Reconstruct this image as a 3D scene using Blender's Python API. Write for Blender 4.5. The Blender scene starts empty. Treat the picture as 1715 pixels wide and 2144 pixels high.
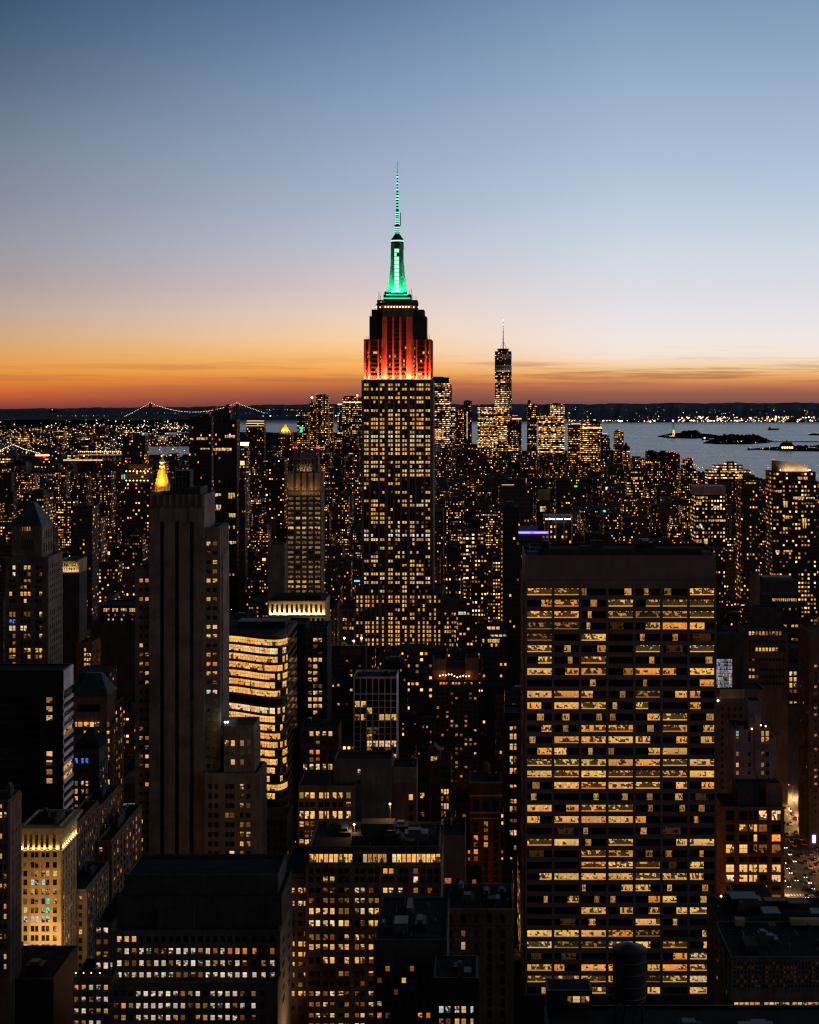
import bpy, bmesh, math, random
import numpy as np
from mathutils import Vector

random.seed(7)
RNG = np.random.default_rng(11)
scn = bpy.context.scene
COL = scn.collection

# ------------------------------------------------------------------ camera
F = 3100.0                 # focal length in photo pixels (photo 1715 wide)
VX, VY = 1000.0, 815.0     # where the avenues vanish / eye level
EYE = 260.0
RE = 2.7e6                 # radius used for the fall of sea level with distance
cam = bpy.data.cameras.new('camera')
cam.sensor_fit = 'HORIZONTAL'
cam.sensor_width = 36.0
cam.lens = 36.0 * F / 1715.0
cam.shift_x = (857.5 - VX) / 1715.0
cam.shift_y = -(1072.0 - VY) / 1715.0
cam.clip_start = 1.0
cam.clip_end = 120000.0
camo = bpy.data.objects.new('camera', cam)
COL.objects.link(camo)
camo.location = (0, 0, EYE)
camo.rotation_euler = (math.pi / 2, 0, 0)
scn.camera = camo
scn.view_settings.view_transform = 'Standard'
scn.view_settings.look = 'None'
scn.view_settings.exposure = 0.0
scn.view_settings.gamma = 1.0
try:
    scn.cycles.use_denoising = True
    scn.cycles.max_bounces = 4
    scn.cycles.diffuse_bounces = 2
    scn.cycles.glossy_bounces = 2
    scn.cycles.sample_clamp_indirect = 2.0
    scn.cycles.caustics_reflective = False
    scn.cycles.filter_width = 1.25
except Exception:
    pass


def lin(c):
    return tuple((v / 255 / 12.92) if v / 255 <= 0.04045 else ((v / 255 + 0.055) / 1.055) ** 2.4 for v in c)


# ------------------------------------------------------------------ node helper
class NT:
    def __init__(s, tree):
        s.t = tree
        s.t.nodes.clear()

    def n(s, typ, **kw):
        nd = s.t.nodes.new(typ)
        for k, v in kw.items():
            setattr(nd, k, v)
        return nd

    def sock(s, nd, key):
        return nd.inputs[key]

    def put(s, nd, key, v):
        if hasattr(v, 'is_linked') or isinstance(v, bpy.types.NodeSocket):
            s.t.links.new(v, nd.inputs[key])
        elif v is not None:
            nd.inputs[key].default_value = v

    def m(s, op, a, b=None, c=None, clamp=False):
        nd = s.n('ShaderNodeMath', operation=op)
        nd.use_clamp = clamp
        s.put(nd, 0, a)
        if b is not None:
            s.put(nd, 1, b)
        if c is not None:
            s.put(nd, 2, c)
        return nd.outputs[0]

    def mix(s, fac, a, b, blend='MIX'):
        nd = s.n('ShaderNodeMix', data_type='RGBA', blend_type=blend)
        s.put(nd, 0, fac)
        s.put(nd, 6, a)
        s.put(nd, 7, b)
        return nd.outputs[2]

    def rng(s, v, a, b, c, d, smooth=False):
        nd = s.n('ShaderNodeMapRange')
        nd.clamp = True
        if smooth:
            nd.interpolation_type = 'SMOOTHSTEP'
        s.put(nd, 0, v)
        for i, x in enumerate((a, b, c, d)):
            nd.inputs[i + 1].default_value = x
        return nd.outputs[0]

    def xyz(s, x, y, z):
        nd = s.n('ShaderNodeCombineXYZ')
        s.put(nd, 0, x)
        s.put(nd, 1, y)
        s.put(nd, 2, z)
        return nd.outputs[0]

    def sep(s, v):
        nd = s.n('ShaderNodeSeparateXYZ')
        s.put(nd, 0, v)
        return nd.outputs

    def ramp(s, fac, stops, interp='LINEAR'):
        nd = s.n('ShaderNodeValToRGB')
        cr = nd.color_ramp
        cr.interpolation = interp
        while len(cr.elements) < len(stops):
            cr.elements.new(0.5)
        for e, (p, c) in zip(cr.elements, sorted(stops)):
            e.position = p
            e.color = (*c, 1)
        s.put(nd, 0, fac)
        return nd.outputs[0]

    def noise(s, vec, scale, detail=3.0, rough=0.55):
        nd = s.n('ShaderNodeTexNoise')
        s.put(nd, 'Vector', vec)
        nd.inputs['Scale'].default_value = scale
        nd.inputs['Detail'].default_value = detail
        nd.inputs['Roughness'].default_value = rough
        return nd.outputs[0]

    def white(s, vec):
        nd = s.n('ShaderNodeTexWhiteNoise', noise_dimensions='3D')
        s.put(nd, 'Vector', vec)
        return nd.outputs[0], nd.outputs[1]


# ------------------------------------------------------------------ sky (dusk, after sunset, glow in the south-west)
world = bpy.data.worlds.new('World')
scn.world = world
world.use_nodes = True
W = NT(world.node_tree)
tc = W.n('ShaderNodeTexCoord')
dx, dy, dz = W.sep(tc.outputs['Generated'])[:3]
hor = W.m('SQRT', W.m('ADD', W.m('MULTIPLY', dx, dx), W.m('ADD', W.m('MULTIPLY', dy, dy), 1e-5)))
tane = W.m('DIVIDE', dz, hor)
az = W.m('ARCTAN2', dx, dy)
PY0, PY1 = 862.0, 0.0


def pos(py):
    return (PY0 - py) / (PY0 - PY1)


tpos = W.rng(tane, (VY - PY0) / F, (VY - PY1) / F, 0, 1)
SKY = {
    'L': [(0, (54, 80, 108)), (100, (70, 94, 122)), (200, (92, 109, 133)), (330, (118, 131, 150)), (430, (134, 140, 156)), (520, (151, 151, 161)),
          (600, (168, 157, 159)), (660, (192, 167, 152)), (710, (208, 168, 126)), (750, (224, 164, 90)), (780, (232, 152, 66)), (800, (224, 132, 54)),
          (820, (206, 104, 50)), (838, (172, 80, 54)), (856, (116, 58, 58))],
    'M': [(0, (94, 122, 156)), (100, (113, 138, 169)), (200, (130, 154, 184)), (330, (152, 169, 195)), (430, (168, 180, 202)), (520, (188, 192, 207)),
          (600, (212, 198, 200)), (660, (234, 208, 190)), (710, (248, 208, 162)), (750, (252, 190, 112)), (780, (242, 162, 78)), (800, (206, 122, 68)),
          (820, (160, 90, 68)), (838, (126, 72, 68)), (852, (104, 62, 66))],
    'R': [(0, (122, 153, 182)), (100, (138, 165, 192)), (200, (154, 176, 204)), (330, (172, 190, 216)), (430, (188, 204, 222)), (520, (206, 215, 226)),
          (600, (220, 221, 228)), (660, (232, 226, 230)), (710, (240, 230, 228)), (745, (246, 228, 216)), (770, (246, 204, 152)), (790, (232, 166, 94)),
          (806, (194, 122, 86)), (822, (154, 96, 80)), (845, (122, 78, 76))],
}
rl, rm, rr = [W.ramp(tpos, [(pos(p), lin(c)) for p, c in SKY[k]]) for k in 'LMR']
c1 = W.mix(W.rng(az, -0.32, -0.085, 0, 1), rl, rm)
c2 = W.mix(W.rng(az, -0.085, 0.10, 0, 1), c1, rr)
# thin stratus low over the horizon, thicker to the west
cv = W.xyz(W.m('MULTIPLY', az, 7.0), W.m('MULTIPLY', tane, 190.0), 3.7)
cn = W.noise(cv, 1.0, 5.0, 0.6)
band = W.m('MULTIPLY', W.rng(tane, -0.006, 0.002, 0, 1, True), W.rng(tane, 0.012, 0.026, 1, 0, True))
camt = W.m('MULTIPLY', W.m('MULTIPLY', W.rng(cn, 0.46, 0.62, 0, 1, True), band), W.rng(az, -0.28, 0.12, 0.25, 0.62))
c3 = W.mix(camt, c2, (*lin((158, 94, 74)), 1))
cw = W.xyz(W.m('MULTIPLY', az, 9.0), W.m('MULTIPLY', tane, 260.0), 9.1)
wn_ = W.noise(cw, 1.0, 4.0, 0.55)
wband = W.m('MULTIPLY', W.rng(tane, 0.012, 0.02, 0, 1, True), W.rng(tane, 0.05, 0.085, 1, 0, True))
wamt = W.m('MULTIPLY', W.m('MULTIPLY', W.rng(wn_, 0.6, 0.75, 0, 1, True), wband), W.rng(az, 0.0, 0.2, 0.0, 0.22))
c4 = W.mix(wamt, c3, (*lin((190, 180, 190)), 1))
# overhead the sky is darker, and the half away from the afterglow much darker
up = W.rng(tane, 0.26, 1.2, 1.0, 0.045, True)
dist = W.m('ARCCOSINE', W.m('ADD', W.m('MULTIPLY', W.m('DIVIDE', dx, hor), math.sin(0.75)), W.m('MULTIPLY', W.m('DIVIDE', dy, hor), math.cos(0.75))))
back = W.rng(dist, 1.12, 2.2, 1.0, 0.03, True)
dim = W.m('MULTIPLY', up, back)
c5 = W.mix(1.0, c4, W.xyz(dim, dim, dim), 'MULTIPLY')
# the pink belt that stands over the horizon opposite the sunset, above the city's own glow
belt = W.m('MULTIPLY', W.m('MULTIPLY', W.rng(dist, 1.3, 2.2, 0.0, 1.0, True), W.rng(tane, 0.1, 0.75, 1.0, 0.0, True)), 1.0)
c5 = W.mix(1.0, c5, W.mix(belt, (0, 0, 0, 1), (0.034, 0.019, 0.014, 1)), 'ADD')
bg = W.n('ShaderNodeBackground')
W.put(bg, 0, c5)
bg.inputs[1].default_value = 1.0
wo = W.n('ShaderNodeOutputWorld')
W.t.links.new(bg.outputs[0], wo.inputs[0])

# the sun is already under the horizon: only a faint, wide afterglow from the west-south-west is left
sun = bpy.data.lights.new('afterglow', 'SUN')
sun.energy = 0.10
sun.angle = math.radians(40)
sun.color = (1.0, 0.6, 0.5)
suno = bpy.data.objects.new('afterglow', sun)
COL.objects.link(suno)
suno.rotation_euler = Vector((-0.86, -0.5, -0.1)).to_track_quat('-Z', 'Y').to_euler()


# ------------------------------------------------------------------ pixel <-> place
def WXp(px, Y):
    return (px - VX) * Y / F


def WZp(py, Y):
    return EYE - (py - VY) * Y / F


def drop(d2):
    return -d2 / (2 * RE)


def gpt(px, py, z=0.0):
    """point of the (curved) ground seen at a pixel"""
    lo, hi = 50.0, 36000.0
    for _ in range(60):
        Y = 0.5 * (lo + hi)
        X = WXp(px, Y)
        yy = VY + F * (EYE - z - drop(X * X + Y * Y)) / Y
        if yy > py:
            lo = Y
        else:
            hi = Y
    X = WXp(px, Y)
    return X, Y, z + drop(X * X + Y * Y)


# ------------------------------------------------------------------ materials
def newmat(name):
    m = bpy.data.materials.new(name)
    m.use_nodes = True
    try:
        m.cycles.emission_sampling = 'NONE'
    except Exception:
        pass
    return m, NT(m.node_tree)


def principled(T, col, rough=0.8, spec=0.3, emit=None, estr=0.0, normal=None, metal=0.0):
    p = T.n('ShaderNodeBsdfPrincipled')
    T.put(p, 'Base Color', col)
    T.put(p, 'Roughness', rough)
    p.inputs['Specular IOR Level'].default_value = spec
    p.inputs['Metallic'].default_value = metal
    if emit is not None:
        T.put(p, 'Emission Color', emit)
        T.put(p, 'Emission Strength', estr)
    if normal is not None:
        T.put(p, 'Normal', normal)
    o = T.n('ShaderNodeOutputMaterial')
    T.t.links.new(p.outputs[0], o.inputs[0])
    return p


def wallmat(name, rgb, rough=0.85, var=0.35, scale=0.12, spec=0.12):
    m, T = newmat(name)
    g = T.n('ShaderNodeNewGeometry')
    n1 = T.noise(g.outputs['Position'], scale, 5.0, 0.6)
    sp = T.sep(g.outputs['Position'])
    n2 = T.noise(T.xyz(T.m('MULTIPLY', sp[0], 0.9), T.m('MULTIPLY', sp[1], 0.9), T.m('MULTIPLY', sp[2], 0.06)), 1.0, 3.0)
    k = T.m('MULTIPLY', T.rng(n1, 0.3, 0.7, 1 - var, 1 + var), T.rng(n2, 0.3, 0.7, 1 - var * 0.6, 1 + var * 0.5))
    c = T.mix(1.0, (*rgb, 1), T.xyz(k, k, k), 'MULTIPLY')
    principled(T, c, rough, spec)
    return m


M = {}
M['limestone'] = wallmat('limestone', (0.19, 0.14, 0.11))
M['brownstone'] = wallmat('brown_brick', (0.17, 0.10, 0.07))
M['redbrick'] = wallmat('red_brick', (0.23, 0.09, 0.05))
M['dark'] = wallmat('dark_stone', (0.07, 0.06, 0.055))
M['black'] = wallmat('black_panel', (0.02, 0.02, 0.022), 0.5)
M['concrete'] = wallmat('grey_concrete', (0.14, 0.115, 0.10))
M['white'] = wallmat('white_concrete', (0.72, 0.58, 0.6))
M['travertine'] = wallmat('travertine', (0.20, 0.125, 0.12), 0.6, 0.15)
M['buff'] = wallmat('buff_terracotta', (0.42, 0.30, 0.16))
M['pink'] = wallmat('pinkish_stone', (0.27, 0.18, 0.19))
M['copper'] = wallmat('green_copper', (0.04, 0.07, 0.065), 0.6)
M['gold'] = wallmat('gilded_tile', (0.75, 0.48, 0.10), 0.45, 0.15)
M['roof'] = wallmat('roof_tar', (0.022, 0.021, 0.022), 1.0, 0.5, 0.3)
M['roofpale'] = wallmat('pale_roof', (0.06, 0.055, 0.05), 0.9, 0.4, 0.3)
M['metal'] = wallmat('grey_metal', (0.08, 0.08, 0.085), 0.45, 0.2, 0.6)
M['steel'] = wallmat('painted_steel', (0.10, 0.115, 0.13), 0.6)
M['land'] = wallmat('dark_ground', (0.018, 0.017, 0.016), 1.0, 0.5, 0.02, 0.0)
M['hill'] = wallmat('hazy_wooded_hill', (0.05, 0.054, 0.085), 1.0, 0.5, 0.004)  # bluish haze of distance is put into the base colour
M['tree'] = wallmat('dark_foliage', (0.03, 0.04, 0.02), 1.0, 0.5, 0.05)
M['asphalt'] = wallmat('asphalt', (0.09, 0.08, 0.072), 0.7, 0.3, 0.2)
M['pave'] = wallmat('pavement', (0.18, 0.16, 0.14), 0.85, 0.3, 0.3)

m, T = newmat('dark_glass')
g = T.n('ShaderNodeNewGeometry')
gn = T.noise(g.outputs['Position'], 0.35, 2.0)
principled(T, (0.012, 0.013, 0.016, 1), T.rng(gn, 0.3, 0.7, 0.08, 0.25), 0.4)
M['glass'] = m


def emis(name, rgb, s, sample=False):
    m, T = newmat(name)
    if sample:
        try:
            m.cycles.emission_sampling = 'AUTO'
        except Exception:
            pass
    e = T.n('ShaderNodeEmission')
    e.inputs[0].default_value = (*rgb, 1)
    e.inputs[1].default_value = s
    o = T.n('ShaderNodeOutputMaterial')
    T.t.links.new(e.outputs[0], o.inputs[0])
    return m


M['e_red'] = emis('red_lamp', (1, 0.05, 0.05), 4.0)
M['e_white'] = emis('white_lamp', (1, 0.86, 0.66), 5.0)
M['e_warm'] = emis('warm_lamp', (1, 0.6, 0.25), 5.0)
M['e_green'] = emis('green_led', (0.04, 1.0, 0.52), 1.1)
M['e_mint'] = emis('mint_led', (0.42, 1.0, 0.74), 1.3)
M['e_blue'] = emis('blue_neon', (0.12, 0.08, 1.0), 3.0)
M['e_lav'] = emis('lavender_neon', (0.7, 0.6, 1.0), 3.0)
M['palepink'] = wallmat('pale_pink_panel', (0.62, 0.44, 0.44))
M['e_violet'] = emis('violet_neon', (0.42, 0.32, 1.0), 2.0)
M['e_cyan'] = emis('cyan_neon', (0.12, 0.6, 1.0), 1.6)
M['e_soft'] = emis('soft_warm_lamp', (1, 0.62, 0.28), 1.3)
M['e_head'] = emis('headlight', (1, 0.9, 0.72), 9.0)
M['e_tail'] = emis('taillight', (1, 0.06, 0.03), 4.0)

# lit windows: attribute wc = colour, wp = (random id, panes across, strength)
m, T = newmat('lit_window')
aw = T.n('ShaderNodeAttribute', attribute_name='wc')
ap = T.n('ShaderNodeAttribute', attribute_name='wp')
uv = T.n('ShaderNodeUVMap')
us = T.sep(uv.outputs[0])
ps = T.sep(ap.outputs['Vector'])
wid = T.m('MULTIPLY', ps[0], 731.0)
nu = T.m('MULTIPLY', ps[1], 100.0)
ux = T.m('MULTIPLY', us[0], nu)
blk = T.xyz(T.m('FLOOR', T.m('ADD', T.m('MULTIPLY', ux, 1.5), T.m('MULTIPLY', us[1], 0.9))), T.m('FLOOR', T.m('MULTIPLY', us[1], 3.0)), wid)
bv, bc = T.white(blk)
pan = T.white(T.xyz(T.m('FLOOR', ux), 7.0, wid))
pans = T.sep(pan[1])
ns = T.noise(T.xyz(T.m('MULTIPLY', ux, 1.7), T.m('MULTIPLY', us[1], 3.2), wid), 1.0, 3.0, 0.6)
# furniture, people and screens stand dark against the bright room, mostly in the lower half
thr = T.m('ADD', T.rng(us[1], 0.1, 0.95, 0.56, 0.2), T.m('ADD', ap.outputs['Alpha'], T.rng(pans[0], 0.0, 1.0, -0.26, 0.2)))
dark = T.m('LESS_THAN', T.m('ADD', T.m('MULTIPLY', bv, 0.55), T.m('MULTIPLY', ns, 0.62)), T.m('ADD', thr, 0.12))
soft = T.rng(ns, 0.3, 0.7, 0.4, 1.25)
inner = T.m('MULTIPLY', soft, T.m('SUBTRACT', 1.0, T.m('MULTIPLY', dark, 0.93)))
big = T.m('GREATER_THAN', nu, 4.5)
sillm = T.m('MULTIPLY', big, T.m('LESS_THAN', us[1], 0.13))
lampm = T.m('MULTIPLY', T.m('MULTIPLY', big, T.m('GREATER_THAN', us[1], 0.9)), T.m('GREATER_THAN', T.m('FRACT', T.m('MULTIPLY', ux, 0.66)), 0.82))
inner = T.m('MAXIMUM', inner, T.m('MULTIPLY', sillm, 0.8))
inner = T.m('MAXIMUM', inner, T.m('MULTIPLY', lampm, 1.3))
# a drawn blind evens a pane out
blind = T.m('MULTIPLY', T.m('GREATER_THAN', pans[1], 0.76), T.m('LESS_THAN', ap.outputs['Alpha'], 0.2))
inner = T.m('ADD', T.m('MULTIPLY', inner, T.m('SUBTRACT', 1.0, blind)), T.m('MULTIPLY', blind, T.rng(us[1], 0.0, 1.0, 0.62, 0.95)))
# sash bar and pane joints
fx = T.m('FRACT', ux)
joint = T.m('GREATER_THAN', T.m('ABSOLUTE', T.m('SUBTRACT', fx, 0.5)), 0.46)
sash = T.m('MULTIPLY', T.m('LESS_THAN', T.m('ABSOLUTE', T.m('SUBTRACT', us[1], 0.52)), 0.03), T.m('LESS_THAN', nu, 3.0))
kk = T.m('MULTIPLY', inner, T.m('SUBTRACT', 1.0, T.m('MULTIPLY', T.m('MAXIMUM', joint, sash), T.rng(nu, 2.0, 5.0, 0.75, 0.3))))
st = T.m('MULTIPLY', kk, T.m('MULTIPLY', ps[2], 10.0))
e = T.n('ShaderNodeEmission')
T.put(e, 0, aw.outputs['Color'])
T.put(e, 1, st)
o = T.n('ShaderNodeOutputMaterial')
T.t.links.new(e.outputs[0], o.inputs[0])
M['win'] = m

m, T = newmat('sky_glass')
principled(T, (0.5, 0.53, 0.6, 1), 0.3, 0.5, metal=0.8)
M['skyglass'] = m
# city facade seen from afar: cb = (random, share lit, cell size, tone)
m, T = newmat('city_facade')
cb = T.n('ShaderNodeAttribute', attribute_name='cb')
cs = T.sep(cb.outputs['Vector'])
ct = cb.outputs['Alpha']
uv = T.n('ShaderNodeUVMap')
us = T.sep(uv.outputs[0])
sc = T.m('MULTIPLY', cs[2], 10.0)
wid = T.m('MULTIPLY', cs[0], 917.0)
cxs = T.m('DIVIDE', us[0], T.m('MULTIPLY', sc, 2.6))
cys = T.m('DIVIDE', us[1], T.m('MULTIPLY', sc, 3.5))
ix, iy = T.m('FLOOR', cxs), T.m('FLOOR', cys)
fx, fy = T.m('FRACT', cxs), T.m('FRACT', cys)
wv, wc = T.white(T.xyz(ix, iy, wid))
wcs = T.sep(wc)
fv, fc = T.white(T.xyz(iy, 3.0, T.m('ADD', wid, 5.0)))
colv, colc = T.white(T.xyz(ix, 11.0, T.m('ADD', wid, 9.0)))
litp = T.m('MULTIPLY', T.m('MULTIPLY', T.m('MULTIPLY', cs[1], 1.2), T.rng(fv, 0.0, 1.0, 0.25, 1.75)), T.rng(colv, 0.0, 1.0, 0.5, 1.5))
on = T.m('LESS_THAN', wv, litp)
wwid = T.m('MAXIMUM', T.rng(cs[0], 0.0, 1.0, 0.15, 0.3), T.rng(cs[1], 0.34, 0.62, 0.2, 0.5))
mx = T.m('LESS_THAN', T.m('ABSOLUTE', T.m('SUBTRACT', fx, 0.5)), wwid)
my = T.m('LESS_THAN', T.m('ABSOLUTE', T.m('SUBTRACT', fy, 0.5)), 0.215)
msk = T.m('MULTIPLY', mx, my)
ecol = T.ramp(wcs[0], [(0.0, (1, 0.3, 0.05)), (0.28, (1, 0.46, 0.11)), (0.58, (1, 0.6, 0.22)), (0.8, (1, 0.78, 0.48)), (0.92, (1, 0.92, 0.8)), (0.97, (0.75, 0.9, 1)), (1.0, (0.6, 1, 0.8))])
est = T.m('ADD', 0.2, T.m('MULTIPLY', T.m('POWER', wcs[1], 2.6), 3.4))
est = T.m('MULTIPLY', T.m('MULTIPLY', est, on), msk)
tone = T.ramp(ct, [(0, (0.025, 0.023, 0.022)), (0.45, (0.06, 0.05, 0.045)), (0.75, (0.11, 0.075, 0.06)), (1, (0.2, 0.17, 0.15))])
bcol = T.mix(msk, tone, (0.012, 0.013, 0.016, 1))
principled(T, bcol, T.rng(msk, 0, 1, 0.85, 0.2), 0.3, ecol, est)
M['city'] = m

# harbour water
m, T = newmat('harbour_water')
g = T.n('ShaderNodeNewGeometry')
sp = T.sep(g.outputs['Position'])
wv_ = T.xyz(T.m('MULTIPLY', sp[0], 0.011), T.m('MULTIPLY', sp[1], 0.02), 0.0)
n1 = T.noise(wv_, 1.0, 6.0, 0.7)
n2 = T.noise(T.xyz(T.m('MULTIPLY', sp[0], 0.0007), T.m('MULTIPLY', sp[1], 0.0034), 0.0), 1.0, 5.0, 0.65)
bp = T.n('ShaderNodeBump')
bp.inputs['Distance'].default_value = 30.0
T.put(bp, 'Strength', T.rng(n2, 0.42, 0.6, 0.12, 1.0, True))
T.put(bp, 'Height', n1)
principled(T, (0.012, 0.02, 0.03, 1), T.m('MAXIMUM', T.rng(n2, 0.35, 0.65, 0.34, 0.2), T.rng(sp[1], 11500.0, 15500.0, 0.2, 0.85)), 0.95, normal=bp.outputs[0])
T.put([n_ for n_ in T.t.nodes if n_.type == 'BSDF_PRINCIPLED'][0], 'Specular IOR Level', T.rng(sp[1], 11500.0, 15500.0, 0.95, 0.06))
M['water'] = m


# ------------------------------------------------------------------ mesh builder
class MB:
    def __init__(s):
        s.v, s.f, s.mi, s.uv, s.att = [], [], [], [], []
        s.mats = []

    def mat(s, k):
        if k not in s.mats:
            s.mats.append(k)
        return s.mats.index(k)

    def face(s, pts, mat, uv=None, att=None):
        b = len(s.v)
        s.v.extend(pts)
        s.f.append(tuple(range(b, b + len(pts))))
        s.mi.append(s.mat(mat))
        s.uv.append(uv or [(0, 0)] * len(pts))
        s.att.append(att)

    def box(s, x0, x1, y0, y1, z0, z1, mat, top=None, att=None, bottom=False):
        """closed box as 6 faces sharing 8 corners"""
        b = len(s.v)
        s.v.extend([(x0, y0, z0), (x1, y0, z0), (x1, y1, z0), (x0, y1, z0), (x0, y0, z1), (x1, y0, z1), (x1, y1, z1), (x0, y1, z1)])
        for idx, (ua, ub) in (((0, 1, 5, 4), (x0, x1)), ((1, 2, 6, 5), (y0, y1)), ((2, 3, 7, 6), (-x1, -x0)), ((3, 0, 4, 7), (-y1, -y0))):
            s.f.append(tuple(b + i for i in idx))
            s.mi.append(s.mat(mat))
            s.uv.append([(ua, z0), (ub, z0), (ub, z1), (ua, z1)])
            s.att.append(att)
        for idx in ((4, 5, 6, 7), (3, 2, 1, 0)):
            s.f.append(tuple(b + i for i in idx))
            s.mi.append(s.mat(top or mat))
            s.uv.append([(0, 0)] * 4)
            s.att.append(att)

    def frustum(s, cx, cy, z0, z1, a0, b0, a1, b1, mat, att=None):
        """tapered box: half sizes a,b at bottom and top"""
        b = len(s.v)
        s.v.extend([(cx - a0, cy - b0, z0), (cx + a0, cy - b0, z0), (cx + a0, cy + b0, z0), (cx - a0, cy + b0, z0),
                    (cx - a1, cy - b1, z1), (cx + a1, cy - b1, z1), (cx + a1, cy + b1, z1), (cx - a1, cy + b1, z1)])
        for idx in ((0, 1, 5, 4), (1, 2, 6, 5), (2, 3, 7, 6), (3, 0, 4, 7), (4, 5, 6, 7), (3, 2, 1, 0)):
            s.f.append(tuple(b + i for i in idx))
            s.mi.append(s.mat(mat))
            s.uv.append([(0, z0), (a0 * 2, z0), (a0 * 2, z1), (0, z1)])
            s.att.append(att)

    def lathe(s, cx, cy, prof, n, mat, rot=0.0):
        b = len(s.v)
        for r, z in prof:
            for i in range(n):
                a = rot + 2 * math.pi * i / n
                s.v.append((cx + r * math.cos(a), cy + r * math.sin(a), z))
        for j in range(len(prof) - 1):
            for i in range(n):
                k = (i + 1) % n
                s.f.append((b + j * n + i, b + j * n + k, b + (j + 1) * n + k, b + (j + 1) * n + i))
                s.mi.append(s.mat(mat))
                s.uv.append([(0, 0)] * 4)
                s.att.append(None)
        for j, fl in ((0, True), (len(prof) - 1, False)):
            if prof[j][0] > 1e-4:
                ids = [b + j * n + i for i in range(n)]
                s.f.append(tuple(ids[::-1] if fl else ids))
                s.mi.append(s.mat(mat))
                s.uv.append([(0, 0)] * n)
                s.att.append(None)

    def tube(s, p, q, r, mat, n=6):
        p, q = Vector(p), Vector(q)
        d = (q - p).normalized()
        u = d.orthogonal().normalized()
        w = d.cross(u)
        b = len(s.v)
        for c in (p, q):
            for i in range(n):
                a = 2 * math.pi * i / n
                s.v.append(tuple(c + r * (math.cos(a) * u + math.sin(a) * w)))
        for i in range(n):
            k = (i + 1) % n
            s.f.append((b + i, b + k, b + n + k, b + n + i))
            s.mi.append(s.mat(mat))
            s.uv.append([(0, 0)] * 4)
            s.att.append(None)
        for ids in ([b + n - 1 - i for i in range(n)], [b + n + i for i in range(n)]):
            s.f.append(tuple(ids))
            s.mi.append(s.mat(mat))
            s.uv.append([(0, 0)] * n)
            s.att.append(None)

    def octa(s, c, r, mat):
        x, y, z = c
        b = len(s.v)
        s.v.extend([(x - r, y, z), (x + r, y, z), (x, y - r, z), (x, y + r, z), (x, y, z - r), (x, y, z + r)])
        for t in ((0, 2, 5), (2, 1, 5), (1, 3, 5), (3, 0, 5), (2, 0, 4), (1, 2, 4), (3, 1, 4), (0, 3, 4)):
            s.f.append(tuple(b + i for i in t))
            s.mi.append(s.mat(mat))
            s.uv.append([(0, 0)] * 3)
            s.att.append(None)

    def build(s, name, parent=None, off=(0, 0, 0), attname=None):
        me = bpy.data.meshes.new(name)
        if off != (0, 0, 0):
            ox, oy, oz = off
            vs = [(x - ox, y - oy, z - oz) for x, y, z in s.v]
        else:
            vs = s.v
        me.from_pydata(vs, [], s.f)
        for k in s.mats:
            me.materials.append(M[k])
        me.polygons.foreach_set('material_index', s.mi)
        ul = me.uv_layers.new(name='UVMap')
        ul.data.foreach_set('uv', [c for f in s.uv for t in f for c in t])
        if attname:
            at = me.attributes.new(attname, 'FLOAT_COLOR', 'FACE')
            at.data.foreach_set('color', [c for a in s.att for c in (a or (0, 0, 0.1, 0))])
        me.update()
        ob = bpy.data.objects.new(name, me)
        COL.objects.link(ob)
        if parent is not None:
            ob.parent = parent
        return ob


def tag(o, label=None, cat=None, group=None, kind=None):
    if label:
        o['label'] = label
    if cat:
        o['category'] = cat
    if group:
        o['group'] = group
    if kind:
        o['kind'] = kind
    return o


def empty(name, loc, label, cat, group=None):
    o = bpy.data.objects.new(name, None)
    COL.objects.link(o)
    o.location = loc
    return tag(o, label, cat, group)


def area_light(name, loc, direction, sx, sy, energy, rgb, parent=None, off=(0, 0, 0), spread=180):
    l = bpy.data.lights.new(name, 'AREA')
    l.shape = 'RECTANGLE'
    l.size, l.size_y = sx, sy
    l.energy = energy
    l.color = rgb
    l.spread = math.radians(spread)
    o = bpy.data.objects.new(name, l)
    COL.objects.link(o)
    o.location = tuple(a - b for a, b in zip(loc, off))
    o.rotation_euler = Vector(direction).to_track_quat('-Z', 'Y').to_euler()
    if parent is not None:
        o.parent = parent
    return o


def spot_light(name, loc, energy, rgb, parent, off, ang=125):
    l = bpy.data.lights.new(name, 'SPOT')
    l.energy = energy
    l.color = rgb
    l.spot_size = math.radians(ang)
    l.spot_blend = 0.6
    l.shadow_soft_size = 0.25
    o = bpy.data.objects.new(name, l)
    COL.objects.link(o)
    o.location = tuple(a - b for a, b in zip(loc, off))
    o.parent = parent
    return o


def point_light(name, loc, energy, rgb, r=0.3, parent=None, off=(0, 0, 0)):
    l = bpy.data.lights.new(name, 'POINT')
    l.energy = energy
    l.color = rgb
    l.shadow_soft_size = r
    o = bpy.data.objects.new(name, l)
    COL.objects.link(o)
    o.location = tuple(a - b for a, b in zip(loc, off))
    if parent is not None:
        o.parent = parent
    return o


# ------------------------------------------------------------------ windows
KIND = {'a': (1.0, 0.40, 0.07), 'w': (1.0, 0.51, 0.13), 'p': (1.0, 0.67, 0.32), 'q': (1.0, 0.8, 0.56), 'c': (0.84, 0.92, 1.0), 'o': (1.0, 0.30, 0.06),
        'b': (0.08, 0.22, 1.0), 'g': (0.2, 1.0, 0.6), 'v': (0.75, 0.7, 1.0), 'r': (1.0, 0.12, 0.06)}


def pick(mix='aawwwpp', lo=0.45, hi=1.35):
    k = random.choice(mix)
    r = random.random()
    return k, lo + (hi - lo) * r


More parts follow.
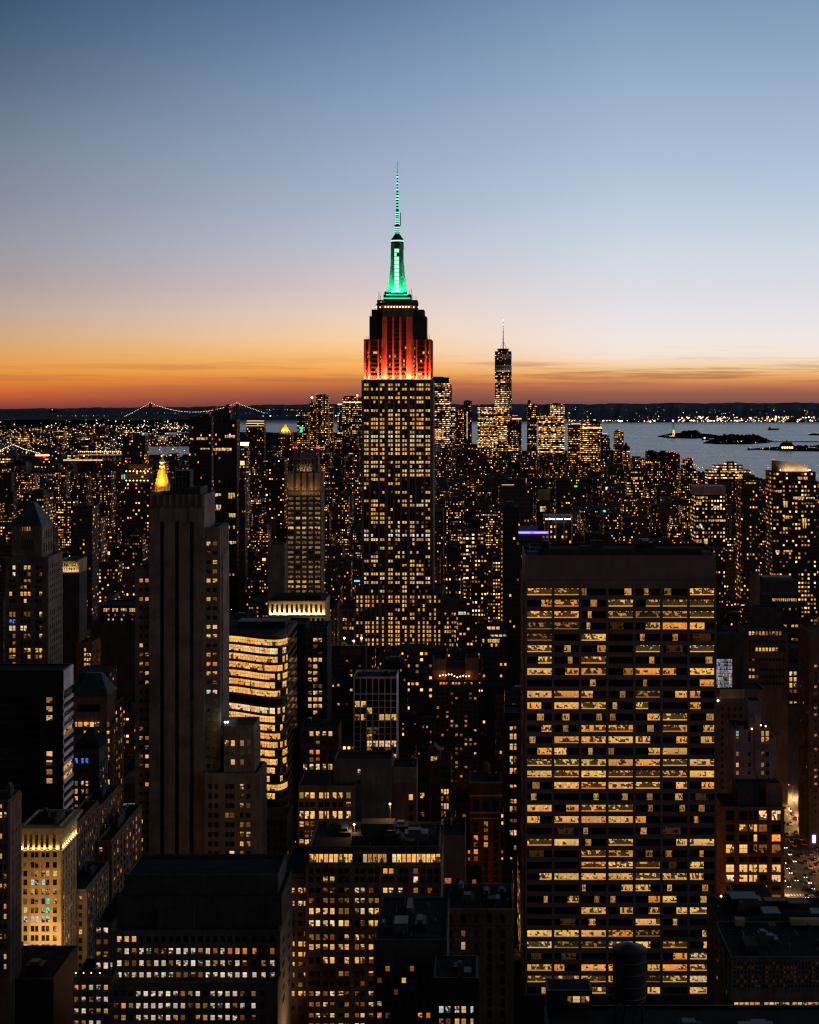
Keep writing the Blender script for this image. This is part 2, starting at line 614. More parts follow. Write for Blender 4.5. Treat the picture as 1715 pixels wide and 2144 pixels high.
def win_face(mb, q, kind, st, panes, dens=0.0):
    col = KIND[kind]
    j = random.uniform(0.88, 1.12)
    col = (min(1, col[0]), min(1, col[1] * j), min(1, col[2] * j * random.uniform(0.85, 1.15)))
    mb.face(q, 'win', [(0, 0), (1, 0), (1, 1), (0, 1)], None)
    mb.wc.append((*col, 1))
    mb.wp.append((random.random(), panes / 100.0, st / 10.0, dens))


class WB(MB):
    def __init__(s):
        super().__init__()
        s.wc, s.wp = [], []

    def build(s, name, parent, off):
        ob = super().build(name, parent, off)
        for nm, data in (('wc', s.wc), ('wp', s.wp)):
            at = ob.data.attributes.new(nm, 'FLOAT_COLOR', 'FACE')
            at.data.foreach_set('color', [c for a in data for c in a])
        return ob


MAXW = 100


def emit_windows(root, off, wins, cap=MAXW):
    """wins: (quad, kind, strength, panes). The largest become parts, the rest of more than a hundred one mass."""
    def size(w):
        q = w[0]
        return abs((Vector(q[1]) - Vector(q[0])).length * (Vector(q[3]) - Vector(q[0])).length) * (1 if w[4] else 0.2)
    wins = sorted(wins, key=lambda w: -size(w) - random.random() * 0.01)
    for w in wins[:cap]:
        mb = WB()
        win_face(mb, *w[:4], w[5] if len(w) > 5 else 0.0)
        mb.build('window', root, off)
    if len(wins) > cap:
        mb = WB()
        for w in wins[cap:]:
            win_face(mb, *w[:4], w[5] if len(w) > 5 else 0.0)
        o = mb.build('window', root, off)
        o['kind'] = 'stuff'


# ------------------------------------------------------------------ building with modelled facades
REG = []     # footprints: X0, X1, Y0, Y1, px0, px1, ptop, visible bottom, name


def cols(x0, pitch, n, w):
    return [(x0 + pitch * i, x0 + pitch * i + w) for i in range(n)]


class Bld:
    def __init__(s, label, px, Y, base=0.0, name='office_tower', cat='building', group=None, wall='limestone', vb=None):
        s.wall, s.Y = wall, Y
        x = WXp(px, Y)
        s.off = (x, Y, base)
        s.root = empty(name, s.off, label, cat, group)
        s.w = MB()      # masonry
        s.g = MB()      # dark glazing
        s.r = MB()      # roof surface
        s.wins = []
        s.vb = vb
        s.spw = None
        s.parts = []

    def vol(s, px0, px1, top, dY=0.0, depth=25.0, z0=0.0, wall=None, parapet=0.9, roof='roof', reg=True):
        Y0 = s.Y + dY
        x0, x1, z1 = WXp(px0, Y0), WXp(px1, Y0), WZp(top, Y0)
        wl = wall or s.wall
        s.w.box(x0, x1, Y0, Y0 + depth, z0, z1 - parapet, wl)
        if parapet > 0:
            t = 0.45
            zp = z1 - parapet
            s.w.box(x0, x1, Y0, Y0 + t, zp, z1, wl)
            s.w.box(x0, x1, Y0 + depth - t, Y0 + depth, zp, z1, wl)
            s.w.box(x0, x0 + t, Y0 + t, Y0 + depth - t, zp, z1, wl)
            s.w.box(x1 - t, x1, Y0 + t, Y0 + depth - t, zp, z1, wl)
            s.r.face([(x0 + t, Y0 + t, zp + 0.03), (x1 - t, Y0 + t, zp + 0.03), (x1 - t, Y0 + depth - t, zp + 0.03), (x0 + t, Y0 + depth - t, zp + 0.03)], roof)
        if reg:
            REG.append((x0, x1, Y0, Y0 + depth, px0, px1, top, s.vb))
        s.last = (x0, x1, Y0, Y0 + depth, z0, z1)
        return s.last

    def _facade(s, O, U, N, cs, rs, ulo, uhi, zlo, zhi, lit, relief, wall, real, panes, spand=True):
        """O origin (x,y), U along the wall, N outward; cs, rs in metres along U and z"""
        def P(u, z, d):
            return (O[0] + U[0] * u + N[0] * d, O[1] + U[1] * u + N[1] * d, z)

        def slab(u0, u1, z0, z1, d, wl=None):
            if u1 - u0 < 0.02 or z1 - z0 < 0.02:
                return
            a, b = P(u0, z0, -0.05), P(u1, z1, d)
            s.w.box(min(a[0], b[0]), max(a[0], b[0]), min(a[1], b[1]), max(a[1], b[1]), z0, z1, wl or wall)
        flip = (U[0] * N[1] - U[1] * N[0]) > 0

        def quad(u0, u1, z0, z1, d):
            q = [P(u0, z0, d), P(u1, z0, d), P(u1, z1, d), P(u0, z1, d)]
            return [q[1], q[0], q[3], q[2]] if flip else q
        s.g.face(quad(ulo, uhi, zlo, zhi, 0.03), 'glass')
        edges = [ulo] + [e for c in cs for e in c] + [uhi]
        for i in range(0, len(edges), 2):
            slab(edges[i], edges[i + 1], zlo - 0.01, zhi + 0.01, relief)
        if spand:
            zs = [zlo] + [e for r in rs for e in r] + [zhi]
            for i in range(0, len(zs), 2):
                slab(ulo + 0.02, uhi - 0.02, zs[i], zs[i + 1], relief - 0.07, s.spw)
        nr = len(rs)
        for ri, r in enumerate(rs):
            for ci, c in enumerate(cs):
                got = lit(nr - 1 - ri, ci)
                if not got:
                    continue
                kind, st = got[:2]
                u0, u1, z0, z1 = c[0] + 0.03, c[1] - 0.03, r[0] + 0.03, r[1] - 0.03
                if len(got) > 2 and got[2]:
                    f0, f1 = got[2]
                    u0, u1 = u0 + (u1 - u0) * f0, u0 + (u1 - u0) * f1
                np_ = panes or max(1, round((u1 - u0) / 1.5))
                s.wins.append((quad(u0, u1, z0, z1, 0.07), kind, st, np_, real, got[3] if len(got) > 3 else 0.0))

    def front(s, px0, px1, py0, py1, cs, rs, lit, dY=0.0, relief=0.35, wall=None, real=True, panes=None, spand=True):
        """windows on the face turned to the camera; everything in photo pixels at that distance"""
        Y0 = s.Y + dY
        sc = Y0 / F
        x0 = WXp(px0, Y0)
        C = [((a - px0) * sc, (b - px0) * sc) for a, b in cs]
        R = sorted((WZp(b, Y0), WZp(a, Y0)) for a, b in rs)
        s._facade((x0, Y0), (1, 0), (0, -1), C, R, 0.0, (px1 - px0) * sc, WZp(py1, Y0), WZp(py0, Y0), lit, relief, wall or s.wall, real, panes, spand)

    def side(s, ncol, frac, py0, py1, rs, lit, which='R', relief=0.35, wall=None, vol=None, dY=0.0, margin=1.5, panes=None, spand=True):
        x0, x1, Y0, Y1, _, _ = vol or s.last
        R = sorted((WZp(b, s.Y + dY), WZp(a, s.Y + dY)) for a, b in rs)
        L = Y1 - Y0
        p = (L - 2 * margin) / ncol
        C = [(margin + p * i + p * (1 - frac) / 2, margin + p * (i + 1) - p * (1 - frac) / 2) for i in range(ncol)]
        xx = x1 if which == 'R' else x0
        s._facade((xx, Y0), (0, 1), ((1, 0) if which == 'R' else (-1, 0)), C, R, 0.0, L, WZp(py1, s.Y + dY), WZp(py0, s.Y + dY), lit, relief, wall or s.wall, False, panes, spand)

    def clutter(s, n=3, vol=None, tank=False):
        """plant rooms, ducts and a water tank on the roof"""
        x0, x1, Y0, Y1, _, z1 = vol or s.last
        zb = z1 - 0.85
        W_, D_ = x1 - x0, Y1 - Y0
        for i in range(n):
            w, d, h = min(9, random.uniform(0.05, 0.2) * W_), random.uniform(0.12, 0.3) * D_, random.uniform(0.9, 3.4)
            cx, cy = random.uniform(x0 + w, x1 - w), random.uniform(Y0 + d, Y1 - d)
            mb = MB()
            mb.box(cx - w / 2, cx + w / 2, cy - d / 2, cy + d / 2, zb, zb + h, random.choice(['metal', 'dark', 'black', 'roofpale']))
            if random.random() < 0.6:
                mb.box(cx - w / 3, cx + w / 5, cy - d / 3, cy + d / 4, zb + h, zb + h + 0.9, 'metal')
            mb.build(random.choice(['plant_room', 'cooling_unit']), s.root, s.off)
        if tank:
            cx, cy = random.uniform(x0 + 5, x1 - 5), Y0 + D_ * 0.5
            mb = MB()
            for ax, ay in ((-1, -1), (1, -1), (1, 1), (-1, 1)):
                mb.tube((cx + ax * 1.2, cy + ay * 1.2, zb), (cx + ax * 1.2, cy + ay * 1.2, zb + 3.5), 0.14, 'steel', 5)
            mb.lathe(cx, cy, [(2.0, zb + 3.4), (2.0, zb + 7.0), (0.05, zb + 8.4)], 14, 'brownstone')
            mb.build('water_tank', s.root, s.off)

    def rooftop(s, vol=None, n=5):
        """pipes, rails and vents that crowd an old roof"""
        x0, x1, Y0, Y1, _, z1 = vol or s.last
        z = z1 - 0.8
        for i in range(n):
            mb = MB()
            xa, ya = random.uniform(x0 + 1, x1 - 1), random.uniform(Y0 + 1, Y1 - 1)
            xb = min(x1 - .6, max(x0 + .6, xa + random.uniform(-9, 9)))
            h = random.uniform(.3, .7)
            mb.tube((xa, ya, z + h), (xb, ya, z + h), .13, 'metal', 6)
            mb.tube((xb, ya, z + h), (xb, ya, z - .1), .13, 'metal', 6)
            mb.tube((xa, ya, z + h), (xa, min(Y1 - .5, ya + random.uniform(2, 6)), z + h), .12, 'metal', 6)
            mb.build('pipe', s.root, s.off)
        for i in range(n):
            mb = MB()
            xa, ya, r = random.uniform(x0 + 1, x1 - 1), random.uniform(Y0 + 1, Y1 - 1), random.uniform(.25, .6)
            mb.lathe(xa, ya, [(r * .6, z - .1), (r * .6, z + r * 2), (r, z + r * 2.1), (r, z + r * 2.6), (r * .2, z + r * 3)], 10, 'metal')
            mb.build('vent', s.root, s.off)
        mb = MB()
        yb = Y1 - .7
        for zz in (.55, 1.05):
            mb.tube((x0 + .5, yb, z + zz), (x1 - .5, yb, z + zz), .05, 'steel', 5)
        k = max(3, int((x1 - x0) / 2.2))
        for i in range(k + 1):
            x = x0 + .5 + (x1 - x0 - 1) * i / k
            mb.tube((x, yb, z - .05), (x, yb, z + 1.08), .05, 'steel', 5)
        mb.build('railing', s.root, s.off)

    def part(s, mb, name, attname=None):
        return mb.build(name, s.root, s.off, attname)

    def redlamp(s, *pts, r=0.8, mat='e_red'):
        for p in pts:
            mb = MB()
            mb.octa(p, r, mat)
            mb.build('warning_lamp', s.root, s.off)

    def done(s, cap=MAXW):
        roof = s.r.build('roof', s.root, s.off) if s.r.f else None
        if s.w.f:
            s.w.build('wall', s.root, s.off)
        if s.g.f:
            s.g.build('glazing', s.root, s.off)
        under = {'light_ring': 'antenna', 'side_antenna': 'antenna', 'mast_window': 'mast_shaft', 'lamp_head': 'lamp_post', 'plant_room': 'roof', 'cooling_unit': 'roof', 'water_tank': 'roof', 'roof_lamp': 'roof', 'duct': 'roof', 'vent_stack': 'roof', 'pipe': 'roof', 'vent': 'roof', 'railing': 'roof', 'cooling_fan': 'roof', 'floodlight_lamp': 'cornice'}
        by = {}
        for ch in s.root.children:
            by.setdefault(ch.name.split('.')[0], ch)
        for ch in list(s.root.children):
            p = by.get(under.get(ch.name.split('.')[0], ''))
            if p is not None and p != ch:
                ch.parent = p
        emit_windows(s.root, s.off, s.wins, cap)
        return s.root


def P_(prob, mix='aawwwpp', lo=0.4, hi=1.3):
    """lit at random with one chance everywhere, or one per row"""
    def f(r, c):
        p = prob if isinstance(prob, (int, float)) else prob[min(r, len(prob) - 1)]
        if random.random() < p:
            return pick(mix, lo, hi)
        if random.random() < 0.1:
            return pick('aao', 0.06, 0.2)
    return f


def S_(rows, mix='wwwpa', lo=0.7, hi=1.3, pale=False):
    """rows of characters: . dark, # lit, d dim, or a colour letter"""
    def f(r, c):
        if r >= len(rows) or c >= len(rows[r]):
            return None
        ch = rows[r][c]
        if ch in '. ':
            return None
        if ch == '#':
            return pick(mix, lo, hi)
        if ch == 'd':
            return pick('aawo', 0.12, 0.4)
        if pale and ch == 'p':
            ch = 'q'
        return ch, random.uniform(lo, hi)
    return f
# ================================================================== the floodlit art-deco skyscraper in the middle
def rows(y0, pitch, n, h):
    return [(y0 + pitch * i, y0 + pitch * i + h) for i in range(n)]


def rowlit(probs, mixes=None, lo=0.5, hi=1.25, sizes=(2, 3, 2, 2, 2, 2, 2, 3, 2)):
    gid = [i for i, n_ in enumerate(sizes) for _ in range(n_)]
    state = {}

    def f(r, c):
        p = probs[r] if r < len(probs) else 0.1
        k_ = (r, gid[c] if c < len(gid) else c)
        if k_ not in state:
            state[k_] = random.random() < p
        if random.random() < (0.93 if state[k_] else 0.06):
            return (*pick((mixes or {}).get(r, 'awwwp'), lo, hi), None, -0.35)
        if random.random() < 0.12:
            return pick('aao', 0.06, 0.25)
    return f


def spire_tower():
    Y = 1300.0
    b = Bld('tall stepped limestone skyscraper with red floodlit shoulders and a green glowing mast', 831, Y, name='skyscraper', cat='skyscraper', vb=1362)
    b.spw = 'black'
    body = b.vol(757, 905.5, 796, depth=57)
    g = [(762.5, 2), (777, 3), (795.7, 2), (813.2, 2), (828, 2), (842.6, 2), (858.6, 2), (872.3, 3), (891.2, 2)]
    cs = [(x + i * 5.1, x + i * 5.1 + 4.1) for x, n in g for i in range(n)]
    n = 49
    rs = rows(803.1, 9.0, n, 5.3)
    pr = [.85, .85, .06, .97, .3, .04, .72, .4, .8, .88, .85, .8, .95, .97, .95, .95, .92, .03, .93, .6, .5, .8, .35, .35, .4, .12, .06, .75, .4, .1, .4, .55, .6, .2, .4, .85, .85, .2, .2, .15, .4, .3, .1, .1, .9, .92, .9, .3, .1]
    b.front(757, 905.5, 797, 1243, cs, rs, rowlit(pr, {12: 'ppc', 13: 'pw', 35: 'cv', 36: 'pw', 20: 'pp', 44: 'pw', 45: 'pw'}), relief=0.5, panes=1)
    b.side(8, 0.35, 797, 1243, rs, P_(0.12), relief=0.5, panes=1)
    # lower wings
    wing = b.vol(743, 926, 1243, dY=-9, depth=66)
    g2 = [746.5, 755, 765, 770, 779, 788.3, 800, 813.2, 818.3, 828, 833, 842.6, 847.7, 858.6, 863.7, 875.3, 885.3, 893.5, 899, 909, 918]
    b.front(743, 926, 1244, 1450, [(x, x + 3.8) for x in g2], rows(1247, 9.0, 22, 5.8), rowlit([.9, .9, .4, .5, .5, .75, .6, .9, .9, .92, .9, .8, .7] + [.5] * 10), dY=-9, relief=0.5, panes=1)
    b.side(8, 0.35, 1244, 1450, rows(1247, 9.0, 22, 5.4), P_(0.3), relief=0.5, dY=-9, panes=1)
    w3 = b.vol(710, 744, 1275, dY=-12, depth=50)
    b.front(710, 744, 1280, 1450, [(718, 721.5), (722.5, 726), (732, 735.5), (736.5, 740)], rows(1294, 9.2, 16, 5.5), P_([.6, 0, .9, .1, 0, .1] + [.3] * 12), dY=-12, panes=1)
    w4 = b.vol(926, 961, 1264, dY=-10, depth=50)
    b.front(926, 961, 1280, 1450, cols(931, 5, 6, 3.4), rows(1283, 9.2, 16, 5.4), P_([.3, .4, .7, .8, .8, .2, .4, .6] + [.3] * 10), dY=-10, panes=1)
    # red tier: two shoulders and the taller centre, on the setback
    zl = WZp(795, Y)
    for a, c in ((762, 800), (864.5, 902)):
        b.vol(a, c, 710, dY=4, depth=44, z0=zl - 2)
    hc = 645
    b.vol(800.5, 864, hc, dY=5.5, depth=40, z0=zl - 2)
    tier_rows = rows(718, 9.0, 9, 4.6)
    def bays(prob):
        def f(r, c):
            if random.random() < prob[min(r, len(prob) - 1)]:
                a = random.choice((0.04, 0.37, 0.7))
                return random.choice('wwpp'), random.uniform(.6, 1.2), (a, a + random.choice((.27, .27, .6)) if a < .4 else a + .27), -.3
        return f
    pl = bays([.06, .3, .25, .7, .45, .4, .3, .3, .4])
    b.front(762, 800, 711, 795, [(766.6, 771.4), (775.4, 791), (794, 798.6)], tier_rows, pl, dY=4, relief=1.3, panes=1)
    b.front(864.5, 902, 711, 795, [(866.4, 871), (874, 889.6), (893, 897.6)], tier_rows, pl, dY=4, relief=1.3, panes=1)
    b.front(800.5, 864, 663, 795, [(810.6, 821.6), (825.4, 836), (840.4, 851)], rows(672, 9.0, 14, 4.6),
            bays([0, .04, .06, .1, .15, .2, .2, .35, .5, .5, .2, .35, .6, .7]), dY=5.5, relief=0.9, panes=1)
    b.side(4, 0.35, 711, 795, tier_rows, P_(.05), vol=(WXp(864.5, Y + 4), WXp(902, Y + 4), Y + 4, Y + 48, 0, 0), dY=4, relief=0.8)
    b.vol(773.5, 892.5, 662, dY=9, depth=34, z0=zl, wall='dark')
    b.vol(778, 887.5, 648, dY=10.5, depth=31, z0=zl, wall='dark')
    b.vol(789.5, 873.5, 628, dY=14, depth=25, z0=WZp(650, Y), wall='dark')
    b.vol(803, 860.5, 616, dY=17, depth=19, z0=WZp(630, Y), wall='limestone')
    # a few rooms lit behind the dark upper tier
    b.front(789.5, 873.5, 630, 637, [(796, 800), (802, 806)], [(631.5, 634)], S_(['#d']), dY=14, relief=0.3)
    # mast shaft: four winged corners round a round core
    Ym = Y + 30.0
    cx = WXp(832, Ym)
    zm = lambda py: WZp(py, Ym)
    k = Ym / F
    mb = MB()
    zs = [(616, 21.5), (606, 20), (596, 18.2), (582, 16.4), (565, 14.4), (545, 13.6), (524, 13.3), (509, 13.2)]
    for (p0, h0), (p1, h1) in zip(zs[:-1], zs[1:]):
        mb.frustum(cx, Ym, zm(p0), zm(p1), h0 * k, h0 * k * 0.55, h1 * k * 0.985, h1 * k * 0.55, 'limestone')
        mb.frustum(cx, Ym, zm(p0), zm(p1), h0 * k * 0.55, h0 * k, h1 * k * 0.55, h1 * k * 0.985, 'limestone')
    mb.box(cx - 5.3 * k, cx + 5.3 * k, Ym - 22.5 * k, Ym + 22.5 * k, zm(616), zm(518), 'limestone')
    b.part(mb, 'mast_shaft')
    mb = MB()
    mb.lathe(cx, Ym, [(13.4 * k, zm(509)), (13.4 * k, zm(502)), (12.0 * k, zm(501.5)), (12.0 * k, zm(499.5)), (9.8 * k, zm(497)), (6.5 * k, zm(492)), (5.4 * k, zm(491))], 24, 'dark')
    b.part(mb, 'dome')
    mb = MB()
    mb.lathe(cx, Ym, [(13.7 * k, zm(506.3)), (13.7 * k, zm(503.6))], 24, 'e_mint')
    b.part(mb, 'light_ring')
    for i in range(11):     # glazed strip of the mast, lit from within
        mb = MB()
        y0 = 523 + i * 8.25
        if i == 1:
            mb.box(cx - 4.7 * k, cx - 0.5 * k, Ym - 23.0 * k, Ym - 22.4 * k, zm(y0 + 7.3), zm(y0), 'e_mint')
        else:
            mb.box(cx - 4.7 * k, cx + 4.7 * k, Ym - 23.0 * k, Ym - 22.4 * k, zm(y0 + 7.3), zm(y0), 'e_mint')
        b.part(mb, 'mast_window')
    for sx in (-1, 1):
        mb = MB()
        x = cx + sx * 13.55 * k
        mb.box(x - 0.35 * k, x + 0.35 * k, Ym - 5 * k, Ym + 5 * k, zm(563), zm(524), 'e_green')
        b.part(mb, 'light_strip')
    mb = MB()     # two lit rails of the mast base
    mb.box(WXp(808, Y + 17), WXp(853, Y + 17), Y + 16.2, Y + 16.6, WZp(618.3, Y + 17), WZp(616.6, Y + 17), 'e_green')
    b.part(mb, 'light_strip')
    mb = MB()
    mb.box(WXp(804, Y + 17), WXp(859, Y + 17), Y + 15.8, Y + 16.2, WZp(625.6, Y + 17), WZp(623.4, Y + 17), 'e_green')
    b.part(mb, 'light_strip')
    # antenna
    mb = MB()
    mb.lathe(cx, Ym, [(5.2 * k, zm(491)), (5.2 * k, zm(473)), (7.2 * k, zm(472.6)), (7.2 * k, zm(471.6)), (3.4 * k, zm(471)), (3.4 * k, zm(441)), (2.7 * k, zm(440)), (2.7 * k, zm(403)), (4.2 * k, zm(402.6)), (4.2 * k, zm(401.8)),
                      (1.7 * k, zm(401)), (1.5 * k, zm(362)), (0.5 * k, zm(360)), (0.32 * k, zm(338))], 10, 'steel')
    b.part(mb, 'antenna')
    for r, a, c, st in ((5.5, 489, 473.5, 3.9), (3.8, 469, 443, 4.6), (3.1, 437, 405, 6.2), (1.95, 398.5, 362, 6.6)):
        y = a
        while y > c:
            mb = MB()
            mb.lathe(cx, Ym, [(r * k, zm(y)), (r * k, zm(y - st * 0.46))], 10, 'e_mint' if random.random() < 0.7 else 'e_green')
            b.part(mb, 'light_ring')
            y -= st
    mb = MB()
    mb.tube((cx + 6.6 * k, Ym, zm(472)), (cx + 6.6 * k, Ym, zm(445)), 0.9 * k, 'steel')
    b.part(mb, 'side_antenna')
    b.redlamp((cx - 4 * k, Ym - 2, zm(401)), r=0.5)
    # dish and thin whips round the upper ledges
    mb = MB()
    mb.lathe(WXp(807.5, Y + 15), Y + 15.5, [(0.1, WZp(613.5, Y)), (1.5, WZp(611.5, Y)), (1.5, WZp(609.5, Y)), (0.1, WZp(607.5, Y))], 12, 'dark')
    mb.tube((WXp(807.5, Y + 15), Y + 15.5, WZp(617.5, Y)), (WXp(807.5, Y + 15), Y + 15.5, WZp(613, Y)), 0.3, 'dark')
    b.part(mb, 'dish_antenna')
    for px, p0, p1, dy in ((793, 629, 610, 15), (795.5, 629, 612, 15), (797, 629, 619, 16), (861.5, 617, 604, 18), (858, 617, 608, 18), (864, 629, 617, 16), (871, 629, 619, 16), (876, 642, 634, 12), (786, 650, 638, 12), (812, 617, 608, 18),
                           (767, 711, 703, 6), (771, 711, 705, 6), (892, 711, 702, 6), (896, 711, 704, 6), (899, 711, 700, 6), (889, 664, 655, 12), (776, 664, 657, 12)):
        mb = MB()
        mb.tube((WXp(px, Y + dy), Y + dy, WZp(p0, Y + dy)), (WXp(px, Y + dy), Y + dy, WZp(p1, Y + dy)), 0.16, 'dark', 5)
        b.part(mb, 'whip_antenna')
    # terrace lamps under the observatory
    for i in range(9):
        px = 807 + i * 6.1
        mb = MB()
        mb.octa((WXp(px, Y + 11), Y + 11.2, WZp(642.5, Y + 11)), 0.75, 'e_warm')
        b.part(mb, 'terrace_lamp')
    for px in (787.5, 796, 866.5, 876):
        mb = MB()
        mb.octa((WXp(px, Y + 11), Y + 11.2, WZp(643, Y + 11)), 0.6, 'e_warm')
        b.part(mb, 'terrace_lamp')
    area_light('terrace_light', (WXp(831, Y), Y + 11.6, WZp(647, Y) + 0.4), (0, 0.55, 1), 26, 0.5, 4200, (1, 0.16, 0.03), b.root, b.off)
    mb = MB()
    mb.box(WXp(787.5, Y + 11), WXp(875.5, Y + 11), Y + 10.8, Y + 14.05, WZp(638.6, Y + 11), WZp(636, Y + 11), 'black')
    b.part(mb, 'ledge')  # overhang added to block the terrace light from the wall above
    # red floodlights on the setback, aimed up the piers
    red = (1.0, 0.075, 0.024)
    for a, c, dy, e in ((763, 799, 4, 1.0), (865.5, 901, 4, 1.0), (802, 862, 5.5, 1.7)):
        wid = WXp(c, Y) - WXp(a, Y)
        ctr = WXp((a + c) / 2, Y)
        area_light('floodlight', (ctr, Y + dy - 2.6, zl + 0.6), (0, 0.42, 1), wid, 0.8, 46000 * e, red, b.root, b.off, 150)
        area_light('floodlight', (ctr, Y + dy - 3.0, zl + 0.6), (0, 0.12, 1), wid, 0.8, 12000 * e, red, b.root, b.off, 50)
    xs = WXp(902, Y + 4)
    area_light('floodlight', (xs + 2.2, Y + 26, zl + 0.6), (-0.4, 0, 1), 0.8, 40, 9000, red, b.root, b.off, 150)
    # green floodlights round the mast foot
    grn = (0.015, 1.0, 0.42)
    zb = WZp(615, Y + 17)
    for sx in (-1, 1):
        area_light('floodlight', (cx + sx * 13 * k, Y + 18.0, zb + 0.5), (-sx * 0.1, 0.45, 1), 8.0, 1.0, 12000, grn, b.root, b.off, 120)
        area_light('floodlight', (cx + sx * 24 * k, Ym, zb + 0.5), (-sx * 0.4, 0, 1), 1.0, 10, 6500, grn, b.root, b.off, 120)
    b.done()


spire_tower()


# ================================================================== the big office slab with the ribbon of bays
def slab_tower():
    Y = 630.0
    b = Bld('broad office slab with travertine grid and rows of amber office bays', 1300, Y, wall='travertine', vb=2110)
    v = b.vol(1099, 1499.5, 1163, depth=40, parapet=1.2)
    b.vol(1110, 1490, 1148, dY=9, depth=22, wall='dark')
    G = ['PPmmmmP', 'RPmPRPP', 'PPmPHPP', 'HHm.RFL', 'H.P.mm.', 'Pmr.P.P', 'RmP.m.m', 'FRFrFLF', '..m.m.R', 'FFLmHRL', 'LFPmL.L', 'mmmmRPm', 'RmFPmPR', 'mFFFLRR', 'RLmmRF.', 'PPFFFPF',
         'FPFPPPF', 'mFPFPRR', 'm.mmmm.', 'FRPPmmm', 'LFFFL.m', '..m.m..', 'PFmP.RF', '..PPmmm', '..PPP.L', 'RFFFPPL', '..mRLmm', 'mRmmRLm', '..FRRRF', '..m.Fm.P', 'FFFFH.R', 'WHHWLPR', '.....RW', 'FLFFRFF',
         'PPPLHPW', 'm.P.R.F', 'LPmRmPm', 'L.....m']

    def lit(r, c):
        row = G[r] if r < len(G) else '.......'
        ch = row[c] if c < len(row) else '.'
        k = random.choice('wwwawa')
        h = random.uniform
        if ch == '.':
            return None if random.random() < 0.8 else ('a', 0.05, (h(0, .4), h(.5, 1)))
        if ch == 'F':
            return k, h(0.65, 1.0), None, h(-.1, .15)
        if ch == 'W':
            return 'p', h(0.6, 0.9), None, h(0.1, .3)
        if ch == 'P':
            return k, h(0.6, 1.1), None, h(.2, .42)
        if ch == 'H':
            return 'w', h(0.2, 0.4), None, .3
        if ch == 'L':
            return k, h(0.7, 1.1), (0, h(.4, .62)), h(0, .25)
        if ch == 'R':
            return k, h(0.7, 1.1), (h(.4, .6), 1), h(0, .25)
        if ch == 'r':
            return 'a', h(0.3, 0.6), (h(.6, .75), 1)
        if ch == 'm':
            a = h(0, .7)
            return k, h(0.25, 0.7), (a, a + h(.15, .3))
    cs = cols(1104, 56.7, 7, 51)
    rs = rows(1231.5, 23.83, 38, 14.5)
    b.front(1099, 1499.5, 1215, 2144, cs, rs, lit, relief=0.9, panes=6)
    # a thin dark joint under the blind top storeys
    mb = MB()
    mb.box(WXp(1101, Y), WXp(1497, Y), Y - 0.06, Y + 0.02, WZp(1219, Y), WZp(1214.8, Y), 'black')
    b.part(mb, 'louvre_band')
    mb = MB()
    for i in range(8):
        x = WXp(1101.2 + 56.7 * i, Y)
        mb.box(x - 0.25, x + 0.25, Y - 0.35, Y + 0.02, WZp(1214.7, Y), WZp(1164, Y), 'travertine')
    for i in range(8):
        mb2 = MB()
    b.side(6, 0.6, 1215, 2144, rs, P_(0.3), which='L', vol=v, relief=0.6)
    b.last = (v[0] + 4, v[1] - 4, Y + 10, Y + 30, 0, WZp(1148, Y + 9))
    b.clutter(4)
    for px, w in ((1115, 22), (1478, 18)):
        mb = MB()
        x = WXp(px, Y + 4)
        mb.box(x - w / 2 * 0.2, x + w / 2 * 0.2, Y + 3, Y + 6, v[5] - 1.15, v[5] + 1.4, 'steel')
        b.part(mb, 'cooling_unit')
    mb = MB()
    mb.lathe(WXp(1143, Y + 14), Y + 14, [(2.2, v[5]), (2.2, v[5] + 3.5), (1.2, v[5] + 5)], 14, 'black')
    b.part(mb, 'vent_stack')
    b.done()


slab_tower()


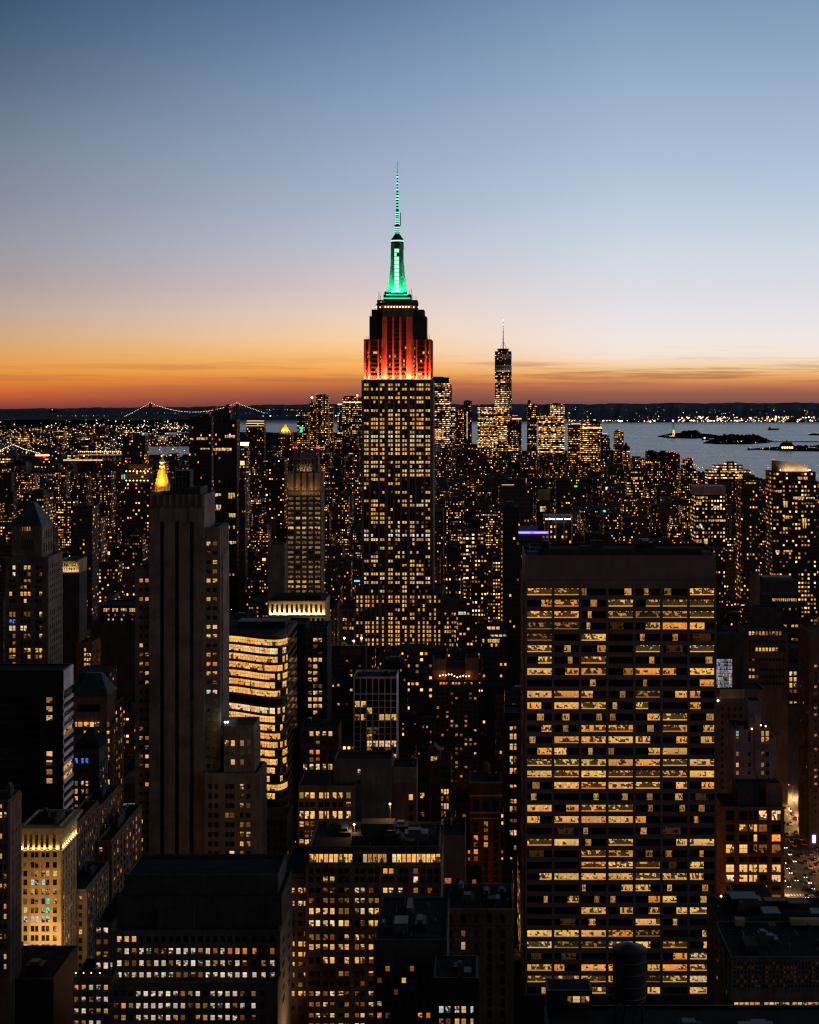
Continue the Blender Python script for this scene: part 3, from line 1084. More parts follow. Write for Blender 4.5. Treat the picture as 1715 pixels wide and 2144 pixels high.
# ================================================================== foreground, bottom of the view
def fore_beige():
    Y = 430.0
    b = Bld('wide beige stepped office with a flat dark roof and regular rows of small pale windows', 415, Y, wall='concrete')
    main = b.vol(236, 584, 1948, depth=30)
    b.front(236, 584, 1950, 2057, cols(245.3, 15.45, 18, 9.6) + [(528.5, 537.5), (547.5, 556.5), (565.5, 575)],
            [(1959.5, 1972), (1984.5, 1997.5), (2010, 2022.5), (2035, 2048)],
            S_(['www' + '.' * 15 + '...', 'dpdppdoppppdpdpowo' + 'o.d', 'pddpdppdpppppdpdpa' + '.dp', 'ppppppppddddpppppp' + 'ppp'], lo=0.55, hi=1.0, pale=True), relief=0.4)
    b.side(2, 0.4, 1950, 2140, rows(1984, 25.2, 6, 12), P_(0.05), relief=0.3)
    b.vol(262, 582, 1832, dY=8, depth=20, z0=main[5] - 1, wall='dark')
    b.vol(245, 590, 1878, dY=4.5, depth=24, z0=main[5] - 1, wall='dark')
    b.clutter(3, vol=b.last)
    b.rooftop(n=7)
    b.vol(330, 405, 1905, dY=2, depth=5, z0=main[5] - 1, wall='dark')
    area_light('street_glow', (WXp(585, Y) + 7, Y + 8, 60), (-1, 0, .35), 14, 40, 4200, (1, .6, .32), b.root, b.off, 150)
    low = b.vol(236, 582, 2057, dY=-6, depth=8)
    b.front(236, 582, 2060, 2200, cols(238.5, 15.55, 18, 9.6) + [(526.5, 535.5), (545.5, 554.5)],
            [(2074.5, 2085.5), (2099.5, 2111), (2124.5, 2136), (2150, 2162)],
            S_(['...ppppppddp.ppppd' + 'd.', 'dadpppppppdddpppdp' + 'p.', 'dd.pppppad.aappppd' + 'd.', 'pppp.pppdpppp.pppp' + '..'], lo=0.55, hi=0.95, pale=True), dY=-6, relief=0.4)
    w1 = b.vol(199, 236, 1932, dY=-1, depth=26)
    b.front(199, 236, 1938, 2057, [(202, 211), (217, 226.5), (231.5, 235.5)], [(1942, 1953), (1966.5, 1977), (1992, 2003), (2015, 2028)], S_(['pp.', 'dd.', 'dd.', 'ppp'], lo=0.7, hi=1.0, pale=True), dY=-1)
    w2 = b.vol(154, 236, 2046, dY=-7, depth=14, roof='roofpale')
    b.front(154, 236, 2050, 2200, cols(155.5, 15.5, 5, 9), [(2061.5, 2072.5), (2086.5, 2097.5), (2111, 2122), (2136, 2147)], S_(['oappa', 'dpdpp', 'ppdaw', 'ddpp.'], lo=0.5, hi=0.9, pale=True), dY=-7)
    for px in (162, 178, 194, 212):
        mb = MB()
        mb.octa((WXp(px, Y - 4), Y - 5.5, w2[5] + 0.6), 0.22, 'e_warm')
        b.part(mb, 'roof_lamp')
    area_light('setback_light', (WXp(410, Y), Y - 3, WZp(2057, Y - 6) + 1.6), (0, 0, -1), 40, 0.5, 60, (1, 0.75, 0.5), b.root, b.off)
    b.done()


def fore_penthouse():
    Y = 460.0
    b = Bld('dark brick office block crowned by a brightly lit glazed penthouse band', 780, Y, wall='brownstone')
    main = b.vol(640, 924, 1812, depth=32)
    C = [(647, 657), (661, 670.5), (676.5, 686.5), (691, 700.5), (709, 719), (721.5, 731), (743, 752), (755, 763.5), (772, 782), (784.5, 793.5), (802, 811.5), (814, 824), (834, 843), (845.5, 855), (865.5, 875.5), (880, 889.5), (895, 905), (909, 919)]
    R = [(1818, 1829), (1835, 1847.5), (1858.5, 1869.5), (1880, 1890.5), (1901, 1914), (1926.5, 1939), (1956, 1968), (1976.5, 1988.5), (2003.5, 2017), (2033, 2043.5), (2054, 2064), (2075, 2085), (2098, 2107), (2121, 2130), (2142, 2150)]
    L = ['..........aa..d...', '..ww..........p...', '..dd.dppd.wpp.d.d.', 'd.ddddppddppd.....', 'wwwwdddppwwww.wwww', 'pppppw.wwwwwww.www', 'dddd.wwdddd....d..', 'wwwwwwdwwww.......', '..ww.wwww.ww......', '....dd..ww.d......', '.......d.w........', 'dpdppdd.pd........', 'ddpd.dddp.........', 'dpdp.ddpd.........', 'ddddwdpp..........']
    b.front(640, 924, 1814, 2160, C, R, S_(L, lo=0.7, hi=1.25), relief=0.35)
    pent = b.vol(646, 920, 1772, dY=2.5, depth=26, z0=main[5] - 1, wall='dark')
    pc = cols(648, 10.2, 27, 8.6)
    b.front(646, 920, 1784, 1810, pc, [(1788, 1805.5)], lambda r, c: None if c in (9, 10, 16) else (random.choice('wwwp'), random.uniform(0.9, 1.45) * (0.5 if 10 < c < 16 else 1)), dY=2.5, relief=0.25, wall='limestone', panes=2)
    # plant, ducts and three lamps on the penthouse roof
    b.last = pent
    b.clutter(7)
    b.rooftop(n=8)
    zr = pent[5] - 0.8
    mb = MB()
    mb.box(WXp(757, Y + 14), WXp(826, Y + 14), Y + 12, Y + 18, zr, WZp(1725, Y + 12), 'dark')
    b.part(mb, 'plant_room')
    mb = MB()
    x = WXp(838, Y + 8)
    mb.lathe(x, Y + 8, [(1.1, zr), (1.3, zr + 2.4), (0.9, zr + 3.4), (0.1, zr + 3.9)], 12, 'metal')
    mb.box(x + 1.0, x + 4.5, Y + 5, Y + 12, zr, zr + 1.6, 'roofpale')
    b.part(mb, 'duct')
    for px, py in ((742, 1724), (843, 1724), (817, 1681)):
        mb = MB()
        xx = WXp(px, Y + 19)
        zt = WZp(py, Y + 19)
        mb.tube((xx, Y + 19, zr), (xx, Y + 19, zt), 0.12, 'metal')
        mb.tube((xx, Y + 19, zt), (xx, Y + 18.2, zt + 0.2), 0.1, 'metal')
        b.part(mb, 'lamp_post')
        mb = MB()
        mb.octa((xx, Y + 18.0, zt - 0.1), 0.42, 'e_white')
        b.part(mb, 'lamp_head')
        point_light('lamp_light', (xx, Y + 17.6, zt - 0.5), 1500, (1, 0.55, 0.22), 0.4, b.root, b.off)
    # lower wing on its east
    b.vol(590, 640, 1830, dY=1, depth=28)
    b.front(590, 640, 1840, 2160, [(596, 605.5), (608, 617), (624.5, 633.5), (636, 639.5)], [(1858.5, 1870), (1886, 1896.5), (1910, 1920), (1928, 1938), (1950, 1960), (1971, 1981.5), (1993, 2002.5), (2014, 2022.5), (2036, 2046.5), (2057, 2066), (2074.5, 2085.5), (2105, 2115)],
            S_(['wwww', 'oopp', '....', '....', '...d', 'wwww', 'dpww', 'dpd.', '.d.w', 'd.d.', 'wwww', '....'], lo=0.8, hi=1.2), dY=1)
    b.done()


def fore_small():
    Y = 400.0
    b = Bld('low dark flat-roofed block with pale-edged roof, below the penthouse block', 870, Y, wall='dark')
    v = b.vol(784, 936, 1968, depth=34, parapet=0.6)
    b.front(784, 936, 1990, 2200, cols(790, 17, 8, 9.5), rows(2022, 24.5, 7, 11.5), P_([.3, .35, .1, .25, .25, .2], 'aowp', 0.3, 1.0))
    b.clutter(5)
    b.rooftop(n=5)
    b.done()
    Y = 380.0
    b = Bld('small black roof block with one row of greenish-white windows, nearest the bottom edge', 955, Y, wall='black')
    v = b.vol(908, 1000, 2047, depth=15, parapet=0.5)
    b.front(908, 1000, 2092, 2200, [(919, 929), (933, 943.5), (952, 962), (966, 976), (985, 991.5)], [(2106, 2120.5), (2132, 2147)], S_(['ccppc', 'ddwww'], lo=0.45, hi=0.8))
    b.side(2, 0.4, 2050, 2200, rows(2064, 25, 4, 12), P_(0.9, 'wp'), relief=0.3)
    b.clutter(3)
    b.done()
    Y = 470.0
    b = Bld('brown stone block with heavy cornice and unlit windows beside the office slab', 1000, Y, wall='brownstone')
    b.vol(924, 1076, 1903, depth=24)
    mb = MB()
    mb.box(WXp(921, Y), WXp(1079, Y), Y - 1.2, Y - 0.02, WZp(1912, Y), WZp(1901.5, Y), 'brownstone')
    mb.box(WXp(923, Y), WXp(1077, Y), Y - 0.7, Y - 0.02, WZp(1944, Y), WZp(1938, Y), 'brownstone')
    b.part(mb, 'cornice')
    b.front(924, 1076, 1945, 2200, cols(938, 27.5, 5, 9), rows(1948, 24, 10, 16), P_(0.03))
    b.front(924, 1076, 1913, 1937, cols(938, 27.5, 5, 9), [(1915, 1932)], P_(0.02))
    b.clutter(8, tank=False)
    b.rooftop(n=6)
    b.done()
    Y = 540.0
    b = Bld('plain brown wall with one orange lit foot between penthouse block and arched tower', 950, Y, wall='brownstone')
    b.vol(926, 975, 1750, depth=24)
    b.front(926, 975, 1830, 1960, [(931, 945), (955, 962)], [(1838, 1853), (1880, 1892)], S_(['o.', '..'], lo=0.3, hi=0.5))
    b.clutter(2)
    b.done()
    Y = 278.0
    b = Bld('black near rooftop along the bottom edge with a lit glass hut', 1430, Y, wall='black')
    v = b.vol(1151, 1820, 2206, depth=22, parapet=0.5)
    b.vol(1145, 1240, 2074, dY=21.5, depth=6, z0=0, parapet=0.3)
    b.front(1145, 1240, 2078, 2104, [(1188, 1197), (1199, 1215), (1217, 1225), (1226, 1234)], [(2085.5, 2099)], S_(['dpdp'], lo=0.6, hi=0.9), dY=21.5, relief=0.2)
    b.clutter(4, vol=(WXp(1400, Y), WXp(1715, Y), Y + 2, Y + 18, 0, v[5] - .3))
    b.done()
    t = empty('water_tower', (WXp(1318, 294), 294, v[5] - 0.5), 'round black water tower standing on the near dark rooftop', 'water tower')
    off = (WXp(1318, 294), 294, v[5] - 0.5)
    x, z0, k = off[0], off[2], 294 / F
    mb = MB()
    mb.lathe(x, 294, [(35 * k, WZp(2090, 294)), (35 * k, WZp(1992, 294)), (36 * k, WZp(1990, 294)), (36 * k, WZp(1986, 294)), (32 * k, WZp(1984, 294)), (6 * k, WZp(1976, 294))], 32, 'black')
    mb.build('tank', t, off)
    mb = MB()
    for i in range(8):
        a = math.pi * i / 4 + 0.2
        mb.tube((x + 30 * k * math.cos(a), 294 + 30 * k * math.sin(a), z0), (x + 30 * k * math.cos(a), 294 + 30 * k * math.sin(a), WZp(2088, 294)), 0.2, 'black')
    mb.lathe(x, 294, [(33 * k, WZp(2091, 294)), (33 * k, WZp(2089, 294))], 24, 'black')
    mb.build('support_frame', t, off)
    mb = MB()
    for i in range(4):
        mb.lathe(x, 294, [(35.6 * k, WZp(2082 - i * 25, 294)), (35.6 * k, WZp(2080.5 - i * 25, 294))], 32, 'steel')
    mb.build('hoop', t, off)
    mb = MB()
    for sx in (-.25, .25):
        mb.tube((x - 20 * k + sx, 294 - 30 * k, WZp(2092, 294)), (x - 20 * k + sx, 294 - 30 * k, WZp(1984, 294)), .05, 'metal', 5)
    for i in range(26):
        zz = WZp(2090 - i * 4, 294)
        mb.tube((x - 20 * k - .25, 294 - 30 * k, zz), (x - 20 * k + .25, 294 - 30 * k, zz), .035, 'metal', 5)
    mb.build('ladder', t, off)


def fore_right():
    Y = 420.0
    b = Bld('grey office with a large black flat roof and one low row of paired lit windows', 1640, Y, wall='concrete')
    v = b.vol(1530, 1800, 2003, depth=28)
    b.front(1530, 1800, 2090, 2200, cols(1537, 11, 5, 9.6) + cols(1600, 11, 5, 9.6) + cols(1659, 11, 6, 9.6), [(2098, 2107.5), (2124, 2134)], lambda r, c: (random.choice('wwp'), random.uniform(0.6, 0.95)) if r == 0 else None, relief=0.3)
    b.front(1530, 1800, 2008, 2072, cols(1536, 7.5, 34, 4), rows(2014, 9.5, 6, 5), lambda r, c: ('a', 0.04) if random.random() < 0.35 else None, relief=0.25)
    b.side(3, 0.3, 2008, 2200, rows(2014, 19, 6, 9), P_(0.12), which='L')
    b.clutter(6, vol=v)
    b.rooftop(vol=v, n=8)
    mb = MB()
    mb.box(WXp(1655, Y + 26), WXp(1780, Y + 26), Y + 25.6, Y + 27.6, v[5] - 0.5, v[5] + 1.3, 'buff')  # tan box whose pale colour stands in for a lit patch of roof
    b.part(mb, 'roof_screen')
    mb = MB()
    mb.box(WXp(1538, Y + 27), WXp(1558, Y + 27), Y + 25, Y + 27.3, v[5] - 0.5, v[5] + 1.6, 'buff')
    b.part(mb, 'roof_screen')
    b.done()
    Y = 478.0
    b = Bld('black-roofed block with ducts between the red-brick block and the grey office', 1620, Y, wall='dark')
    v = b.vol(1502, 1790, 1929, depth=22, parapet=0.6)
    b.clutter(12)
    b.rooftop(n=9)
    mb = MB()
    mb.box(WXp(1545, Y), WXp(1602, Y), Y + 12, Y + 19, v[5] - 0.5, v[5] + 3.2, 'metal')
    mb.box(WXp(1602, Y), WXp(1612, Y), Y + 13, Y + 18, v[5] - 0.5, v[5] + 2.2, 'metal')
    b.part(mb, 'cooling_unit')
    mb = MB()
    mb.tube((WXp(1540, Y), Y + 1, v[5] + 0.2), (WXp(1600, Y), Y + 1.5, v[5] + 0.7), 0.5, 'roofpale', 8)
    mb.tube((WXp(1600, Y), Y + 1.5, v[5] + 0.7), (WXp(1680, Y), Y + 1.2, v[5] + 0.5), 0.5, 'roofpale', 8)
    b.part(mb, 'duct')
    for px in (1510, 1537):
        mb = MB()
        mb.octa((WXp(px, Y + 21), Y + 21, v[5] + 0.9), 0.4, 'e_white')
        b.part(mb, 'roof_lamp')
    b.done()


def left_side():
    # gilded-looking floodlit block
    Y = 480.0
    b = Bld('buff corner block with golden uplit colonnade along its top storey', 86, Y, wall='buff', vb=2036)
    v = b.vol(45, 126, 1728, depth=18.5, parapet=0.8)
    cc = [(49.5, 57.5), (64.8, 72.6), (73.6, 81), (87.3, 94.8), (96.2, 104), (111.3, 119.6)]
    tops = [1782.5, 1804.5, 1822.5, 1841, 1860.5, 1880.5, 1899.5, 1918.5, 1938, 1957.5, 1977, 1996, 2015]
    R = [(t, t + 12) for t in tops]
    L = ['......', 'd.dd..', '.dowww', '.cpcd.', 'dwdwww', 'ddd.gw', 'pddpgd', 'ccccc.', '......', '......', 'p.....', '.wppcw', 'dwddd.']
    b.front(45, 126, 1779, 2036, cc, R, S_(L, lo=0.5, hi=1.0), relief=0.35)
    b.side(5, 0.5, 1779, 2036, R, P_([.05, .05, .1, .1, .2, .1, .1, .05, .05, .05, .4, .1, .05], 'wpa', 0.5, 0.9))
    # colonnade storey
    wx = [(50.5, 57.5), (62, 69), (73.5, 80.5), (85, 92), (96.5, 103), (110.8, 117.5)]
    b.front(45, 126, 1738, 1778, wx, [(1743, 1774)], lambda r, c: ('a', 0.05), relief=0.55, panes=2)
    b.side(8, 0.45, 1738, 1778, [(1743, 1774)], lambda r, c: ('a', 0.05), relief=0.55)
    mb = MB()
    x0, x1, Y0, Y1, _, zt = v
    for (pa, h, out) in ((1738, 1.1, 1.2), (1731, 0.9, 1.9), (1779.5, 0.5, 0.9)):
        z = WZp(pa, Y)
        mb.box(x0 - out, x1 + out, Y0 - out, Y0 - 0.02, z - h, z, 'buff')
        mb.box(x1 + 0.02, x1 + out, Y0 - 0.02, Y1 + out, z - h, z - 0.01, 'buff')
    b.part(mb, 'cornice')
    zf = WZp(1778, Y)
    for px in (47.5, 59.7, 71.3, 82.7, 94.2, 106.5, 121.5):
        mb = MB()
        mb.octa((WXp(px, Y), Y - 0.75, zf + 0.25), 0.28, 'e_white')
        b.part(mb, 'floodlight_lamp')
        point_light('floodlight', (WXp(px, Y), Y - 0.85, zf + 0.7), 120, (1, 0.62, 0.16), 0.15, b.root, b.off)
    for i in range(8):
        yy = Y + 1.2 + i * 2.2
        mb = MB()
        mb.octa((x1 + 0.75, yy, zf + 0.25), 0.26, 'e_white')
        b.part(mb, 'floodlight_lamp')
        point_light('floodlight', (x1 + 0.85, yy, zf + 0.7), 120, (1, 0.62, 0.16), 0.15, b.root, b.off)
    area_light('street_glow', (WXp(84, Y - 22), Y - 22, WZp(2060, Y - 22)), (0, 1, 0.45), 14, 2.0, 6800, (1, 0.62, 0.25), b.root, b.off, 130)
    b.last = v
    b.clutter(3)
    b.done()
    # low dark roof before it
    Y = 430.0
    b = Bld('low black roof in front of the gold-crowned corner block', 40, Y, wall='black')
    b.vol(-80, 112, 2050, depth=26, parapet=0.7)
    b.clutter(3)
    b.done()
    Y = 425.0
    b = Bld('dark block cut by the photo edge with a lit arcade near its top', 0, Y, wall='brownstone')
    v = b.vol(-90, 18, 1676, depth=11)
    rr = [(1684, 1692), (1700, 1712)] + rows(1745, 21, 14, 11)
    b.front(-90, 18, 1680, 2200, cols(-60, 14, 5, 9) + [(8, 14)], rr, P_([.9, .8] + [.3] * 14, 'wpa', 0.4, 1.0))
    b.side(6, 0.45, 1680, 2200, rr, P_([.9, .85, .05, .3, .3, .05, .2, .1, .1, .3, .1] + [.05] * 6, 'wwp', 0.5, 1.0))
    b.clutter(2)
    b.done()
    # dark tower with pale spandrel stripes on its flank
    Y = 520.0
    b = Bld('black glass tower with pinkish spandrel stripes on its flank', 70, Y, wall='black', vb=1690)
    v = b.vol(-90, 131, 1403, depth=12.5, parapet=0.5)
    rr = rows(1460, 18.8, 16, 11)
    b.front(-90, 131, 1440, 1760, cols(-60, 14.5, 10, 12.5) + [(97, 110), (114, 126)], rr, lambda r, c: (('a', 'w', 'w', 'w')[r % 4], (.35, .6, 1.0, .9)[r % 4]) if c == 10 and r in (0, 1, 2, 6, 7, 8, 9) else None, relief=0.2)
    b.wall = 'pink'
    mb = MB()
    x = v[1]
    mb.box(x + 0.01, x + 0.4, v[2] + 0.05, v[3], WZp(1447, Y), WZp(1404.5, Y), 'white')
    for i in range(16):
        yt = 1466 + i * 18.8
        mb.box(x + 0.01, x + 0.4, v[2] + 0.05, v[3], WZp(yt + 8, Y), WZp(yt, Y), 'white')
    mb.box(x + 0.008, x + 0.3, v[2] + 0.05, v[2] + 0.5, WZp(1770, Y), WZp(1404, Y), 'white')
    b.part(mb, 'spandrel_panel')
    b.g.face([(x + 0.03, v[2], WZp(1770, Y)), (x + 0.03, v[3], WZp(1770, Y)), (x + 0.03, v[3], WZp(1404, Y)), (x + 0.03, v[2], WZp(1404, Y))], 'glass')
    for i in (3, 7, 8):
        yt = 1474.5 + i * 18.8
        q = [(x + 0.07, v[2] + 0.6, WZp(yt + 10, Y)), (x + 0.07, v[3] - 0.6, WZp(yt + 10, Y)), (x + 0.07, v[3] - 0.6, WZp(yt, Y)), (x + 0.07, v[2] + 0.6, WZp(yt, Y))]
        b.wins.append((q, 'w', 0.5 if i == 3 else 0.9, 5, False))
    b.clutter(2)
    b.done()
    # pyramid-roofed tower behind it
    Y = 640.0
    b = Bld('tower with grey pyramid roof and chamfered top between black glass tower and tall brick shaft', 200, Y, wall='brownstone', vb=1720)
    v = b.vol(150, 235, 1516, depth=19)
    u = b.vol(154, 224, 1453, dY=1.5, depth=15, z0=v[5] - 1)
    mb = MB()
    x0, x1, Y0, Y1, _, zt = u
    cx, cy = (x0 + x1) / 2, (Y0 + Y1) / 2
    mb.frustum(cx, cy, zt - 0.9, WZp(1409, Y + 8), (x1 - x0) / 2 + 0.6, (Y1 - Y0) / 2 + 0.6, 3.2, 1.6, 'copper')
    b.part(mb, 'pyramid_roof')
    b.last = u
    b.front(154, 224, 1470, 1515, [(162, 210)], [(1475, 1490)], P_(0), dY=1.5)
    rr = [(1498, 1504.5), (1511.5, 1521.5), (1530, 1539), (1547, 1556), (1563.5, 1574), (1580.5, 1591.5), (1598, 1607), (1615, 1624), (1632, 1644), (1650, 1661.5), (1668, 1678), (1686, 1696)]
    b.last = v
    b.front(150, 235, 1517, 1720, [(158, 161), (163, 173), (175.5, 186), (188, 197), (198.5, 208), (216.5, 222.5), (223.5, 229.5)], rr[1:],
            S_(['wwwpw.d', '..aww.w', '..dwp.p', 'd..d.wd', '.....ww', '....w..', '..d..d.', '.....ww', '.....ww', '..d...d', '.....d.'], lo=0.7, hi=1.2))
    b.side(4, 0.5, 1517, 1720, rr[1:], P_(0.45, 'pwa', 0.3, 0.9))
    b.done()
    Y = 585.0
    b = Bld('lower tower with dark hipped roof and three blue windows', 182, Y, wall='dark', vb=1690)
    v = b.vol(154, 206, 1567, depth=14, parapet=0)
    mb = MB()
    mb.frustum((v[0] + v[1]) / 2, v[2] + 7, v[5], WZp(1528, Y + 5), (v[1] - v[0]) / 2 + 0.4, 7.4, 1.0, 0.6, 'roof')
    b.part(mb, 'hipped_roof')
    b.front(154, 206, 1568, 1760, [(156.5, 163), (170, 175.5), (179, 185), (194, 199)], [(1587, 1598), (1611, 1619), (1635, 1645.5), (1651.5, 1662), (1667, 1676), (1684, 1692), (1702, 1711)], S_(['bbb.', '....', 'dww.', 'wwd.', 'w.d.', 'd.d.', 'ww.d'], lo=0.6, hi=1.1))
    b.side(3, 0.5, 1568, 1760, rows(1600, 16, 8, 9), P_(0.2))
    b.done()
    # canyon of side walls along the street in the lower left
    for lab, Y, a, c, top, dep, seed in (('narrow brown-stone block with round openings beside the gold-crowned block', 520.0, 128, 160, 1725, 30, 1), ('dark block with slanting row of lit windows behind the narrow brown-stone block', 560.0, 160, 205, 1693, 34, 2),
                                         ('brick loft with warm lit upper storey at the foot of the tall brick shaft', 545.0, 203, 233, 1760, 48, 3), ('low tan loft beside the small stepped wing of the beige office', 500.0, 128, 180, 1862, 30, 4)):
        b = Bld(lab, (a + c) / 2, Y, wall='brownstone' if seed != 4 else 'limestone')
        v = b.vol(a, c, top, depth=dep)
        rr = rows(top + 14, 17.5, 12, 10)
        b.front(a, c, top + 6, top + 230, cols(a + 4, 11, max(1, int((c - a - 4) / 11)), 7.5), rr, P_([.5, .3, .5, .1, .3] + [.15] * 8, 'awp', 0.4, 1.1))
        b.side(9, 0.5, top + 6, top + 230, rr, P_([.55, .35, .5, .35, .25] + [.1] * 8, 'aow', 0.3, 0.9))
        b.clutter(2)
        b.done()
    area_light('street_glow', (WXp(262, 600), 600, 22), (0.2, 0.1, 1), 8, 60, 1500, (1, 0.5, 0.15), None, (0, 0, 0), 140)


fore_beige()
fore_penthouse()
fore_small()
fore_right()
left_side()
# ================================================================== middle distance
def brick_shaft():
    """tall setback shaft with three dark stripes, left of centre"""
    Y = 640.0
    b = Bld('tall brown setback tower with three dark vertical stripes and almost no lit windows', 370, Y, wall='limestone', vb=1835)
    v = b.vol(313, 428, 1036, depth=26, parapet=1.5)
    b.vol(356, 420, 1020, dY=6, depth=16, z0=v[5] - 1, wall='dark', parapet=0.5)
    b.front(313, 428, 1064, 1840, [(336, 344.5), (367, 375.5), (398, 406.5)], [(1090, 1838)], P_(0), relief=1.1, spand=False)
    mb = MB()
    for px in (340.2, 371.2, 402.2):
        x = WXp(px, Y)
        mb.box(x - 1.2, x + 1.2, Y - 1.5, Y - 0.9, WZp(1092, Y), WZp(1066, Y), 'limestone')
        mb.frustum(x, Y - 1.2, WZp(1066, Y), WZp(1060, Y), 1.2, 0.3, 0.3, 0.2, 'limestone')
    for i in range(9):
        x = WXp(317 + i * 13.4, Y)
        mb.box(x - 0.35, x + 0.35, Y - 1.3, Y + 0.02, WZp(1060, Y), WZp(1035.5, Y), 'limestone')
    b.part(mb, 'ornament')
    mb = MB()      # railing and frame on the penthouse
    zt = WZp(1020, Y + 6)
    for i in range(8):
        x = WXp(352 + i * 7.5, Y + 8)
        mb.tube((x, Y + 8, zt - 0.6), (x, Y + 8, zt + 5 + (i % 3) * 2), 0.15, 'steel')
    for h in (2, 4.5):
        mb.tube((WXp(352, Y + 8), Y + 8, zt + h), (WXp(404.5, Y + 8), Y + 8, zt + h), 0.12, 'steel')
    mb.box(WXp(355, Y), WXp(390, Y), Y + 9, Y + 16, zt - 0.6, WZp(985, Y + 9), 'black')
    b.part(mb, 'rooftop_frame')
    rr = rows(1211.5, 19.4, 32, 7.6)
    b.vol(283, 313, 1190, dY=1.5, depth=20)
    b.front(283, 313, 1192, 1840, [(292, 299.5), (304, 311.5)], rr,
            S_(['aa', '..', 'dw', '..', '..', '..', '..', 'p.', 'dw', 'wd', 'dw', '.w', '..', '..', '..', '..', 'd.', 'pd', '.d', 'dp', 'da', '..', '.o', '..', '..', '..', 'w.', '..', 'w.', 'd.', '..'], lo=0.55, hi=1.0), dY=1.5, relief=0.3)
    w = b.vol(428, 457, 1104, dY=1.0, depth=22)
    b.front(428, 457, 1106, 1640, [(432.5, 441), (445.5, 455)], rows(1134, 19.4, 26, 8), S_(['pd', 'd.', '.w', '.d', 'ww', '..', 'wd', '..', '..', 'wp', 'pp', '..', 'ad', 'oo', 'wa', '.d', 'cp', '..', '..', '..', '..', '..', '..', '..', '..'], lo=0.7, hi=1.1), dY=1.0, relief=0.3)
    b.side(5, 0.35, 1106, 1640, rows(1140, 19.4, 26, 9), P_(0.04), relief=0.9, spand=False)
    b.vol(457, 467, 1160, dY=6, depth=16)
    f = b.vol(428, 541, 1618, dY=-4, depth=20)
    b.front(428, 541, 1620, 1850, [(436.5, 444.5), (449, 457.5), (472, 479), (480.5, 491), (502.5, 510), (515.5, 524.5)], rows(1641.5, 20, 11, 10.5),
            S_(['....w.', '....d.', '....wd', '..dd..', '....dd', '....ww', '....ad', '...pd.', '..pp.d', '...p.p', '......'], lo=0.8, hi=1.1), dY=-4, relief=0.35)
    b.side(6, 0.4, 1620, 1850, rows(1641.5, 20, 11, 11), P_(.12, 'oa', .1, .4), relief=0.8, spand=False, dY=-4)
    h = b.vol(469, 531, 1520, dY=-2, depth=18, roof='roofpale')
    b.front(469, 531, 1540, 1618, [(470.5, 479), (483.5, 492), (503, 511), (517, 525)], [(1550, 1562), (1570, 1581), (1590, 1601)], S_(['wwd.', '....', '.wd.'], lo=0.8, hi=1.1), dY=-2)
    b.side(4, 0.4, 1540, 1618, rows(1550, 20, 3, 11), P_(0.05), dY=-2)
    mb = MB()
    for px in (471, 476):
        mb.octa((WXp(px, Y - 2), Y - 1.5, h[5] + 1.5), 0.55, 'e_white')
    b.part(mb, 'roof_lamp')
    mb = MB()
    mb.box(WXp(474, Y), WXp(492, Y), Y + 2, Y + 8, h[5] - 0.8, h[5] + 1.6, 'metal')
    b.part(mb, 'cooling_unit')
    point_light('lamp_light', (WXp(474, Y), Y - 0.5, h[5] + 3.0), 260, (0.9, 0.95, 1.0), 0.4, b.root, b.off)
    b.last = v
    b.done()


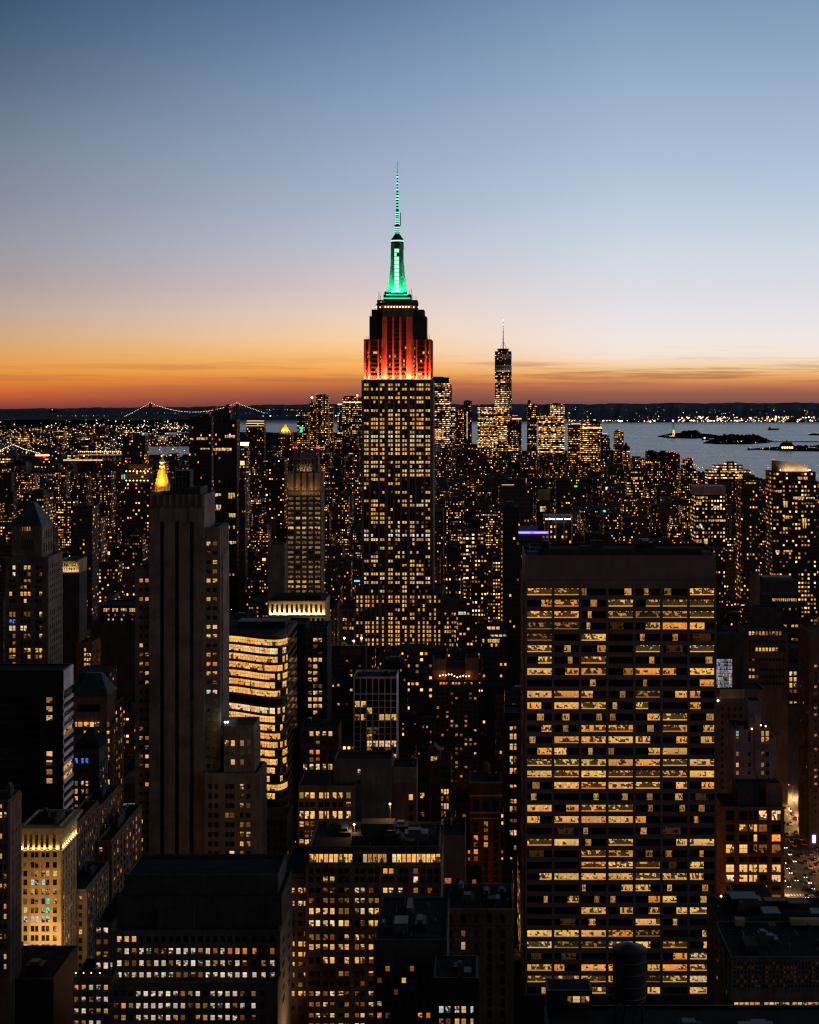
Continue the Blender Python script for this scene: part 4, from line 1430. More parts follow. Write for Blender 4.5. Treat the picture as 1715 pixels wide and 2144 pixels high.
def curved_office():
    Y = 760.0
    b = Bld('curved-corner office blazing with broad yellow window bands beside the tall brown shaft', 540, Y, wall='brownstone', vb=1660)
    sc = Y / F
    x0 = WXp(440, Y)
    # plan outline: a long soft bow towards the avenue, then a tight turn away
    def bow(p):
        t = min(1.0, max(0.0, (p - 470) / 115.0))
        return Y - 13.0 * t * t * (3 - 2 * t)
    pts = [(WXp(p, Y), bow(p)) for p in range(440, 594, 11)]
    nf = len(pts)
    xe, ye = pts[-1]
    for i in range(1, 7):
        a = math.radians(14 * i)
        pts.append((xe + 5.2 * math.sin(a), ye + 9.0 * (1 - math.cos(a))))
    back = [(pts[-1][0], Y + 36), (x0, Y + 36)]
    zt = WZp(1322, Y)
    ring = pts + back
    def prism(mb, off, z0, z1, mat, cap=True):
        rp = []
        for i, (x, y) in enumerate(ring):
            if i < len(pts):
                ax_, ay_ = pts[max(0, i - 1)]
                bx_, by_ = pts[min(len(pts) - 1, i + 1)]
                l_ = math.hypot(bx_ - ax_, by_ - ay_)
                nx, ny = (by_ - ay_) / l_, -(bx_ - ax_) / l_
                rp.append((x + nx * off, y + ny * off))
            else:
                rp.append((x, y))
        n = len(rp)
        base = len(mb.v)
        mb.v.extend([(x, y, z0) for x, y in rp] + [(x, y, z1) for x, y in rp])
        for i in range(n):
            k = (i + 1) % n
            mb.f.append((base + i, base + k, base + n + k, base + n + i))
            mb.mi.append(mb.mat(mat)); mb.uv.append([(0, 0)] * 4); mb.att.append(None)
        for ids in ([base + n - 1 - i for i in range(n)], [base + n + i for i in range(n)]):
            mb.f.append(tuple(ids)); mb.mi.append(mb.mat(mat)); mb.uv.append([(0, 0)] * n); mb.att.append(None)
    prism(b.g, 0.0, 0, zt - 0.2, 'glass')
    tops = [1330.5 + 17.55 * i for i in range(26)]
    prism(b.w, 0.45, WZp(tops[0], Y), zt, 'brownstone')
    for t in tops:
        prism(b.w, 0.45, WZp(t + 17.55, Y), WZp(t + 12.4, Y), 'brownstone')
    prism(b.w, 0.44, 0, WZp(tops[-1] + 17.5, Y), 'brownstone')
    b.r.face([(x0 + .5, Y + .5, zt + .02), (pts[nf - 1][0] - 1, Y - 12, zt + .02), (pts[-1][0] - 1, Y + 30, zt + .02), (x0 + .5, Y + 35, zt + .02)], 'roof')
    density = [1, 1, 1, .92, .88, .88, .88, .06, .97, .85, .6, .7, .85, .75, .85, .8, .75, .8, .6, .5, .4, .3, .2, .2, .2, .2]
    for ri, t in enumerate(tops[:-1]):
        i = 0
        while i < len(pts) - 1:
            for sub in ((0, 1),):
                (ax, ay), (bx, by) = pts[i], pts[i + 1]
                d = min(1, density[ri] * 1.12) * (1 if i < nf - 1 else 0.4)
                if random.random() < d:
                    p = (ax + (bx - ax) * sub[0], ay + (by - ay) * sub[0])
                    q = (ax + (bx - ax) * sub[1], ay + (by - ay) * sub[1])
                    nx, ny = (by - ay), -(bx - ax)
                    l = math.hypot(nx, ny)
                    nx, ny = nx / l * 0.12, ny / l * 0.12
                    z0, z1 = WZp(t + 12.2, Y), WZp(t + 0.2, Y)
                    quad = [(p[0] + nx, p[1] + ny, z0), (q[0] + nx, q[1] + ny, z0), (q[0] + nx, q[1] + ny, z1), (p[0] + nx, p[1] + ny, z1)]
                    b.wins.append((quad, random.choice('wwaw' if ri not in (1, 8) else 'wpp'), random.uniform(0.9, 1.3), 2, True, random.uniform(-.4, .04)))
            i += 1
    REG.append((x0, pts[-1][0], Y, Y + 36, 440, 605, 1325, 1660))
    mb = MB()
    mb.box(WXp(490, Y), WXp(590, Y), Y + 12, Y + 24, zt, zt + 3.2, 'black')
    b.part(mb, 'plant_room')
    b.done()
    b = Bld('black slab with paired lit windows on its west half behind the curved office', 645, 820.0, wall='dark', vb=1500)
    Y = 820.0
    v = b.vol(598, 640, 1306, dY=-3, depth=22, wall='black')
    v2 = b.vol(640, 684, 1314, depth=24)
    b.front(640, 684, 1320, 1620, [(645, 652.7), (655.7, 664.5), (667, 674.5)], rows(1336, 13.8, 20, 8), S_(['.ww', '.d.', '..d', 'www', 'dw.', 'ww.', 'ww.', '.dd', 'dpw', 'www', 'www', '.w.', 'd..', 'ww.', '...'], lo=0.8, hi=1.2))
    b.side(4, 0.5, 1320, 1620, rows(1336, 13.8, 20, 8), P_(0.1))
    b.clutter(2)
    b.done()


def colonnade_block():
    Y = 900.0
    b = Bld('white classical block with floodlit pilaster storey under a dark hipped roof', 621, Y, wall='buff', vb=1330)
    v = b.vol(563, 681, 1257, depth=26, parapet=0.4)
    mb = MB()
    mb.frustum((v[0] + v[1]) / 2, Y + 13, v[5], WZp(1246, Y + 8), (v[1] - v[0]) / 2, 13, (v[1] - v[0]) / 2 - 4, 7, 'roof')
    b.part(mb, 'hipped_roof')
    px0 = [568 + i * 10.2 for i in range(11)]
    b.front(563, 681, 1259, 1287, [(p, p + 5.2) for p in px0], [(1265, 1283)], lambda r, c: ('a', 0.06), relief=0.6, panes=2)
    mb = MB()
    for pa, h, o in ((1288, 0.8, 1.8), (1258, 0.7, 1.0)):
        mb.box(v[0] - .4, v[1] + .4, Y - o, Y - 0.02, WZp(pa, Y) - h, WZp(pa, Y), 'buff')
    b.part(mb, 'cornice')
    area_light('floodlight', (WXp(622, Y), Y - 1.6, WZp(1287.5, Y) + 0.3), (0, 0.5, 1), WXp(679, Y) - WXp(565, Y), 0.4, 7500, (1, 0.78, 0.45), b.root, b.off, 160)
    for px in (568, 584, 600, 630, 646, 662):
        mb = MB()
        mb.octa((WXp(px, Y), Y - 1.7, WZp(1285.5, Y)), 0.5, 'e_warm')
        b.part(mb, 'floodlight_lamp')
    b.front(563, 681, 1290, 1500, cols(568, 9.5, 12, 6), rows(1294, 13.0, 14, 8), P_([.5, .4, .3] + [.15] * 12, 'awp'), relief=0.4)
    area_light('floodlight', (WXp(660, Y), Y - 2, WZp(1322, Y)), (0, 0.5, 1), 11, 0.4, 900, (1, 0.75, 0.42), b.root, b.off, 150)
    b.side(4, 0.5, 1290, 1500, rows(1294, 13.0, 14, 8), P_(.3))
    b.done()
    Y = 1010.0
    b = Bld('slim tower with flared tan crown, steel lantern and pale gridded bays', 640, Y, wall='limestone', name='residential_tower', vb=1250)
    v = b.vol(602.5, 671.5, 1028, depth=22, parapet=0.5)
    cs = [(603.5, 614.5), (619.5, 628.5), (633, 641.5), (646.5, 655), (659.5, 670.5)]
    rr = rows(1031, 10.25, 40, 5.0)
    pr = [.1, .25, .2, .2, .3, .5, .3, .95, .3, .5, .3, .3, .25, .3, .2, .3, .25, .4, .5, .4, .3]

    def lit(r, c):
        p = pr[r] if r < len(pr) else .2
        if r == 7:
            return 'w', random.uniform(1.0, 1.3)
        if r in (5, 18, 19) and random.random() < 0.6:
            return 'w', random.uniform(0.6, 1)
        return (random.choice('ppwa'), random.uniform(0.12, 0.34)) if random.random() < 0.85 else None
    b.front(602.5, 671.5, 1029, 1450, cs, rr, lit, relief=0.45, panes=3)
    b.side(3, 0.5, 1029, 1450, rr, P_(0.05))
    mb = MB()      # flared crown: five panels leaning out
    zb, zt = WZp(1026, Y), WZp(990, Y)
    for a, c in cs:
        xa, xb = WXp(a, Y), WXp(c, Y)
        o0, o1 = 0.4, 1.6
        lx = -0.8 if a < 610 else 0
        rx = 0.8 if a > 655 else 0
        q = [(xa, Y - o0, zb), (xb, Y - o0, zb), (xb + rx, Y - o1, zt), (xa + lx, Y - o1, zt)]
        base = len(mb.v)
        mb.v.extend(q + [(x, Y + 0.6, z) for x, y, z in q])
        for idx in ((0, 1, 2, 3), (7, 6, 5, 4), (0, 4, 5, 1), (1, 5, 6, 2), (2, 6, 7, 3), (3, 7, 4, 0)):
            mb.f.append(tuple(base + i for i in idx)); mb.mi.append(mb.mat('buff')); mb.uv.append([(0, 0)] * 4); mb.att.append(None)
    mb.box(v[0] + 0.3, v[1] - 0.3, Y + 0.1, v[3], zb - 0.5, zt, 'brownstone')
    x = v[1]
    base = len(mb.v)
    mb.v.extend([(x - .5, Y, zb), (x - .5, Y + 22, zb), (x + 1.2, Y + 22, zt), (x + 1.2, Y - 1.0, zt), (x - .9, Y, zb), (x - .9, Y + 22, zb), (x + .8, Y + 22, zt), (x + .8, Y - 1.0, zt)])
    for idx in ((0, 1, 2, 3), (7, 6, 5, 4), (0, 4, 5, 1), (1, 5, 6, 2), (2, 6, 7, 3), (3, 7, 4, 0)):
        mb.f.append(tuple(base + i for i in idx)); mb.mi.append(mb.mat('limestone')); mb.uv.append([(0, 0)] * 4); mb.att.append(None)
    b.part(mb, 'crown')
    mb = MB()
    zl = WZp(940, Y + 6)
    mb.box(WXp(616, Y + 6), WXp(666, Y + 6), Y + 8, Y + 17, zt, WZp(960, Y + 8), 'limestone')
    for i in range(8):
        xx = WXp(616 + i * 7, Y + 6)
        mb.box(xx - 0.35, xx + 0.35, Y + 5.6, Y + 6.4, zt - 0.5, zl + random.uniform(-2, 0), 'steel')
        mb.box(xx - 0.35, xx + 0.35, Y + 18, Y + 18.8, zt - 0.5, zl, 'steel')
    for z in (zl - 1, zl - 7, zl - 13):
        mb.box(WXp(615, Y + 6), WXp(667, Y + 6), Y + 5.7, Y + 6.1, z, z + 0.5, 'steel')
    b.part(mb, 'lantern')
    area_light('lantern_light', (WXp(636, Y), Y + 4.5, zt + 0.8), (0, 0.6, 1), 9, 0.5, 420, (1, 0.66, 0.26), b.root, b.off, 150)
    area_light('crown_light', (WXp(637, Y), Y - 4.5, zb - 3), (0, 0.7, 1), 20, 0.5, 420, (1, 0.6, 0.28), b.root, b.off, 150)
    b.redlamp(*[(WXp(p, Y + 6), Y + 5.5, zl + 0.9) for p in (615, 621, 664, 668)], r=0.7)
    b.redlamp(*[(WXp(p, Y + 6), Y + 5.5, zl + 0.6) for p in (632, 645)], r=0.35)
    b.done()
    Y = 960.0
    b = Bld('plain windowless tan slab stepped in front of the flared-crown tower', 580, Y, wall='limestone', vb=1255)
    b.vol(560, 595, 1140, depth=16)
    b.side(3, 0.4, 1145, 1400, rows(1150, 12, 18, 7), P_(.15))
    b.done()


def centre_low():
    Y = 800.0
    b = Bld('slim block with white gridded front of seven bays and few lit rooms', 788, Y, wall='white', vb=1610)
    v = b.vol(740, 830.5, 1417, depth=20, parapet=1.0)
    cs = cols(743.2, 12.75, 7, 10.2)
    rr = [(1421, 1451)] + rows(1454, 13.85, 13, 12.4)
    L = ['.......', '.......', 'ww.....', '..w....', 'dw..www', '.......', '..dd...', '..w....', '..ppppp', '..d..d.', '...dwww', '.......', '.......', '.......']
    b.front(740, 830.5, 1419, 1640, cs, rr, S_(L, lo=0.6, hi=1.1), relief=0.3, panes=2)
    b.clutter(3)
    b.done()
    Y = 780.0
    b = Bld('ornate brown block with lit attic windows left of the white-gridded block', 670, Y, wall='brownstone', vb=1640)
    v = b.vol(629, 709, 1522, depth=18)
    cs = cols(635, 13.2, 5, 8.2)
    b.front(629, 709, 1526, 1720, cs, [(1531, 1541), (1551, 1557), (1570, 1579), (1586, 1595), (1599.5, 1611.5), (1620, 1629), (1640, 1650), (1662, 1672)], S_(['.wwwp', '..d..', '.oo..', '.dd..', 'pppww', '.....', '.d...'], lo=0.9, hi=1.3), relief=0.4)
    mb = MB()
    mb.box(v[0] - .6, v[1] + .6, Y - 1.0, Y - 0.02, WZp(1547, Y) - .5, WZp(1547, Y) + .3, 'brownstone')
    mb.box(v[0] - .6, v[1] + .6, Y - 1.0, Y - 0.02, WZp(1615, Y) - .5, WZp(1615, Y) + .3, 'brownstone')
    b.part(mb, 'cornice')
    b.clutter(3)
    b.done()
    Y = 640.0
    b = Bld('brown loft with rows of paired bright windows and a blank west wall', 690, Y, wall='brownstone', vb=1790)
    b.vol(624, 742, 1645, depth=22)
    b.front(624, 742, 1652, 1900, [(627, 636), (638.5, 647), (649.5, 659), (668, 677), (680, 689), (696.5, 705), (708.5, 717.5), (725, 734.5)],
            [(1659, 1671.5), (1679, 1689), (1698, 1714), (1719.5, 1730.5), (1739, 1752.5), (1757.5, 1767.5), (1777, 1788), (1800, 1810), (1820, 1830)],
            S_(['dwwwwwwd', '.......w', 'wpwwwwww', 'wdd.....', '.ddwww..', 'www..d..', 'wwd.....', 'dd......', '.d......'], lo=0.85, hi=1.3))
    b.vol(700, 820, 1590, dY=6, depth=16, wall='concrete')
    b.front(700, 755, 1596, 1650, [(749, 756)], [(1610, 1622), (1632, 1640)], S_(['p', '.']), dY=6, wall='concrete')
    b.vol(820, 872, 1606, dY=8, depth=16, wall='limestone')
    b.front(820, 872, 1640, 1900, [(856, 865)], rows(1663, 22, 6, 12), S_(['w', '.', '.', 'd']), dY=8)
    mb = MB()
    x = WXp(691, Y)
    mb.tube((x, Y - 0.8, WZp(1600, Y)), (x, Y - 0.8, WZp(1636, Y)), 0.3, 'metal')
    mb.tube((x, Y - 0.8, WZp(1636, Y)), (x - 1.4, Y - 0.8, WZp(1645, Y)), 0.3, 'metal')
    mb.tube((x - 1.4, Y - 0.8, WZp(1645, Y)), (x - 1.4, Y - 0.8, WZp(1790, Y)), 0.3, 'metal')
    b.part(mb, 'flue_pipe')
    b.clutter(3)
    b.done()
    Y = 720.0
    b = Bld('gabled brown tower with triple bright windows on its west side', 910, Y, wall='brownstone', vb=1735)
    b.vol(876, 944, 1592, depth=18)
    g = b.vol(896, 922, 1574, dY=-1.5, depth=12, parapet=0)
    mb = MB()
    mb.frustum((g[0] + g[1]) / 2, Y + 3, g[5], WZp(1560, Y), (g[1] - g[0]) / 2, 4.4, 0.15, 4.2, 'brownstone')
    for px in (878, 942):
        x = WXp(px, Y)
        mb.frustum(x, Y + 1, WZp(1594, Y), WZp(1584, Y), 0.9, 0.9, 0.1, 0.1, 'brownstone')
    b.part(mb, 'gable')
    b.front(896, 922, 1578, 1600, [(902, 908), (909.5, 915.5)], [(1583.5, 1593)], S_(['ww']), dY=-1.5)
    b.front(876, 944, 1600, 1880, cols(902, 5.6, 3, 4.6) + cols(923.5, 5.8, 3, 4.7), [(1603, 1610), (1619, 1627), (1636, 1644), (1652, 1663), (1667, 1677), (1682, 1694), (1698.5, 1710), (1714.5, 1726.5), (1735, 1745), (1756, 1766)],
            S_(['.d....', '......', '......', 'wwwwww', '...d.d', 'wwwwpp', 'ddwdd.', 'pppppp', '......', '....ww']), relief=0.4)
    b.done()
    b = Bld('small dark wing with two lone lit windows in front of the gabled tower', 878, 705.0, wall='dark', vb=1735)
    b.vol(868, 900, 1640, depth=12)
    b.front(868, 900, 1645, 1800, [(880, 888.5)], [(1660, 1671), (1700, 1710)], S_(['w', 'd']))
    b.done()
    Y = 690.0
    b = Bld('narrow red-brick tower with white quoins and three tall arches', 1017, Y, wall='redbrick', vb=1780)
    v = b.vol(984, 1050, 1637, depth=18, parapet=0.6)
    mb = MB()
    for pa, h, o in ((1637, .8, 1.3), (1664, .6, 1.0), (1700, .5, .7), (1712, .4, .6)):
        mb.box(v[0] - .5, v[1] + .5, Y - o, Y - .02, WZp(pa, Y) - h, WZp(pa, Y), 'white' if pa != 1637 else 'pink')
    for i in range(34):
        z = WZp(1700 + i * 4.4, Y)
        for s_ in (v[0], v[1] - 0.9):
            mb.box(s_ - .02, s_ + (0.9 if i % 2 else 0.6) , Y - 0.5, Y - .01, z - .62, z, 'pink')
    for px in (984.5, 1004.5, 1025.5, 1046):
        mb.box(WXp(px, Y), WXp(px + 3, Y), Y - .8, Y - .02, WZp(1698, Y), WZp(1665, Y), 'pink')
    b.part(mb, 'stone_trim')
    mb = MB()
    for c in (997.5, 1018, 1038):       # arched openings
        x, r = WXp(c, Y), 6.2 * Y / F
        zc = WZp(1682, Y)
        out = [(x - r, Y - .1, WZp(1698, Y)), (x + r, Y - .1, WZp(1698, Y))] + [(x + r * math.cos(a), Y - .1, zc + r * math.sin(a)) for a in [math.pi * k / 12 for k in range(13)]]
        mb.face(out, 'glass')
    b.part(mb, 'arched_window')
    b.front(984, 1050, 1714, 1900, [(992, 1001), (1013, 1022), (1033, 1042)], rows(1720, 14.5, 11, 10), S_(['.d.', '.d.', 'od.', 'dw.', 'o..', 'd..'] + ['...'] * 6, lo=.6, hi=1.1), relief=0.3)
    b.clutter(2, tank=True)
    b.done()
    b = Bld('narrow dark slab with a single lit column of windows, hard by the big office slab', 1076, 760.0, wall='black', vb=1830)
    Y = 760.0
    b.vol(1056, 1094, 1492, depth=20)
    b.front(1056, 1094, 1500, 1950, [(1067.5, 1074), (1076, 1081.5)], [(1521, 1528.5), (1536, 1548), (1557, 1561), (1562.5, 1570), (1583, 1601), (1608, 1620), (1643, 1650), (1673, 1682), (1688, 1699), (1715, 1722), (1738, 1749), (1770, 1779), (1795, 1805)], S_(['ww', 'ww', 'pp', 'ww', 'pd', 'ww', 'ww', 'ww', 'wd', 'dd', 'pp', '.d', 'w.'], lo=.8, hi=1.2))
    b.done()
    Y = 850.0
    b = Bld('dark tower with an orange-lit rooftop bar terrace', 954, Y, wall='dark', vb=1660)
    b.vol(905, 1003, 1424, depth=24)
    t = b.vol(906, 934, 1380, dY=6, depth=14, z0=WZp(1428, Y), wall='brownstone')
    b.vol(975, 1003, 1378, dY=6, depth=14, z0=WZp(1428, Y), wall='brownstone')
    b.vol(934, 975, 1384, dY=8, depth=10, z0=WZp(1428, Y), wall='black')
    zt = WZp(1427, Y)
    for i in range(11):
        mb = MB()
        px = 921 + i * 6.1
        mb.octa((WXp(px, Y), Y + random.uniform(1, 3), zt + random.uniform(2.2, 3.6)), 0.5, 'e_warm')
        b.part(mb, 'festoon_lamp')
    b.front(912, 992, 1427.5, 1434, cols(914, 6.4, 12, 5.0), [(1428.3, 1433)], lambda r, c: (random.choice('oaw'), random.uniform(.5, 1.2)) if random.random() < .8 else None, relief=.2)
    area_light('terrace_light', (WXp(952, Y), Y + 3, zt + 4.5), (0, 0.4, -1), 18, 1.0, 700, (1, 0.25, 0.06), b.root, b.off)
    b.front(905, 1003, 1440, 1750, cols(914, 9.8, 9, 5.5), rows(1450, 9.6, 26, 5), P_(.13, 'aaop', .3, 1.0))
    b.done()


def lincoln_left():
    Y = 760.0
    b = Bld('pale stone tower with green copper roof and tall arched windows at the photo edge', 70, Y, wall='limestone', vb=1400)
    v = b.vol(11, 99, 1166, depth=26)
    u = b.vol(25, 86, 1098, dY=1, depth=20, z0=v[5] - 1)
    mb = MB()
    x0, x1, Y0, Y1, _, zt = u
    mb.frustum((x0 + x1) / 2, (Y0 + Y1) / 2, zt - 0.8, WZp(1052, Y + 9), (x1 - x0) / 2 + .5, (Y1 - Y0) / 2 + .5, 1.6, 2.5, 'copper')
    b.part(mb, 'copper_roof')
    b.last = u
    b.front(25, 86, 1084 + 16, 1164, [(46, 49), (51, 54), (56, 59), (61, 64), (66, 69)], [(1103, 1112), (1130, 1150)], S_(['ddwad', '.....'], lo=.5, hi=.9), dY=1)
    b.side(4, 0.5, 1100, 1164, [(1112, 1130), (1140, 1158)], P_(.2, 'aw', .1, .4), dY=1, relief=.5)
    cc = [(19.5, 25.5), (26.5, 32.5), (43, 48.5), (50, 56), (58, 64), (74.5, 80.5), (82.5, 88.5)]
    rr = [(1184, 1192), (1198, 1206), (1213, 1219), (1226, 1232), (1239, 1247.5), (1254, 1262), (1281, 1291.5), (1297, 1305), (1310, 1320.5), (1327, 1336), (1343, 1351), (1357, 1366), (1371, 1379), (1386, 1394), (1402, 1410), (1418, 1426), (1434, 1442)]
    b.last = v
    b.front(11, 99, 1168, 1500, cc, rr, S_(['.p.ww..', '.p..d.d', '...dd..', '..do...', 'w.www.w', '...w...', 'dd.dd.p', 'bb.....', 'pppp..d', '.d.dd.p', '.d.....', 'ww.wwww', 'da..ado', '.d.....'], lo=.8, hi=1.15), relief=.4)
    b.side(6, 0.45, 1168, 1500, rr, P_([.1, .05, .05, .05, .3, .05, .1, .1, .1, .05, .05, .25, .05, .05], 'awp', .3, .8), relief=.6)
    mb = MB()
    for pa, o in ((1166, 1.2), (1250, .9), (1272, .8)):
        mb.box(v[0] - o, v[1] + o, Y - o, Y - .02, WZp(pa, Y) - .7, WZp(pa, Y), 'limestone')
        mb.box(v[1] + .02, v[1] + o, Y - .02, v[3], WZp(pa, Y) - .7, WZp(pa, Y) - .01, 'limestone')
    b.part(mb, 'cornice')
    b.done()
    Y = 1000.0
    b = Bld('long dark block of grouped lit windows under a thin ledge, beside the brown shaft', 240, Y, wall='dark', vb=1400)
    b.vol(206, 300, 1266, depth=24)
    cc = [(217 + g * 18 + i * 4.3, 217 + g * 18 + i * 4.3 + 3.6) for g in range(4) for i in range(3)]
    b.front(206, 300, 1270, 1500, cc, [(1273.5, 1281), (1285.5, 1290), (1295, 1302), (1310, 1316), (1320, 1327), (1340, 1346), (1365, 1371), (1376, 1382.5), (1386, 1392), (1400, 1406)],
            S_(['wwwwwwwwwwww', '..d.d..d..d.', '..ww..w...d.', 'dw.www.wdwwd', '.dp.wdd.ww..', '............', 'dd..ddd..d..', 'www.wwww.w..', 'ww..www..w..'], lo=.8, hi=1.2))
    b.vol(194, 300, 1302, dY=-6, depth=6)
    b.done()
    Y = 700.0
    b = Bld('low pale-roofed hall with teal and white lit front, tucked beside the tall brown shaft', 272, Y, wall='brownstone', vb=1740)
    v = b.vol(252, 296, 1640, depth=20, roof='roofpale', parapet=0)
    mb = MB()
    mb.frustum((v[0] + v[1]) / 2, Y + 10, v[5], WZp(1618, Y + 10), (v[1] - v[0]) / 2 + .5, 10.5, 1.5, 6, 'limestone')
    b.part(mb, 'hipped_roof')
    b.front(252, 296, 1660, 1760, cols(257, 5.2, 7, 4.4), [(1667, 1671), (1682, 1686), (1697, 1701.5), (1703, 1708), (1714, 1726), (1738, 1746)], S_(['.......', 'ggggggg', 'g.g.g.g', 'ccccccp', 'ppppppp', 'd.a.d.a'], lo=.25, hi=1.0))
    b.done()
    Y = 930.0
    b = Bld('red-tinted narrow block with a knot of pale windows before the long dark block', 180, Y, wall='redbrick', vb=1405)
    b.vol(160, 193, 1345, depth=20)
    b.front(160, 193, 1350, 1500, cols(171, 5.2, 4, 4), rows(1357, 10.4, 10, 6.5), S_(['.w..', '.www', '.www', '.www', 'wwww', '.d..'], lo=.8, hi=1.2))
    b.side(6, .5, 1350, 1500, rows(1357, 10.4, 10, 6.5), P_(.3, 'ao', .2, .6))
    b.done()
    Y = 1100.0
    b = Bld('floodlit white neoclassical block far left among dark roofs', 146, Y, wall='buff', vb=1200)
    b.vol(126, 166, 1200, depth=22, wall='dark', parapet=0)
    b.vol(126, 166, 1172, depth=22, z0=WZp(1200, Y), dY=.01)
    b.front(126, 166, 1175, 1199, cols(129, 5, 7, 2.6), rows(1180, 9, 2, 5.5), P_(.2, 'wp'))
    area_light('floodlight', (WXp(146, Y), Y - 2.5, WZp(1198, Y)), (0, .5, 1), 13, .5, 700, (1, .72, .4), b.root, b.off, 150)
    b.done()


def right_cluster():
    Y = 800.0
    b = Bld('olive-topped brown block under a white-lit screen, touching the office slab', 1550, Y, wall='brownstone', vb=1690)
    b.vol(1500, 1602, 1444, depth=22)
    mb = MB()
    mb.box(WXp(1507, Y), WXp(1559, Y), Y - .3, Y - .02, WZp(1462, Y), WZp(1443, Y), 'buff')
    b.part(mb, 'parapet_panel')
    b.front(1500, 1602, 1470, 1700, cols(1510, 13, 7, 5), rows(1480, 15, 14, 8), P_(.03))
    b.vol(1500, 1556, 1326, dY=10, depth=14, wall='dark')
    mb = MB()
    mb.octa((WXp(1503, Y), Y - 1, WZp(1466, Y)), .7, 'e_white')
    b.part(mb, 'wall_lamp')
    # lit mesh screen
    Yp = Y + 10
    rr = rows(1380, 7.6, 8, 7.0)
    b.front(1500, 1540, 1377, 1442, cols(1500.5, 3.3, 11, 2.9), rr, lambda r, c: (random.choice('vvpc'), random.uniform(.25, .6) * (1.5 if c in (0, 1, 8) else .8)) if c < 10 else None, dY=10, relief=.12, panes=1)
    b.done()
    Y = 742.0
    b = Bld('pinkish stepped apartment tower with a terrace and chimney stack', 1580, Y, wall='pink', name='apartment_tower', vb=1640)
    v = b.vol(1536, 1612, 1526, depth=20)
    b.vol(1567, 1594, 1468, dY=4, depth=12, z0=v[5] - 1)
    b.vol(1569, 1581, 1500, dY=0, depth=5, z0=v[5] - 1)
    b.vol(1541, 1558, 1519, dY=3, depth=6, z0=v[5] - 1)
    b.vol(1612, 1625, 1545, dY=3, depth=14)
    b.front(1536, 1612, 1530, 1700, [(1541, 1547), (1566, 1572), (1594, 1600), (1603, 1610)], [(1530.5, 1541), (1543, 1553), (1574, 1583), (1597, 1606), (1614, 1622), (1636, 1644)], S_(['g.ww', 'd.wo', 'd.d.', 'w.d.', 'd.d.', '....'], lo=.5, hi=1.1), wall='pink', relief=.2)
    mb = MB()
    mb.tube((WXp(1581, Y), Y - .6, WZp(1498, Y)), (WXp(1581, Y), Y - .6, WZp(1610, Y)), .3, 'pink')
    mb.tube((WXp(1581, Y), Y - .6, WZp(1610, Y)), (WXp(1592, Y), Y - .6, WZp(1632, Y)), .3, 'pink')
    b.part(mb, 'flue_pipe')
    mb = MB()
    for pa in (1556, 1568):
        mb.box(WXp(1582, Y), WXp(1625, Y), Y - 1.4, Y - .03, WZp(pa, Y), WZp(pa, Y) + .35, 'pink')
    b.part(mb, 'terrace_ledge')
    for px, py in ((1574, 1526), (1593, 1518), (1603, 1520)):
        mb = MB()
        mb.octa((WXp(px, Y), Y - .5, WZp(py, Y)), .5, 'e_warm')
        b.part(mb, 'terrace_lamp')
    b.clutter(2, vol=v)
    b.done()
    Y = 690.0
    b = Bld('red-brick loft with big bright windows on the street corner', 1576, Y, wall='redbrick', vb=1885)
    v = b.vol(1511, 1642, 1690, depth=24)
    cs = [(1520, 1537), (1548, 1565), (1568.5, 1576), (1578, 1585.5), (1589, 1606), (1616, 1634.5)]
    rr = [(1697, 1717), (1726, 1741), (1747, 1761.5), (1768, 1786), (1793, 1805), (1810, 1826), (1831.5, 1846), (1854, 1864), (1873, 1888), (1905, 1920)]
    L = ['....pp', '.wwwd.', '...w.o', 'ww.ddd', '......', 'wwwwww', 'pwww.p', '..dww.', 'w.pd.d', '......']
    b.front(1511, 1642, 1692, 2000, cs, rr, S_(L, lo=.95, hi=1.45), relief=.5)
    mb = MB()
    for pa, o in ((1689, 1.4), (1721, .8), (1765, .6), (1850, .9)):
        mb.box(v[0] - .4, v[1] + o * .6, Y - o, Y - .02, WZp(pa, Y) - .6, WZp(pa, Y), 'redbrick')
    b.part(mb, 'cornice')
    b.vol(1545, 1638, 1648, dY=6, depth=15, z0=v[5] - 1, wall='dark')
    b.vol(1605, 1636, 1640, dY=4, depth=6, z0=v[5] - 1, wall='brownstone')
    b.clutter(4)
    b.done()
    Y = 960.0
    b = Bld('dark block with a neat grid of small square lit windows beside the avenue', 1660, Y, wall='dark', vb=1645)
    b.vol(1618, 1694, 1356, depth=24)
    cs = [(1633, 1638.6), (1642, 1647.8), (1653, 1659), (1662, 1668), (1673, 1679), (1682, 1688)]
    b.front(1618, 1694, 1360, 1720, cs, [(1380, 1387), (1406, 1414.5), (1418, 1426.5), (1430, 1439.5), (1444, 1451), (1469, 1477), (1481, 1488), (1505, 1512), (1543, 1552), (1569, 1577.5), (1581, 1589.5), (1606, 1613.5), (1618, 1626.5)],
            S_(['......', '..pppp', '..wwww', '.dwppw', '.dddaw', '.dwwww', '.adada', '......', 'pppppp', 'pwpww.', 'ppwwww', 'pdwww.', '.dwwwd'], lo=.85, hi=1.2))
    b.vol(1600, 1694, 1478, dY=-8, depth=8)
    b.done()
    Y = 830.0
    b = Bld('near-black tower cut by the photo edge with a few orange windows', 1720, Y, wall='brownstone', vb=1700)
    b.vol(1694, 1800, 1322, depth=26)
    b.front(1694, 1800, 1330, 1760, cols(1705, 11, 7, 5.5), rows(1392, 14.5, 24, 5), P_(.22, 'oaw', .3, .9))
    b.side(3, .3, 1330, 1760, rows(1392, 14.5, 24, 5), P_(.05), which='L')
    mb = MB()
    mb.box(WXp(1701, Y), WXp(1707, Y), Y - .9, Y - .5, WZp(1764, Y), WZp(1748, Y), 'e_lav')
